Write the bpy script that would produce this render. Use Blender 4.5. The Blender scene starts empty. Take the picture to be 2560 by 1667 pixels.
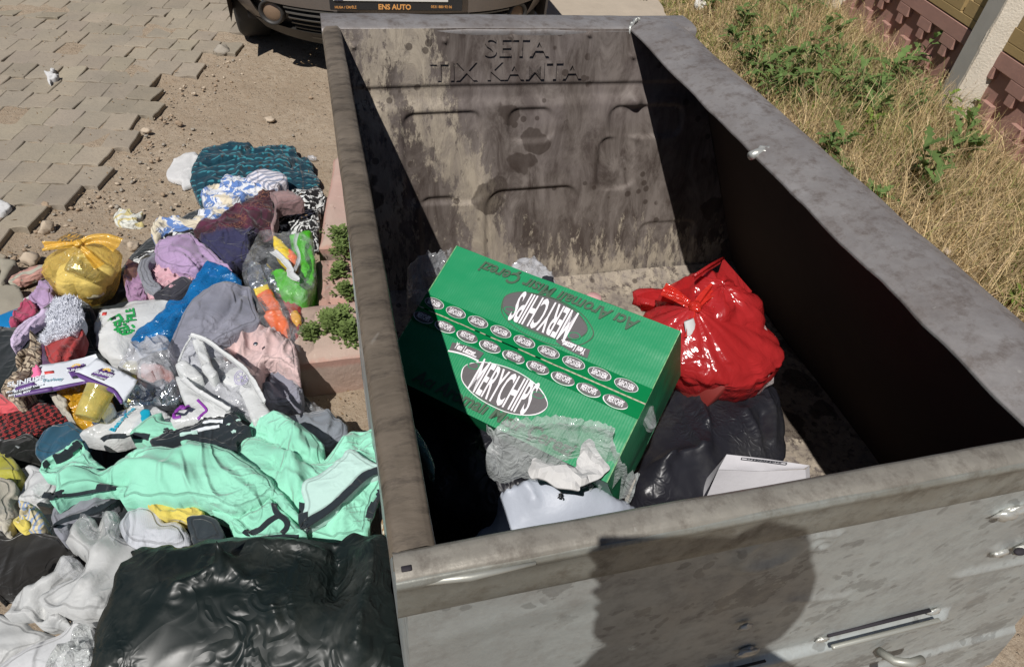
import bpy, math, random
import numpy as np
from mathutils import Vector, Matrix, geometry, noise as mnoise

# ------------------------------------------------------------------ camera, sky, sun, exposure
S = bpy.context.scene
COL = S.collection
F_PX, CX, CY = 1682.2124, 1280.0, 833.5
R = np.array([[0.9657739, -0.10460766, 0.23735629], [-0.24384437, -0.67813547, 0.69330528], [0.08843468, -0.72745414, -0.68043353]])
H = 1.08                                   # height of the container rim
CAM = np.array([-0.43294527, -0.33118177, 0.59433698 + H])
cd = bpy.data.cameras.new('camera'); cam = bpy.data.objects.new('camera', cd); COL.objects.link(cam)
cd.sensor_width = 36.0; cd.lens = 36.0 * F_PX / 2560.0; cd.clip_start = 0.02; cd.clip_end = 500
M = Matrix.Identity(4)
for i in range(3):
    M[i][0] = R[i][0]; M[i][1] = -R[i][1]; M[i][2] = -R[i][2]; M[i][3] = CAM[i]
cam.matrix_world = M
S.camera = cam
SD = Vector((.344, .418, -.841)).normalized()     # the way the sunlight travels
w = bpy.data.worlds.new('World'); S.world = w; w.use_nodes = True
wt = w.node_tree; bg = wt.nodes['Background']; sky = wt.nodes.new('ShaderNodeTexSky')
sky.sky_type = 'NISHITA'; sky.sun_disc = False
sky.sun_elevation = math.asin(-SD.z); sky.sun_rotation = math.atan2(-SD.x, -SD.y)
sky.air_density = 0.7; sky.dust_density = 0.3
wt.links.new(sky.outputs[0], bg.inputs[0]); bg.inputs[1].default_value = 0.05
sl = bpy.data.lights.new('sun', 'SUN'); sl.energy = 5.0; sl.angle = math.radians(0.5); sl.color = (1, .965, .92)
so = bpy.data.objects.new('sun', sl); COL.objects.link(so); so.rotation_euler = SD.to_track_quat('-Z', 'Y').to_euler()
S.view_settings.view_transform = 'Standard'; S.view_settings.look = 'None'; S.view_settings.gamma = 1
S.view_settings.exposure = -0.08
S.cycles.max_bounces = 10; S.cycles.transparent_max_bounces = 16
random.seed(4); rng = np.random.default_rng(4)

# ------------------------------------------------------------------ projection helpers: a pixel of the photo to a real place
def ray(px, py): return R @ np.array([px - CX, py - CY, F_PX])
def at(px, py, z):
    r = ray(px, py); return CAM + r * ((z - CAM[2]) / r[2])
def aty(px, py, y):
    r = ray(px, py); return CAM + r * ((y - CAM[1]) / r[1])
SC = {'n': (0, 0, 1), 'c1': (0, 0, 2.767), 'c2': (350, 330, 4.189), 'c3': (0, 560, 4.558), 'c4': (400, 560, 4.558), 'c5': (0, 820, 4.558),
      'c6': (450, 820, 4.558), 'c7': (0, 1100, 2.734), 'c8': (450, 1000, 2.323), 'd1': (780, 0, 2.767), 'd2': (1600, 0, 2.422),
      'd3': (980, 580, 3.1), 'd4': (1500, 600, 2.583), 'd5': (1100, 980, 3.875), 'd6': (980, 1160, 2.975), 'd7': (1700, 1060, 2.553)}
def px(key, *pts):
    ox, oy, s = SC[key]
    return [((p[0] / s + ox), (p[1] / s + oy)) + tuple(p[2:]) for p in pts]

# ------------------------------------------------------------------ numpy value noise
def _h(ix, iy, iz, sd):
    v = (ix.astype(np.int64) * 374761393 + iy.astype(np.int64) * 668265263 + iz.astype(np.int64) * 2147483647 + sd * 974634777) & 0xffffffff
    v = ((v ^ (v >> 13)) * 1274126177) & 0xffffffff
    v = (v ^ (v >> 16)) & 0xffffffff
    return v / 2147483648.0 - 1.0
def vn(x, y, z=None, sd=0):
    x = np.asarray(x, float); y = np.asarray(y, float); z = np.zeros_like(x) if z is None else np.asarray(z, float)
    xi, yi, zi = np.floor(x), np.floor(y), np.floor(z)
    fx, fy, fz = x - xi, y - yi, z - zi
    q = lambda t: t * t * t * (t * (t * 6 - 15) + 10)
    u, v, t = q(fx), q(fy), q(fz)
    r = 0
    for dx in (0, 1):
        for dy in (0, 1):
            for dz in (0, 1):
                r = r + _h(xi + dx, yi + dy, zi + dz, sd) * (u if dx else 1 - u) * (v if dy else 1 - v) * (t if dz else 1 - t)
    return r
def fbm(x, y, z=None, sd=0, o=4, g=.5):
    a, r, f = 1.0, 0, 1.0
    for i in range(o):
        r = r + a * vn(np.asarray(x) * f, np.asarray(y) * f, None if z is None else np.asarray(z) * f, sd + i * 17); a *= g; f *= 2.03
    return r

# ------------------------------------------------------------------ object helpers
def mesh_obj(name, verts, faces, mats, parent=None, smooth=True, mi=None, loc=None, cols=None):
    verts = np.asarray(verts, float)
    if loc is None: loc = parent_loc(parent)
    me = bpy.data.meshes.new(name); me.from_pydata((verts - np.array(loc)).tolist(), [], [tuple(f) for f in faces]); 
    for m in (mats if isinstance(mats, (list, tuple)) else [mats]): me.materials.append(m)
    if smooth is True: me.polygons.foreach_set('use_smooth', [True] * len(me.polygons))
    if mi is not None: me.polygons.foreach_set('material_index', [int(k) for k in mi])
    if cols is not None:
        ca = me.color_attributes.new('tint', 'FLOAT_COLOR', 'POINT'); c4 = np.ones((len(verts), 4)); c4[:, :3] = cols
        ca.data.foreach_set('color', c4.ravel())
    me.update()
    o = bpy.data.objects.new(name, me); COL.objects.link(o)
    if parent is not None: o.parent = parent; o.location = np.array(loc) - np.array(world_loc(parent))
    else: o.location = loc
    if smooth == 'auto': auto_smooth(me)
    return o
WL = {}
def world_loc(o):
    p = np.array(o.location)
    while o.parent is not None: o = o.parent; p = p + np.array(o.location)
    return p
def parent_loc(p): return (0, 0, 0) if p is None else tuple(world_loc(p))
def auto_smooth(me, ang=0.6):
    me.polygons.foreach_set('use_smooth', [True] * len(me.polygons))
    try: me.set_sharp_from_angle(angle=ang)
    except Exception: pass
def thing(name, label, cat, loc=(0, 0, 0), group=None):
    o = bpy.data.objects.new(name, None); COL.objects.link(o); o.location = loc; o.empty_display_size = .05
    return tag(o, label, cat, group)
def tag(o, label, cat, group=None, kind=None):
    if label: o['label'] = label
    if cat: o['category'] = cat
    if group: o['group'] = group
    if kind: o['kind'] = kind
    return o
class MB:
    def __init__(s): s.v = []; s.f = []; s.m = []; s.n = 0
    def add(s, v, f, m=0):
        v = np.asarray(v, float).reshape(-1, 3); s.v.append(v); s.f += [tuple(int(i) + s.n for i in q) for q in f]; s.m += [m] * len(f); s.n += len(v); return s
    def box(s, c, d, rot=None, m=0, bev=0):
        x, y, z = np.array(d) / 2.0
        if bev:
            b = bev; vs = []
            for zz, k in ((-z, b), (-z + b, 0), (z - b, 0), (z, b)):
                X, Y = x - k, y - k
                c2 = b * .7
                for p in ((-X + c2, -Y), (X - c2, -Y), (X, -Y + c2), (X, Y - c2), (X - c2, Y), (-X + c2, Y), (-X, Y - c2), (-X, -Y + c2)): vs.append((p[0], p[1], zz))
            fs = [tuple(reversed(range(8))), tuple(range(24, 32))]
            for r in range(3):
                for i in range(8): j = (i + 1) % 8; fs.append((r * 8 + i, r * 8 + j, r * 8 + 8 + j, r * 8 + 8 + i))
            v = np.array(vs)
        else:
            v = np.array([(a, b, e) for e in (-z, z) for a, b in ((-x, -y), (x, -y), (x, y), (-x, y))])
            fs = [(3, 2, 1, 0), (4, 5, 6, 7)] + [(i, (i + 1) % 4, 4 + (i + 1) % 4, 4 + i) for i in range(4)]
        if rot is not None: v = v @ np.array(rot).T
        return s.add(v + np.array(c), fs, m)
    def tube(s, pts, r, n=10, m=0, cap=True, flat=None):
        pts = np.asarray(pts, float); k = len(pts); r = np.broadcast_to(r, k)
        t = np.gradient(pts, axis=0); t /= np.linalg.norm(t, axis=1)[:, None] + 1e-9
        up = np.array([0, 0, 1.]) if abs(t[0][2]) < .9 else np.array([1., 0, 0]); V = []
        for i in range(k):
            a = np.cross(t[i], up); a /= np.linalg.norm(a) + 1e-9; b = np.cross(a, t[i]); up = b
            for j in range(n):
                q = 2 * math.pi * j / n; V.append(pts[i] + r[i] * (a * math.cos(q) + b * math.sin(q) * (flat or 1)))
        fs = [(i * n + j, i * n + (j + 1) % n, (i + 1) * n + (j + 1) % n, (i + 1) * n + j) for i in range(k - 1) for j in range(n)]
        if cap: fs += [tuple(reversed(range(n))), tuple((k - 1) * n + j for j in range(n))]
        return s.add(V, fs, m)
    def grid(s, P, m=0, close=False):
        P = np.asarray(P, float); a, b = P.shape[:2]
        fs = [(i * b + j, i * b + (j + 1) % b, (i + 1) * b + (j + 1) % b, (i + 1) * b + j) for i in range(a - 1) for j in range(b if close else b - 1)]
        return s.add(P.reshape(-1, 3), fs, m)
    def ball(s, c, r, n=12, nz=8, m=0, ns=0, sd=0, rot=None, fr=8):
        th = np.linspace(0, 2 * math.pi, n, endpoint=False); ph = np.linspace(0, math.pi, nz)
        T, P = np.meshgrid(th, ph); d = np.stack([np.sin(P) * np.cos(T), np.sin(P) * np.sin(T), np.cos(P)], -1)
        k = 1 + ns * fbm(d[..., 0] * fr / 4 + sd, d[..., 1] * fr / 4, d[..., 2] * fr / 4, sd, 3)
        v = d * np.array(r) * k[..., None]
        if rot is not None: v = v @ np.array(rot).T
        return s.grid(v + np.array(c), m, True)
    def obj(s, name, mats, parent=None, smooth=True, loc=None):
        return mesh_obj(name, np.concatenate(s.v), s.f, mats, parent, smooth, s.m if isinstance(mats, (list, tuple)) and len(mats) > 1 else None, loc)
def rotz(a): c, s_ = math.cos(a), math.sin(a); return np.array([[c, -s_, 0], [s_, c, 0], [0, 0, 1]])
def eul(x, y, z): return np.array(Matrix.Rotation(z, 3, 'Z') @ Matrix.Rotation(y, 3, 'Y') @ Matrix.Rotation(x, 3, 'X'))
_tc = {}
def text_geo(body, size=1.0, sx=1.0, bold=0.0, shear=0.0, ext=0.0):
    key = (body, size, sx, bold, shear, ext)
    if key in _tc: return _tc[key]
    cu = bpy.data.curves.new('lettering', 'FONT'); cu.body = body; cu.size = size; cu.align_x = 'CENTER'; cu.align_y = 'CENTER'
    cu.offset = bold; cu.shear = shear; cu.extrude = ext; cu.resolution_u = 3; cu.fill_mode = 'FRONT' if ext == 0 else 'BOTH'
    if ext == 0: cu.dimensions = '2D'; cu.fill_mode = 'BOTH'
    o = bpy.data.objects.new('lettering', cu); COL.objects.link(o); bpy.context.view_layer.update()
    me = bpy.data.meshes.new_from_object(o.evaluated_get(bpy.context.evaluated_depsgraph_get()))
    v = np.array([tuple(q.co) for q in me.vertices]).reshape(-1, 3); f = [tuple(p.vertices) for p in me.polygons]
    bpy.data.objects.remove(o); bpy.data.curves.remove(cu); bpy.data.meshes.remove(me)
    if len(v): v[:, :2] -= (v[:, :2].max(0) + v[:, :2].min(0)) / 2
    v[:, 0] *= sx
    _tc[key] = (v, f); return v, f

# ------------------------------------------------------------------ material helpers
class NT:
    def __init__(s, name):
        s.m = bpy.data.materials.new(name); s.m.use_nodes = True; s.t = s.m.node_tree; s.L = s.t.links
        s.b = s.t.nodes['Principled BSDF']; s.out = s.t.nodes['Material Output']; s.tc = s.t.nodes.new('ShaderNodeTexCoord')
    def nd(s, ty, **k):
        n = s.t.nodes.new('ShaderNode' + ty)
        for a, v in k.items(): setattr(n, a, v)
        return n
    def put(s, sock, v):
        if isinstance(v, bpy.types.NodeSocket): s.L.new(v, sock)
        elif v is not None:
            if isinstance(v, (tuple, list)) and len(v) == 3 and sock.type == 'RGBA': v = (*v, 1)
            sock.default_value = v
    def obj(s, sc=(1, 1, 1), rot=(0, 0, 0), loc=(0, 0, 0)):
        mp = s.nd('Mapping'); s.L.new(s.tc.outputs['Object'], mp.inputs[0]); mp.inputs['Scale'].default_value = sc if isinstance(sc, tuple) else (sc,) * 3
        mp.inputs['Rotation'].default_value = rot; mp.inputs['Location'].default_value = loc; return mp.outputs[0]
    def noise(s, scale, vec=None, detail=4, rough=.55, dist=0, col=False):
        n = s.nd('TexNoise'); n.inputs['Scale'].default_value = scale; n.inputs['Detail'].default_value = detail; n.inputs['Roughness'].default_value = rough; n.inputs['Distortion'].default_value = dist
        s.L.new(vec or s.tc.outputs['Object'], n.inputs['Vector']); return n.outputs['Color' if col else 'Fac']
    def vor(s, scale, vec=None, feat='F1', out='Distance', rnd=1):
        n = s.nd('TexVoronoi', feature=feat); n.inputs['Scale'].default_value = scale; n.inputs['Randomness'].default_value = rnd
        s.L.new(vec or s.tc.outputs['Object'], n.inputs['Vector']); return n.outputs[out]
    def wave(s, scale, vec=None, dist=0, dirn='X', ds=1, detail=2):
        n = s.nd('TexWave', bands_direction=dirn); n.inputs['Scale'].default_value = scale; n.inputs['Distortion'].default_value = dist; n.inputs['Detail Scale'].default_value = ds; n.inputs['Detail'].default_value = detail
        s.L.new(vec or s.tc.outputs['Object'], n.inputs['Vector']); return n.outputs['Fac']
    def ramp(s, fac, *st, inter='LINEAR'):
        n = s.nd('ValToRGB'); cr = n.color_ramp; cr.interpolation = inter
        while len(cr.elements) < len(st): cr.elements.new(.5)
        for e, (p, c) in zip(cr.elements, st):
            e.position = p; e.color = (c, c, c, 1) if isinstance(c, (int, float)) else (*c, 1)
        s.put(n.inputs[0], fac); return n.outputs[0]
    def mix(s, fac, a, b, mode='MIX'):
        n = s.nd('Mix', data_type='RGBA', blend_type=mode); s.put(n.inputs['Factor'], fac); s.put(n.inputs['A'], a) if False else None
        s.put(n.inputs[6], a); s.put(n.inputs[7], b); return n.outputs[2]
    def math(s, op, a, b=None, c=None):
        n = s.nd('Math', operation=op); s.put(n.inputs[0], a)
        if b is not None: s.put(n.inputs[1], b)
        if c is not None: s.put(n.inputs[2], c)
        return n.outputs[0]
    def xyz(s, vec=None):
        n = s.nd('SeparateXYZ'); s.L.new(vec or s.tc.outputs['Object'], n.inputs[0]); return n.outputs
    def bump(s, h, strength=.5, dist=.002, prev=None):
        n = s.nd('Bump'); n.inputs['Strength'].default_value = strength; n.inputs['Distance'].default_value = dist; s.put(n.inputs['Height'], h)
        if prev is not None: s.L.new(prev, n.inputs['Normal'])
        return n.outputs[0]
    def set(s, col=None, rough=None, metal=None, normal=None, **k):
        if col is not None: s.put(s.b.inputs['Base Color'], col)
        if rough is not None: s.put(s.b.inputs['Roughness'], rough)
        if metal is not None: s.put(s.b.inputs['Metallic'], metal)
        if normal is not None: s.L.new(normal, s.b.inputs['Normal'])
        for a, v in k.items(): s.put(s.b.inputs[a.replace('_', ' ')], v)
        return s.m
    def film(s, keep, tint=(1, 1, 1)):      # see-through film: part of the light passes straight on
        tr = s.nd('BsdfTransparent'); s.put(tr.inputs[0], tint); mx = s.nd('MixShader'); s.put(mx.inputs[0], keep)
        s.L.new(tr.outputs[0], mx.inputs[1]); s.L.new(s.b.outputs[0], mx.inputs[2]); s.L.new(mx.outputs[0], s.out.inputs[0]); return s.m
def C(r, g, b):
    f = lambda c: ((c / 255 + .055) / 1.055) ** 2.4 if c > 10 else c / 255 / 12.92
    return (f(r), f(g), f(b))
_mc = {}
def plain(name, col, rough=.7, metal=0, bs=60, bd=.001, var=.15, **k):
    if name in _mc: return _mc[name]
    n = NT(name); ns = n.noise(9, detail=6)
    c = n.mix(ns, tuple(x * (1 - var) for x in col), tuple(min(1, x * (1 + var)) for x in col))
    _mc[name] = n.set(c, rough, metal, n.bump(n.noise(bs, detail=5), .4, bd), **k); return _mc[name]
def cloth_relief(n, c, wr, weave=900):      # sharp creases, fine crumple, weave and a stitched hem along the border
    def ridge(sc, vec, w_, d_=1.2): return n.ramp(n.math('ABSOLUTE', n.math('SUBTRACT', n.noise(sc, vec, detail=1.5, rough=.4, dist=d_), .5)), (0, 1), (w_, 0), inter='EASE')
    r1 = ridge(8, n.obj((1, .38, .6), (0, 0, .5)), .07); r2 = ridge(17, n.obj((.5, 1, .6), (0, 0, -.4)), .09); r3 = ridge(34, None, .12, .6)
    m = n.ramp(n.noise(5, detail=1), (.4, 0), (.6, 1)); h = n.math('ADD', n.math('ADD', r1, n.math('MULTIPLY', n.math('MULTIPLY', r2, m), .55)), n.math('MULTIPLY', n.math('MULTIPLY', r3, m), .22))
    a = n.nd('Attribute', attribute_name='tint'); e = n.math('MULTIPLY', n.ramp(a.outputs['Fac'], (.08, 0), (.10, 1)), n.ramp(a.outputs['Fac'], (.115, 1), (.135, 0)))
    h = n.math('SUBTRACT', h, n.math('MULTIPLY', e, .5)); c = n.mix(n.math('MULTIPLY', e, .3), c, (.01, .01, .01))
    b1 = n.bump(h, .75, wr * 3.4); return c, n.bump(n.wave(weave / 6, dist=1.5), .25, .0004, n.bump(n.noise(60, detail=5, rough=.7), .5, .0016, b1))
def fabric(name, col, rough=.9, weave=900, wr=.0016, fuzz=.25, dirt=.12, col2=None):
    if name in _mc: return _mc[name]
    n = NT(name); d = n.noise(6, detail=5, rough=.6)
    lo = tuple(x * (1 - dirt * 2) for x in col); c = n.mix(n.ramp(d, (.3, 0), (.7, 1)), lo, col2 or col)
    c = n.mix(n.math('MULTIPLY', n.noise(300, detail=2), .25), c, tuple(x * .75 for x in col))
    c, b2 = cloth_relief(n, c, wr, weave)
    n.set(c, rough, 0, b2, Sheen_Weight=fuzz, Sheen_Roughness=.5, Specular_IOR_Level=.2)
    _mc[name] = n.m; return n.m
def film(name, col, keep=.35, rough=.12, sc=26, bd=.006, tint=(1, 1, 1), streak=0, trans=0.0, kvar=.25):
    if name in _mc: return _mc[name]
    n = NT(name); sc = sc * .5; wv = n.noise(sc, detail=3, rough=.5, dist=1.0); v = n.vor(sc * 1.1, n.noise(sc * .5, detail=3, col=True), 'DISTANCE_TO_EDGE')
    hgt = n.math('ADD', wv, n.math('MULTIPLY', n.math('ABSOLUTE', n.math('SUBTRACT', n.noise(sc * 1.7, detail=3, dist=2), .5)), 1.6))
    nm = n.bump(hgt, .75, bd)
    c = n.mix(n.noise(8), tuple(x * .85 for x in col), col)
    n.set(c, rough, 0, nm, Specular_IOR_Level=.7)
    k = n.math('ADD', keep - kvar / 2, n.math('MULTIPLY', n.ramp(wv, (.35, 0), (.68, 1)), kvar))
    _mc[name] = n.film(k, tint); return n.m

# ------------------------------------------------------------------ cloth: an outlined, humped and folded sheet lying on the heap
def smooth_poly(P, sub=4):
    P = np.asarray(P, float); n = len(P); out = []
    for i in range(n):
        a, b, c, d = P[i - 1], P[i], P[(i + 1) % n], P[(i + 2) % n]
        for k in range(sub):
            t = k / sub; out.append(.5 * ((2 * b) + (c - a) * t + (2 * a - 5 * b + 4 * c - d) * t * t + (3 * b - a - 3 * c + d) * t ** 3))
    return np.array(out)
def inside(P, q):
    x, y = q[:, 0], q[:, 1]; r = np.zeros(len(q), bool)
    for i in range(len(P)):
        x1, y1 = P[i - 1][:2]; x2, y2 = P[i][:2]
        c = ((y1 > y) != (y2 > y)); 
        with np.errstate(all='ignore'): r ^= c & (x < (x2 - x1) * (y - y1) / (y2 - y1 + 1e-12) + x1)
    return r
def segdist(P, q, closed=True):
    best = np.full(len(q), 1e9); n = len(P)
    for i in range(0 if closed else 1, n):
        a, b = P[i - 1][:2], P[i][:2]; ab = b - a; L = ab @ ab + 1e-12
        t = np.clip(((q - a) @ ab) / L, 0, 1); d = np.hypot(*(q - (a + t[:, None] * ab)).T); best = np.minimum(best, d)
    return best
def cloth(name, label, cat, mat, pts, z=.05, hump=.03, fold=.012, fs=.07, fd=30, seed=1, edge=.03, res=.009, drop=.05, parent=None, group=None,
          creases=(), sharp=False, jag=.003, zfun=None, ridge=True, dome=.12, facet=None):
    if facet is None: facet = any(k in mat.name for k in ('clear_film', 'milky', 'crystal', 'foil', 'crackle'))
    edge = edge * .45; fold = fold * 1.1; hump = hump * .6;
    if facet: res = max(res, .0085)
    pw = []; pw = []
    for p in pts:
        zz = p[2] if len(p) > 2 else z; q = at(p[0], p[1], zz); pw.append((q[0], q[1], zz))
    P = np.array(pw) if sharp else smooth_poly(pw, 5)
    if sharp:
        Q = []
        for i in range(len(P)):
            a, b = P[i], P[(i + 1) % len(P)]; k = max(1, int(np.linalg.norm(b - a) / (res * 1.5)))
            Q += [a + (b - a) * j / k for j in range(k)]
        P = np.array(Q)
    else:
        P[:, 0] += jag * fbm(P[:, 0] * 40, P[:, 1] * 40, sd=seed + 5, o=2); P[:, 1] += jag * fbm(P[:, 0] * 40 + 9, P[:, 1] * 40, sd=seed + 6, o=2)
        P[:, 2] += 0
    lo, hi = P[:, :2].min(0), P[:, :2].max(0)
    gx, gy = np.meshgrid(np.arange(lo[0], hi[0], res), np.arange(lo[1], hi[1], res * .87)); gx = gx + (np.arange(gx.shape[0]) % 2)[:, None] * res / 2
    g = np.stack([gx.ravel(), gy.ravel()], 1); g += (rng.random(g.shape) - .5) * res * .3
    g = g[inside(P, g)]; dd = segdist(P, g); g = g[dd > res * .45]
    allv = [Vector(p[:2]) for p in P] + [Vector(p) for p in g]; n = len(P)
    ed = [(i, (i + 1) % n) for i in range(n)]
    V, E, Fc, *_ = geometry.delaunay_2d_cdt(allv, ed, [], 1, 1e-6)
    V = np.array([tuple(v) for v in V]); d = segdist(P, V)
    cnt = {}
    for f_ in Fc:
        for i in range(3): e = tuple(sorted((f_[i], f_[(i + 1) % 3]))); cnt[e] = cnt.get(e, 0) + 1
    # base height by inverse distance from the outline
    if P[:, 2].ptp() if hasattr(P[:, 2], 'ptp') else np.ptp(P[:, 2]):
        W = 1 / (((V[:, None, 0] - P[None, ::2, 0]) ** 2 + (V[:, None, 1] - P[None, ::2, 1]) ** 2) + 1e-5) ** 1.3; zb = (W @ P[::2, 2]) / W.sum(1)
    else: zb = np.full(len(V), P[0, 2])
    a = math.radians(fd); X, Y = V[:, 0], V[:, 1]
    wx = .35 * fs * 2 * fbm(X / fs / 3, Y / fs / 3, sd=seed + 1, o=2); wy = .35 * fs * 2 * fbm(X / fs / 3 + 7, Y / fs / 3, sd=seed + 2, o=2)
    u = (X + wx) * math.cos(a) + (Y + wy) * math.sin(a); v = -(X + wx) * math.sin(a) + (Y + wy) * math.cos(a)
    if ridge:
        n1 = 1 - np.abs(vn(u / fs / 3.2, v / fs, sd=seed)); n2 = 1 - np.abs(vn(u / fs / 1.6 + 5, v / fs * 1.9 + 3, sd=seed + 3))
        n3 = 1 - np.abs(vn(u / fs * 1.1 + 2, v / fs * 3.2, sd=seed + 21)); msk = np.clip(vn(X / fs / 1.5, Y / fs / 1.5, sd=seed + 22) + .35, 0, 1); fo = n1 ** 5 * .85 + n2 ** 5 * .5 - .45 + .30 * n3 ** 4 * msk + .05 * vn(X / .02, Y / .02, sd=seed + 9)
    else: fo = fbm(u / fs / 2.5, v / fs, sd=seed, o=3)
    e = np.clip(d / edge, 0, 1); lip = np.sqrt(np.clip(1 - (1 - e) ** 2, 0, 1))
    zz = zb + lip * (fold * .5 + fold * fo) + hump * (1 - np.exp(-(d / dome) * 1.6))
    for pl, wd, hh in creases:
        L = np.array([at(p[0], p[1], z)[:2] for p in pl]); L = np.array([L[0] + (L[-1] - L[0]) * t for t in (0, 1)]) if len(L) < 2 else L
        dl = segdist(L, V, False); zz += hh * np.exp(-(dl / wd) ** 1.25) * np.minimum(1, e + .15)
    if facet: zz = zz + lip * (.009 * vn(X / .030, Y / .030, sd=seed + 40) + .004 * (1 - np.abs(vn(X / .02, Y / .02, sd=seed + 41))) ** 3 + .0022 * (rng.random(len(V)) - .5))
    if zfun: zz = zz + zfun(X, Y)
    dcol = np.column_stack([np.clip(d * 10, 0, 1)] * 3); verts = np.column_stack([V, zz]); faces = [tuple(f_) for f_ in Fc]; nb = len(verts)
    # turn faces up and close the sides with a hanging hem
    def up(f_): p, q, r_ = verts[f_[0]], verts[f_[1]], verts[f_[2]]; return ((q - p)[0] * (r_ - p)[1] - (q - p)[1] * (r_ - p)[0]) > 0
    faces = [f_ if up(f_) else f_[::-1] for f_ in faces]
    be = [e_ for e_, c_ in cnt.items() if c_ == 1]; dirs = {}
    for f_ in faces:
        for i in range(3): dirs[(f_[i], f_[(i + 1) % 3])] = 1
    idx = {}; low = []
    cen = V.mean(0)
    for e_ in be:
        for k in e_:
            if k not in idx:
                idx[k] = nb + len(low); q = verts[k].copy(); q[:2] += (cen - q[:2]) * .012; q[2] = zb[k] - drop; low.append(q)
    for e_ in be:
        i, j = e_ if e_ in dirs else e_[::-1]; faces.append((j, i, idx[i], idx[j]))
    if low: verts = np.vstack([verts, np.array(low)]); dcol = np.vstack([dcol, np.full((len(low), 3), .0)])
    loc = None if parent is not None else (cen[0], cen[1], float(zb.mean()))
    o = mesh_obj(name, verts, faces, mat, parent, not facet, loc=loc, cols=dcol)
    if label: tag(o, label, cat, group)
    return o
from mathutils.bvhtree import BVHTree
def surf(parent):      # the cloth surfaces already built under one thing
    V, Fc = [], []; objs = [parent] + [o for o in bpy.data.objects if o.parent == parent]
    for o in objs:
        if o.type != 'MESH' or len(o.data.polygons) < 40 or any(k in o.name for k in ('film', 'lettering', 'handle')): continue
        b = len(V); w_ = world_loc(o); V += [tuple(np.array(v.co) + w_) for v in o.data.vertices]; Fc += [tuple(i + b for i in p.vertices) for p in o.data.polygons]
    return BVHTree.FromPolygons(V, Fc) if Fc else None
def strip(name, mat, pts, wid, z, parent, lift=.004, th=.002):      # a ribbon, trim or handle following a line
    P = np.array([(p[0], p[1]) for p in pts], float); P = np.vstack([P]); free = name in ('handle',); tree = None if free else surf(parent)
    t = np.linspace(0, len(P) - 1, (len(P) - 1) * 10 + 1); i = np.clip(t.astype(int), 0, len(P) - 2); f_ = (t - i)[:, None]
    a = P[np.clip(i - 1, 0, None)]; b = P[i]; c_ = P[i + 1]; d = P[np.clip(i + 2, None, len(P) - 1)]
    Q = .5 * ((2 * b) + (c_ - a) * f_ + (2 * a - 5 * b + 4 * c_ - d) * f_ ** 2 + (3 * b - a - 3 * c_ + d) * f_ ** 3); L = []
    for q in Q:
        h = None
        if tree:
            r = ray(q[0], q[1]); hit = tree.ray_cast(Vector(CAM), Vector(r).normalized()); h = hit[0]
        L.append(tuple(h) if h is not None else tuple(at(q[0], q[1], z)))
    L = np.array(L); mb = MB(); tg = np.gradient(L, axis=0); s_ = np.stack([-tg[:, 1], tg[:, 0], 0 * tg[:, 0]], 1); s_ /= np.linalg.norm(s_, axis=1)[:, None] + 1e-9; rows = []
    if free:
        L[:, 2] += lift; wv_ = (1 + .35 * fbm(np.arange(len(L)) * .15, np.zeros(len(L)), sd=7))[:, None]
        for k in np.linspace(0, 2 * math.pi, 9)[:-1]: rows.append(L + s_ * (wid / 2 * .8 * math.cos(k)) * wv_ + np.array([0, 0, 1]) * (math.sin(k) * (th * .4 + .0012) + .004 * math.cos(k * 2) * (wid > .012)))
        mb.grid(np.transpose(np.array(rows), (1, 0, 2)), 0, True); return mb.obj(name, mat, parent)
    for k in (-1.02, -1, -.5, 0, .5, 1, 1.02):
        row = []
        for p, e_ in zip(L, s_):
            q = p + e_ * wid / 2 * k; h = tree.ray_cast(Vector((q[0], q[1], p[2] + .05)), Vector((0, 0, -1)), .12)[0] if tree else None
            zz = h.z if h is not None and abs(h.z - p[2]) < .012 else p[2]; row.append((q[0], q[1], zz + (.0022 * (1.2 - .3 * k * k) if abs(k) <= 1 else -.001)))
        rows.append(row)
    mb.grid(np.array(rows)); return mb.obj(name, mat, parent)
def black_film(name, col, sc=1.0, rough=.27):
    n = NT(name)
    def ridge(k, w_, d_=1.2, vec=None): return n.ramp(n.math('ABSOLUTE', n.math('SUBTRACT', n.noise(k * sc, vec, detail=1, rough=.4, dist=d_), .5)), (0, 1), (w_, 0))
    m1 = n.ramp(n.noise(3.2 * sc, n.obj(1, loc=(4, 4, 4)), detail=1), (.44, 0), (.60, 1)); m2 = n.ramp(n.noise(4.2 * sc, n.obj(1, loc=(9, 1, 4)), detail=1), (.50, 0), (.62, 1))
    h = n.math('ADD', n.math('MULTIPLY', ridge(5, .16, .7), .30), n.math('ADD', n.math('MULTIPLY', n.math('MULTIPLY', ridge(14, .13, 1.6), m1), .7), n.math('MULTIPLY', n.math('MULTIPLY', ridge(34, .16, 1.0), m2), .35)))
    dust = n.math('MULTIPLY', n.ramp(n.noise(9, detail=6, rough=.7), (.5, 0), (.75, 1)), .12)
    return n.set(n.mix(dust, col, C(120, 118, 110)), n.ramp(n.noise(6), (.3, rough + .04), (.7, rough + .2)), 0, n.bump(h, .42, .010), Specular_IOR_Level=.30)
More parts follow.
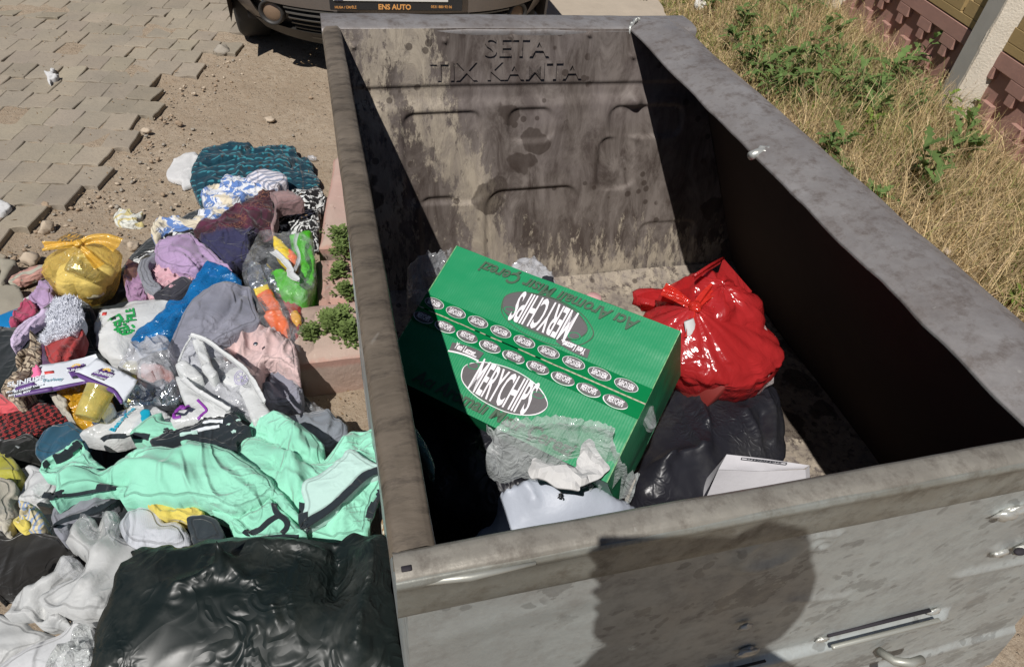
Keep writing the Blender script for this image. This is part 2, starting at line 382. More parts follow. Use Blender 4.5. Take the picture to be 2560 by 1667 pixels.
# ================================================================== THE SETTING
def ground_mat():
    n = NT('dry_dirt'); a = n.noise(1.3, detail=8, rough=.65); b = n.noise(26, detail=8, rough=.7); c = n.vor(70, n.noise(40, detail=2, col=True))
    col = n.mix(n.ramp(a, (.35, 0), (.65, 1)), C(158, 143, 124), C(176, 162, 143)); col = n.mix(n.ramp(b, (.35, 0), (.7, .8)), col, C(148, 130, 110))
    st = n.ramp(n.vor(38), (.10, 1), (.17, 0)); col = n.mix(n.math('MULTIPLY', st, .45), col, C(190, 176, 156))
    dk = n.ramp(n.noise(90, detail=3), (.62, 0), (.7, 1)); col = n.mix(n.math('MULTIPLY', dk, .5), col, C(112, 92, 74)); col = n.mix(n.math('MULTIPLY', n.ramp(n.noise(230, detail=2), (.45, 0), (.65, 1)), .35), col, C(126, 104, 82))
    h = n.math('ADD', n.math('MULTIPLY', b, 1.0), n.math('MULTIPLY', st, .5))
    return n.set(col, .95, 0, n.bump(h, .9, .016, n.bump(n.noise(190, detail=4, rough=.7), .8, .004)), Specular_IOR_Level=.15)
M_DIRT = ground_mat()
def paver_mat():
    n = NT('dusty_concrete_paver'); at_ = n.nd('Attribute', attribute_name='tint'); a = n.noise(3, detail=8, rough=.65); b = n.noise(60, detail=6, rough=.7)
    col = n.mix(n.ramp(a, (.3, 0), (.7, 1)), C(138, 130, 118), C(156, 145, 129)); col = n.mix(n.ramp(b, (.5, 0), (.8, .7)), col, C(128, 119, 108))
    col = n.mix(1.0, col, at_.outputs['Color'], 'MULTIPLY')
    return n.set(col, .9, 0, n.bump(b, .6, .004, n.bump(n.noise(14, detail=5), .5, .006)), Specular_IOR_Level=.2)
M_PAVE = paver_mat()
# ground as one sheet, finer near the camera
def axis(lo, hi, fine, a, b):
    x = list(np.arange(a, b, fine)); s_ = fine; q = b
    while q < hi: x.append(q); s_ *= 1.35; q += s_
    s_ = fine; q = a - fine
    while q > lo: x.insert(0, q); s_ *= 1.35; q -= s_
    return np.array(x)
# interlocking pavers of the lane, on the left; the broken edge follows the photograph
edge_px = [(640, 60), (590, 100), (575, 132), (520, 132), (500, 160), (460, 195), (398, 190), (372, 240), (398, 255), (365, 300), (310, 350), (282, 400), (262, 440), (192, 445), (150, 490), (116, 488), (66, 560), (0, 625), (-60, 690)]
EP = np.array([at(p[0], p[1], .03)[:2] for p in edge_px])
poly = np.vstack([EP, [[-9, EP[-1][1] - .3], [-9, 30], [EP[0][0] + 1.0, 30], [EP[0][0] + 1.0, EP[0][1] + 1.5]]])
gx = axis(-150, 150, .035, -2.8, 3.6); gy = axis(-150, 200, .035, -.4, 5.6)
X, Y = np.meshgrid(gx, gy)
near = np.exp(-((np.clip(np.abs(X) - 3, 0, None) / 2) ** 2 + (np.clip(np.abs(Y - 2) - 4, 0, None) / 2) ** 2))
Z = near * (.012 * fbm(X * 1.5, Y * 1.5, sd=3, o=3) + .004 * fbm(X * 12, Y * 12, sd=8, o=3)) - .012
q_ = np.stack([X.ravel(), Y.ravel()], 1); ins_ = inside(poly, q_).reshape(X.shape); dd_ = segdist(EP, q_, False).reshape(X.shape); m_ = np.where(ins_, np.clip(dd_ / .07 - .3, 0, 1), 0); Z = Z * (1 - m_) + (.0045 + .0045 * fbm(X * 3, Y * 3, sd=15, o=3)) * m_
mb = MB(); mb.grid(np.stack([X, Y, Z], -1)); g = mb.obj('ground', M_DIRT); tag(g, None, None, kind='structure')

ang = math.radians(78)
U = np.array([math.cos(ang), math.sin(ang)]); Vv = np.array([-U[1], U[0]])
mb = MB(); tints = []; Lb, Wb = .168, .128
org = EP[9]
for i in range(-60, 90):
    for j in range(-50, 75):
        c = org + U * (i * Lb) + Vv * ((j + (.5 if i % 2 else 0)) * Wb)
        if c[0] < -6 or c[1] > 11 or c[1] < .6: continue
        if not inside(poly, c[None])[0]: continue
        if math.hypot(c[0] + 1, c[1] - 3) > 6.5 and (c[1] > 9): pass
        dist = segdist(EP, c[None], False)[0]
        z = .013 + .005 * fbm(c[0] * 1.1, c[1] * 1.1, sd=4, o=2) + random.uniform(-.003, .003); tx, ty = random.gauss(0, .012), random.gauss(0, .012)
        yaw = random.gauss(0, .012) + (random.gauss(0, .03) if dist < .2 else 0)
        if (dist < .12 and random.random() < .10) or (random.random() < .015): continue
        far = c[1] > 6 or c[0] < -4.5
        m = 2 if far else 5; pts = []
        per = []
        for s_, (x0, y0, x1, y1) in enumerate(((-1, -1, 1, -1), (1, -1, 1, 1), (1, 1, -1, 1), (-1, 1, -1, -1))):
            for k in range(m): t = k / m; per.append((x0 + (x1 - x0) * t, y0 + (y1 - y0) * t, s_, t))
        def ring(ins, zz):
            o_ = []
            for (a, b, s_, t) in per:
                wv = .001 * math.sin(2 * math.pi * t) if s_ % 2 == 0 else .009 * math.sin(2 * math.pi * t)
                lx = a * (Lb / 2 - .0009 - ins); ly = b * (Wb / 2 - .0009 - ins)
                if s_ == 0: ly += wv
                if s_ == 2: ly += -wv
                if s_ == 1: lx += wv
                if s_ == 3: lx += -wv
                jx = .0036 * mnoise.noise(Vector((c[0] * 9 + lx * 40, c[1] * 9 + ly * 40, 1)))
                lx += jx; ly += jx; p = c + U * (lx * math.cos(yaw) - ly * math.sin(yaw)) + Vv * (lx * math.sin(yaw) + ly * math.cos(yaw))
                o_.append((p[0], p[1], z + zz + tx * lx * 3 + ty * ly * 3))
            return o_
        rings = [ring(0, -.055), ring(0, -.003), ring(.003, 0)]
        k = len(per); v = rings[0] + rings[1] + rings[2] + [(c[0], c[1], z + .0005)]
        f_ = [(r * k + q, r * k + (q + 1) % k, (r + 1) * k + (q + 1) % k, (r + 1) * k + q) for r in range(2) for q in range(k)] + [(2 * k + q, 2 * k + (q + 1) % k, 3 * k) for q in range(k)]
        mb.add(v, f_); tt = random.uniform(.88, 1.06); tints += [(tt, tt * random.uniform(.98, 1.01), tt * random.uniform(.96, 1.0))] * len(v)
pv = mesh_obj('paving', np.concatenate(mb.v), mb.f, M_PAVE, None, 'auto', cols=np.array(tints)); tag(pv, None, None, kind='structure')
# loose gravel
def rock(mb, c, r, sd, m=0, n=8, nz=6, flat=.6): mb.ball(c, (r, r * random.uniform(.55, .9), r * flat), n, nz, m, .38, sd, rotz(random.uniform(0, 6.28)), 6)
M_CR = plain('dry_crumbs', C(120, 98, 70), .95)
M_ST = [plain('pale_stone', C(178, 162, 142), .9, bs=90, bd=.002), plain('brown_stone', C(154, 134, 112), .9, bs=90, bd=.002), plain('grey_stone', C(150, 142, 130), .9, bs=90, bd=.002)]
mb = MB()
for i in range(3600):
    if i < 2600: x, y = random.uniform(-2.6, -.45), random.uniform(.5, 5.2)
    else: x, y = random.uniform(-2.0, -1.0), random.uniform(1.3, 2.6)
    if inside(poly, np.array([[x, y]]))[0] and random.random() < .93: continue
    r = min(.012, .0018 * random.paretovariate(1.9)); rock(mb, (x, y, r * .2 - .006), r, i, random.choice((0, 1, 1, 1, 2)), 6, 5)
for i in range(150):      # denser stones along the broken paver edge
    k = random.random() * (len(EP) - 1); a = int(k); p = EP[a] + (EP[a + 1] - EP[a]) * (k - a) + np.array([abs(random.gauss(.06, .12)), -abs(random.gauss(.04, .1))])
    r = random.uniform(.003, .012); rock(mb, (p[0], p[1], r * .2 - .006), r, i, random.choice((0, 1, 2)), 6, 5)
gv = mb.obj('gravel', M_ST, None); tag(gv, 'small pale and brown stones strewn over the dirt', 'gravel', kind='stuff')
for i, (p, r, lab, m, fl) in enumerate([
        ((555, 128), .045, 'grey broken paver lump beside the paver edge below the car', 2, .7), ((75, 650), .035, 'round reddish stone left of the yellow bag', 0, .8),
        ((118, 568), .03, 'pale angular stone above the yellow bag near the paver edge', 0, .8), ((332, 613), .022, 'pale stone between the yellow bag and the striped scrap', 0, .8),
        ((675, 297), .03, 'flat tan stone on bare dirt above the teal cloth', 0, .4), ((366, 325), .022, 'tan stone near the paver edge in the middle of the dirt', 0, .6),
        ((115, 512), .022, 'brown stone lying against the corner paver', 1, .7), ((445, 305), .02, 'small brown stone alone on the dirt above the white rag', 1, .6)]):
    q = at(p[0], p[1], .012); mb = MB(); rock(mb, (q[0], q[1], r * fl * .5), r, 90 + i, 0, 14, 10, fl)
    tag(mb.obj('stone', M_ST[m], None, loc=(q[0], q[1], 0)), lab, 'stone')
V, Fc = [], []
for i in range(2200):
    x, y = random.uniform(-2.4, -.42), random.uniform(.9, 4.6)
    if inside(poly, np.array([[x, y]]))[0] and random.random() < .7: continue
    a = random.uniform(0, 6.283); l = random.uniform(.004, .014) * (2.2 if random.random() < .06 else 1); w_ = random.uniform(.0012, .003); z = .014 if x > -.6 or inside(poly, np.array([[x, y]]))[0] else random.uniform(-.004, .004); z = z + (.145 if x > -.56 and y > 1.3 else 0); ca, sa = math.cos(a), math.sin(a); b = len(V)
    V += [(x - sa * w_, y + ca * w_, z + .002), (x + sa * w_, y - ca * w_, z + .002), (x + ca * l, y + sa * l, z + random.uniform(.002, .007)), (x + ca * l * .5 - sa * w_ * 1.5, y + sa * l * .5 + ca * w_ * 1.5, z + .004)]; Fc.append((b, b + 1, b + 2, b + 3))
tag(mesh_obj('dry_crumbs', V, Fc, M_CR, None, False), 'tiny dry leaf crumbs and twigs scattered over the dirt and pavers', 'litter', kind='stuff')
# a tilted chunk of paver and old concrete lumps at the left edge
for pts, z, lab in (([(0, 655), (-30, 640), (0, 645), (36, 650), (30, 668), (0, 712)], .05, 'thick grey paver corner at the left edge above the concrete lump'),
                    ([(-40, 720), (20, 712), (48, 718), (60, 748), (52, 778), (20, 800), (-40, 810)], .04, 'rounded old concrete lump at the left edge beside the blue plastic')):
    cloth('concrete_lump', lab, 'concrete lump', plain('old_concrete', C(142, 136, 122), .95, bs=40, bd=.004), pts, z=z, hump=.015, fold=.006, fs=.08, seed=8, edge=.02, drop=.09)

# kerb blocks along the container, weedy joint and pavement behind it
def kerb_mat():
    n = NT('faded_kerb'); a = n.noise(5, detail=7, rough=.65); b = n.noise(45, detail=7, rough=.7); z = n.xyz()[2]
    base = n.mix(n.ramp(a, (.3, 0), (.7, 1)), C(172, 152, 140), C(162, 146, 134)); base = n.mix(n.ramp(n.noise(2.2, detail=3), (.40, 0), (.62, .8)), base, C(176, 146, 136))
    red = n.math('MULTIPLY', n.ramp(n.math('ADD', z, n.math('MULTIPLY', b, .03)), (.115, 0), (.128, 1)), n.ramp(n.math('ADD', z, n.math('MULTIPLY', b, .03)), (.146, 1), (.156, 0)))
    base = n.mix(n.math('MULTIPLY', red, .7), base, C(170, 128, 116)); low = n.ramp(z, (.02, 1), (.105, 0)); base = n.mix(n.math('MULTIPLY', n.ramp(n.noise(8, detail=5), (.35, .3), (.6, 1)), n.math('MULTIPLY', low, .5)), base, C(140, 112, 94))
    base = n.mix(n.ramp(b, (.6, 0), (.75, .6)), base, C(206, 194, 178))
    return n.set(base, .92, 0, n.bump(b, .6, .004, n.bump(n.noise(12, detail=5), .6, .008)), Specular_IOR_Level=.15)
M_KERB = kerb_mat()
def kerb_block(x0, x1, y0, y1, z, name, lab, skew=0):
    mb = MB(); xs = np.linspace(0, 1, 14); ys = np.linspace(0, 1, max(10, int((y1 - y0) / .02)))
    A, B = np.meshgrid(xs, ys); PX = x0 + (x1 - x0) * A + skew * B; PY = y0 + (y1 - y0) * B
    d = np.minimum.reduce([(PX - skew * B - x0), (x1 - (PX - skew * B)), PY - y0, y1 - PY]); r = .022
    PZ = z - r + np.sqrt(np.clip(r * r - (r - np.clip(d, 0, r)) ** 2, 0, None)) + .0025 * fbm(PX * 18, PY * 18, sd=5, o=3)
    PX = PX + .003 * fbm(PX * 9, PY * 9, sd=2); G = np.stack([PX, PY, PZ], -1); mb.grid(G)
    b = np.concatenate([G[0, :], G[1:, -1], G[-1, -2::-1], G[-2:0:-1, 0]]); lowr = []
    for t in (0, .25, .5, .75, 1): q = b.copy(); q[:, 2] = b[:, 2] * (1 - t) + (-.05) * t; q[:, :2] += .003 * fbm(b[:, 0] * 25, b[:, 1] * 25, np.full(len(b), t * 4), 6)[:, None] * (1 if 0 < t < 1 else 0); lowr.append(q)
    mb.grid(np.array(lowr)[::-1], 0, True); o = mb.obj(name, M_KERB, None, loc=((x0 + x1) / 2, y0, 0)); tag(o, lab, 'kerb')
kerb_block(-.600, -.30, 1.205, 1.47, .155, 'kerb_block', 'chipped kerb end block beside the pink denim')
kerb_block(-.515, -.28, 1.485, 1.74, .135, 'kerb_block', 'short sunken kerb block under the green joint weeds')
kerb_block(-.500, -.25, 1.80, 2.46, .150, 'kerb_block', 'long pinkish kerb block beside the zebra cloth', .095)
mb = MB(); xs = np.linspace(0, 1, 60); ys = np.linspace(1.8, 9, 110); X, Y = np.meshgrid(xs, ys)
X = -.26 + (Y - 1.8) * .04 + X * (1.72 + (Y - 1.8) * .20 + .02 * fbm(Y * 2, Y * 0, sd=3)); Z = .10 + .006 * fbm(X * 3, Y * 3, sd=21); G = np.stack([X, Y, Z], -1); mb.grid(G)
mb.add(np.array([G[0, 0], G[0, -1], G[0, -1] - (0, 0, .2), G[0, 0] - (0, 0, .2)]), [(0, 1, 2, 3)])
mb.add(np.array([G[0, -1], G[-1, -1], G[-1, -1] - (0, 0, .2), G[0, -1] - (0, 0, .2)]), [(0, 1, 2, 3)])
tag(mb.obj('pavement', plain('pavement_concrete', C(166, 154, 138), .95, bs=50, bd=.004)), None, None, kind='structure')

# ================================================================== THE REFUSE CONTAINER
def steel(name, base, alt, dark, spot=.5, rough=.5, metal=.35, streak=(1, 1, 1), speck=0, scr=.3):
    n = NT(name); a = n.noise(8, n.obj(streak), detail=9, rough=.7, dist=.4); b = n.noise(34, n.obj(streak), detail=7, rough=.7); c = n.noise(70, detail=5, rough=.7)
    col = n.mix(n.ramp(a, (.34, 0), (.64, 1)), base, alt); col = n.mix(n.math('MULTIPLY', n.ramp(b, (.48, 0), (.66, 1)), spot), col, dark)
    col = n.mix(n.math('MULTIPLY', n.ramp(c, (.6, 0), (.72, 1)), .35), col, tuple(min(1, x * 1.5) for x in alt))
    if speck:
        v = n.vor(34, n.mix(.10, n.tc.outputs['Object'], n.noise(9, detail=4, col=True)), rnd=1); m = n.math('MULTIPLY', n.ramp(v, (.26, 1), (.30, 0)), n.ramp(n.noise(7, detail=4, rough=.6), (.47, 0), (.52, 1)))
        big = n.ramp(n.noise(8.5, n.obj(1, loc=(3, 1, 2)), detail=7, rough=.62), (.565, 0), (.575, 1)); m = n.math('MAXIMUM', m, n.math('MULTIPLY', big, n.ramp(n.noise(1.8, detail=2), (.42, 0), (.55, 1))))
        col = n.mix(n.math('MULTIPLY', m, speck), col, tuple(x * .45 for x in dark))
    sc = n.ramp(n.noise(30, n.obj((1, 1, .12), (0, .5, 0)), detail=3, dist=.5), (.72, 0), (.76, 1)); col = n.mix(n.math('MULTIPLY', sc, scr), col, C(205, 203, 195))
    rg = n.ramp(b, (.3, rough - .12), (.7, rough + .18))
    return n.set(col, rg, metal, n.bump(b, .35, .0025, n.bump(n.noise(6, detail=3), .5, .008)))
M_OUT = steel('galvanised_outer', C(174, 180, 178), C(160, 162, 159), C(130, 126, 120), .45, .5, .3, speck=.38)
M_BAND = steel('galvanised_band', C(144, 146, 140), C(124, 122, 113), C(92, 84, 72), .6, .45, .3)
M_RIML = steel('grimy_rim', C(120, 109, 96), C(88, 79, 68), C(52, 45, 39), .75, .55, .2, (.5, 1.6, 1), scr=.12)
M_RIMN = steel('dusty_rim', C(152, 147, 137), C(126, 121, 112), C(90, 83, 75), .7, .5, .25, scr=.2)
M_RIMR = steel('grey_rim', C(152, 148, 146), C(128, 122, 119), C(92, 82, 76), .7, .45, .35, (1, 1, 1), scr=.3)
def inner_mat():
    n = NT('filthy_inner_steel'); v = (1, 1, .28); a = n.noise(4, n.obj(v), detail=8, rough=.7); b = n.noise(18, n.obj(v), detail=8, rough=.72, dist=.6); c = n.noise(46, n.obj(v), detail=7, rough=.75)
    col = n.mix(n.ramp(a, (.35, 0), (.65, 1)), C(130, 121, 115), C(98, 89, 83)); col = n.mix(n.ramp(b, (.40, 0), (.62, .9)), col, C(66, 56, 51)); col = n.mix(n.ramp(n.noise(3, detail=4), (.5, 0), (.7, .55)), col, C(132, 122, 120))
    x, y, z = n.xyz()[:3]
    # dried pale crust: broad streak running down from the upper left and a crust low on the plate
    line = n.math('ADD', n.math('ADD', x, n.math('MULTIPLY', z, .42)), n.math('MULTIPLY', n.noise(3, detail=4), .16)); m1 = n.ramp(n.math('ABSOLUTE', n.math('SUBTRACT', line, .30)), (.02, 1), (.12, 0))
    m2 = n.ramp(z, (.42, 1), (.66, 0)); m3 = n.ramp(n.math('ABSOLUTE', n.math('ADD', x, .30)), (.02, .8), (.14, 0))
    msk = n.math('MAXIMUM', n.math('MAXIMUM', m1, n.math('MULTIPLY', m2, .8)), m3)
    cr = n.math('ADD', n.math('MULTIPLY', msk, .33), c); crust = n.ramp(cr, (.665, 0), (.76, 1)); crust = n.math('MULTIPLY', crust, n.ramp(b, (.35, .2), (.6, 1)))
    col = n.mix(n.math('MULTIPLY', crust, .85), col, C(178, 166, 148))
    bl = n.vor(7.5, n.mix(.12, n.tc.outputs['Object'], n.noise(7, detail=4, col=True))); blot = n.math('MULTIPLY', n.ramp(bl, (.26, 1), (.29, 0)), n.ramp(n.noise(2.4, n.obj(1, loc=(5, 2, 1)), detail=2), (.50, 0), (.53, 1)))
    bs = n.math('MULTIPLY', n.ramp(n.vor(24), (.2, 1), (.24, 0)), n.ramp(n.noise(5, detail=2), (.52, 0), (.56, 1)))
    col = n.mix(n.math('MULTIPLY', n.math('MAXIMUM', blot, bs), .72), col, C(58, 48, 42))
    h = n.math('ADD', n.math('MULTIPLY', b, .6), n.math('MULTIPLY', crust, .6))
    return n.set(col, .62, .1, n.bump(h, .6, .004, n.bump(n.noise(7, detail=3), .5, .01)), Specular_IOR_Level=.35)
M_IN = inner_mat()
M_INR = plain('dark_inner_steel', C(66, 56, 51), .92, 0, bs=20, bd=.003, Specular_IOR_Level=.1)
bin_ = thing('refuse_container', 'open galvanised steel refuse container, grimy inside, half filled with rubbish', 'container', (0, .66, 0))
ZB = .13                                   # underside
def yfar(z): return 1.36 - .27 * (H - z)
def xr(z): return np.interp(z, [-1.0, 1.0, 1.066, 1.2], [.585 + .383 * 2.0, .585, .43, .415])      # the right side flares outward
FZ = .40
# far plate, seen from inside, with pressed panels
def far_px(x, y):
    r = ray(x, y); t = ((1.36 - .27 * H) - CAM[1] + .27 * CAM[2]) / (r[1] - .27 * r[2]); q = CAM + r * t; return q[0], q[2]
nx, nz = 190, 170
zs = np.linspace(H, FZ - .01, nz); A, Bz = np.meshgrid(np.linspace(0, 1, nx), zs)
XW = -.395 + A * (xr(Bz) + .395); disp = np.zeros_like(XW)
def sm(t): t = np.clip(t, 0, 1); return t * t * (3 - 2 * t)
def rrect(p0, p1, depth, r=.03, soft=.012):
    global disp
    (xa, za), (xb, zb_) = far_px(*p0), far_px(*p1); cx_, cz = (xa + xb) / 2, (za + zb_) / 2; hx, hz = abs(xb - xa) / 2, abs(zb_ - za) / 2
    dx = np.abs(XW - cx_) - hx + r; dz = np.abs(Bz - cz) - hz + r; d = np.hypot(np.clip(dx, 0, None), np.clip(dz, 0, None)) + np.minimum(np.maximum(dx, dz), 0) - r
    disp = disp + depth * (1 - sm((d + soft / 2) / soft))
rrect((1005, 286), (1205, 505), 0.0079); rrect((1272, 275), (1382, 352), 0.0079); rrect((1528, 268), (1700, 340), 0.0072)
rrect((1500, 348), (1582, 470), 0.0072); rrect((1050, 500), (1150, 720), 0.0072); rrect((1215, 478), (1420, 900), 0.0086, .05); rrect((1600, 560), (1700, 800), 0.0058)
zl = far_px(1250, 208)[1]; disp += .007 * sm((zl - Bz) / .012) * sm((Bz - (zl - .06)) / .03)
xb_, zb2 = far_px(1588, 248); disp -= .022 * np.exp(-(((XW - xb_) / .022) ** 2 + ((Bz - zb2) / .02) ** 2))
disp += .004 * fbm(XW * 3, Bz * 3, sd=12, o=2)
for bx, by in ((1112, 103), (1282, 97), (1474, 88), (883, 115), (1583, 143)):
    a, b = far_px(bx, by); disp -= .008 * np.exp(-(((XW - a) / .0055) ** 2 + ((Bz - b) / .0055) ** 2))
YW = yfar(Bz) + disp
# bend into the floor
floor_rows = []
mb = MB(); mb.grid(np.stack([XW, YW, Bz], -1)[:, ::-1])
fr = []
for yy in np.linspace(yfar(FZ), .02, 60):
    t = np.linspace(0, 1, 40); fx = -.395 + t * (xr(FZ) + .395); ramp_ = .06 * np.exp(-(yfar(FZ) - yy) / .05); fr.append(np.stack([fx, np.full(40, yy), FZ + ramp_ * .6 - .02 + .004 * fbm(fx * 6, np.full(40, yy * 6), sd=2, o=2)], 1))
fp = mb.obj('end_panel', M_IN, bin_); fp['label'] = 'pressed inner end panel crusted with dried pale residue'
mb = MB(); mb.grid(np.array(fr)[:, ::-1]); mb.obj('floor', M_IN, bin_)
# pressed lettering on the far plate
mb = MB(); tilt = math.atan(.27)
for body, cxp, cyp, wd, hg in (('SETA', 1293, 117, None, 28), ('TIX KAMTA', 1270, 176, None, 32)):
    x0, z0 = far_px(cxp, cyp); v, f_ = text_geo(body, .062, 1.25, .0006, ext=.0004); q = v.copy()
    yy = yfar(z0 + q[:, 1]) - .0012 - q[:, 2]; mb.add(np.stack([x0 + q[:, 0], yy, z0 + q[:, 1]], 1), f_)
mb.obj('pressed_lettering', M_IN, bin_, False)
# left, right and near side plates (sheet with an inner and an outer face)
def plate(name, rows_in, rows_out, mat, lab=None):
    mb = MB(); a = np.array(rows_in); b = np.array(rows_out); k = a.shape[1]; n_ = a.shape[0]; mb.grid(a, 0); mb.grid(b[:, ::-1], 1)
    for e in (0, -1): mb.grid(np.array([a[e], b[e]]) if e else np.array([b[e], a[e]]), 1)
    for e in (0, -1): mb.grid(np.stack([a[:, e], b[:, e]]) if e == 0 else np.stack([b[:, e], a[:, e]]), 1)
    o = mb.obj(name, mat, bin_)
    if lab: o['label'] = lab
    return o
ys = np.linspace(.0, 1.40, 60)
def side(xf, off, amp=.003, sd=0):
    return [[(xf(z) + off + amp * float(fbm(y * 3, z * 3, sd=sd, o=2)), min(y, yfar(z) + .01), z) for y in ys] for z in np.linspace(H - .012, ZB, 30)]
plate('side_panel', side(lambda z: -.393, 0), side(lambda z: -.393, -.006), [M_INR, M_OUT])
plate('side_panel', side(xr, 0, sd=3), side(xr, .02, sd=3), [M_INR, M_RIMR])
mb = MB(); zz = np.linspace(H - .02, ZB, 40); xx = np.linspace(-.40, 1, 60)
G = np.array([[(-.40 + t * (xr(z) + .42), yfar(z) + .055, z) for t in np.linspace(0, 1, 30)] for z in zz]); mb.grid(G[:, ::-1] if False else G)
mb.obj('end_panel', M_OUT, bin_)
# near plate with its pressings
nx, nz = 300, 260
zs = np.linspace(H - .006, ZB, nz); A, Bz = np.meshgrid(np.linspace(0, 1, nx), zs); XN = -.403 + A * (xr(Bz) + .03 + .403)
YN = np.full_like(XN, -.026) + .0025 * fbm(XN * 4, Bz * 4, sd=31, o=2)
def npx(x, y): q = aty(x, y, -.03); return q[0], q[2]
def ring(p, r, wd, h):
    global YN
    a, b = npx(*p); d = np.hypot(XN - a, Bz - b); YN = YN - h * np.exp(-((d - r) / wd) ** 2)
def ridge(p0, p1, wd, h, end=.012):
    global YN
    (a, b), (c, d) = npx(*p0), npx(*p1); q = np.stack([XN.ravel(), Bz.ravel()], 1); L = np.array([[a, b], [c, d]]); dl = segdist(L, q, False).reshape(XN.shape); YN = YN - h * np.exp(-(dl / wd) ** 2)
ring((1935, 1385), .040, .012, .006); ring((2060, 1366), .012, .006, .004); ridge((2045, 1345), (2100, 1340), .006, .004)
ridge((2400, 1440), (2640, 1390), .012, .007); ridge((1990, 1505), (2110, 1490), .010, .003); ridge((2490, 1375), (2500, 1380), .010, .006); ridge((2495, 1290), (2550, 1272), .009, .007)
ridge((1150, 1590), (1480, 1500), .03, .003)
zl = npx(2180, 1568)[1]           # the lower pressed pocket begins under the slot
YN -= .016 * sm((zl - Bz) / .014) * sm((XN - .04) / .04) * sm((.545 - XN) / .03) * sm((Bz - .40) / .04)
YN -= .010 * sm((.36 - Bz) / .02) * sm((XN - .1) / .1)
mb = MB(); mb.grid(np.stack([XN, YN, Bz], -1)); 
mb.grid(np.stack([XN * 1.0 , np.full_like(XN, .0), Bz], -1)[::8, ::-8], 1)
mb.obj('end_panel', [M_OUT, M_INR], bin_)
# the open slot edge, bright lip, welds, handle bar
mb = MB(); (a, b), (c, d) = npx(2066, 1590), npx(2330, 1527); mb.box(((a + c) / 2, -.047, b - .002), (c - a, .008, .007), m=0, bev=.002)
mb.obj('slot_lip', plain('bright_zinc', C(160, 160, 152), .45, .4), bin_)
mb = MB(); mb.box(((a + c) / 2 - .004, -.030, b + .0035), (c - a - .01, .006, .003)); mb.obj('slot', plain('dark_gap', C(36, 32, 38), .8), bin_)
mb = MB(); (a2, b2) = npx(1885, 1640); mb.box((a2 - .07, -.040, b2 - .0), (.17, .004, .003)); mb.obj('slot', plain('dark_gap', C(36, 32, 38), .8), bin_)
M_ZN = plain('bright_zinc', C(160, 160, 152), .45, .4); M_WELD = plain('weld_zinc', C(188, 188, 182), .35, .5, bs=120, bd=.003)
mb = MB()
for p, r in (((2055, 1598), .009), ((2335, 1528), .010), ((2520, 1285), .016), ((2545, 1275), .012), ((2500, 1382), .012), ((2558, 1370), .014), ((1870, 1628), .014), ((1865, 1565), .008)):
    q = aty(*p, -.032); mb = MB(); mb.ball(q, (r * 1.3, r * .45, r * .8), 14, 9, 0, .35, int(p[0])); mb.obj('weld', M_WELD, bin_)
q = aty(2550, 1378, -.037); mb = MB(); mb.ball(q, (.011, .006, .005), 12, 8); mb.obj('hole', plain('dark_gap', C(36, 32, 38), .8), bin_)
q0 = aty(2250, 1628, -.06); mb = MB(); mb.tube([q0 + (-.028, .012, -.012), q0 + (-.022, -.012, .002), q0 + (0, -.022, .006), q0 + (.03, -.02, -.0)], .0075, 12)
mb.tube([q0 + (.0, -.022, .004), q0 + (.018, -.030, -.06), q0 + (.04, -.034, -.15), q0 + (.05, -.02, -.22), q0 + (.05, .03, -.24)], .010, 12); mb.obj('lifting_handle', M_ZN, bin_)
# rims
def prof(name, P, path0, path1, mat, n=90, amp=.0022, sd=1, warp=None, lab=None):      # sweep profile P (list of (a,b)) between two ends
    mb = MB(); P = np.array(P, float); Q = []
    for i in range(len(P) - 1):
        k = 3
        for j in range(k): Q.append(P[i] + (P[i + 1] - P[i]) * j / k)
    Q.append(P[-1]); Q = np.array(Q); rows = []
    for t in np.linspace(0, 1, n): rows.append(warp(t, Q) if warp else None)
    G = np.array(rows); nn = fbm(G[..., 0] * 7, G[..., 1] * 7, G[..., 2] * 7, sd, 3) * amp; G[..., 2] += nn; G[..., 0] += nn * .5
    mb.grid(G); o = mb.obj(name, mat, bin_)
    if lab: o['label'] = lab
    return o
def along_y(y0, y1): return lambda t, Q: np.stack([Q[:, 0], np.full(len(Q), y0 + (y1 - y0) * t), Q[:, 1]], 1)
def along_x(x0, x1): return lambda t, Q: np.stack([np.full(len(Q), x0 + (x1 - x0) * t), Q[:, 0], Q[:, 1]], 1)
prof('rim', [(-.414, H - .055), (-.415, H - .012), (-.411, H - .003), (-.404, H), (-.380, H + .001), (-.372, H - .003), (-.370, H - .012), (-.371, H - .03), (-.382, H - .034)], 0, 0, M_RIML, 120, .002, 2, along_y(-.002, 1.372), 'brown grimy left rim')
prof('rim', [(.45, H - .035), (.40, H - .014), (.378, H - .010), (.3705, H - .006), (.3705, H - .001), (.382, H + .004), (.400, H + .009), (.411, H + .013), (.440, H + .020), (.475, H + .022), (.505, H + .014), (.535, H - .006), (.565, H - .035), (.585, H - .07), (.59, H - .10)], 0, 0, M_RIMR, 140, .0025, 3, along_y(-.02, 1.372), 'broad rounded grey right rim')
prof('rim', [(-.031, H - .015), (-.0335, H - .004), (-.030, H + .000), (-.024, H + .002), (-.006, H + .0015), (.000, H - .004), (.001, H - .015), (-.001, H - .04)], 0, 0, M_RIMN, 120, .0016, 4, along_x(-.413, .62), 'dusty tan near rim')
prof('rim', [(1.359, H - .03), (1.360, H - .006), (1.366, H), (1.400, H + .004), (1.455, H + .002), (1.470, H - .006), (1.475, H - .04), (1.475, H - .08)], 0, 0, M_RIMR, 90, .0022, 5, along_x(-.414, .565))
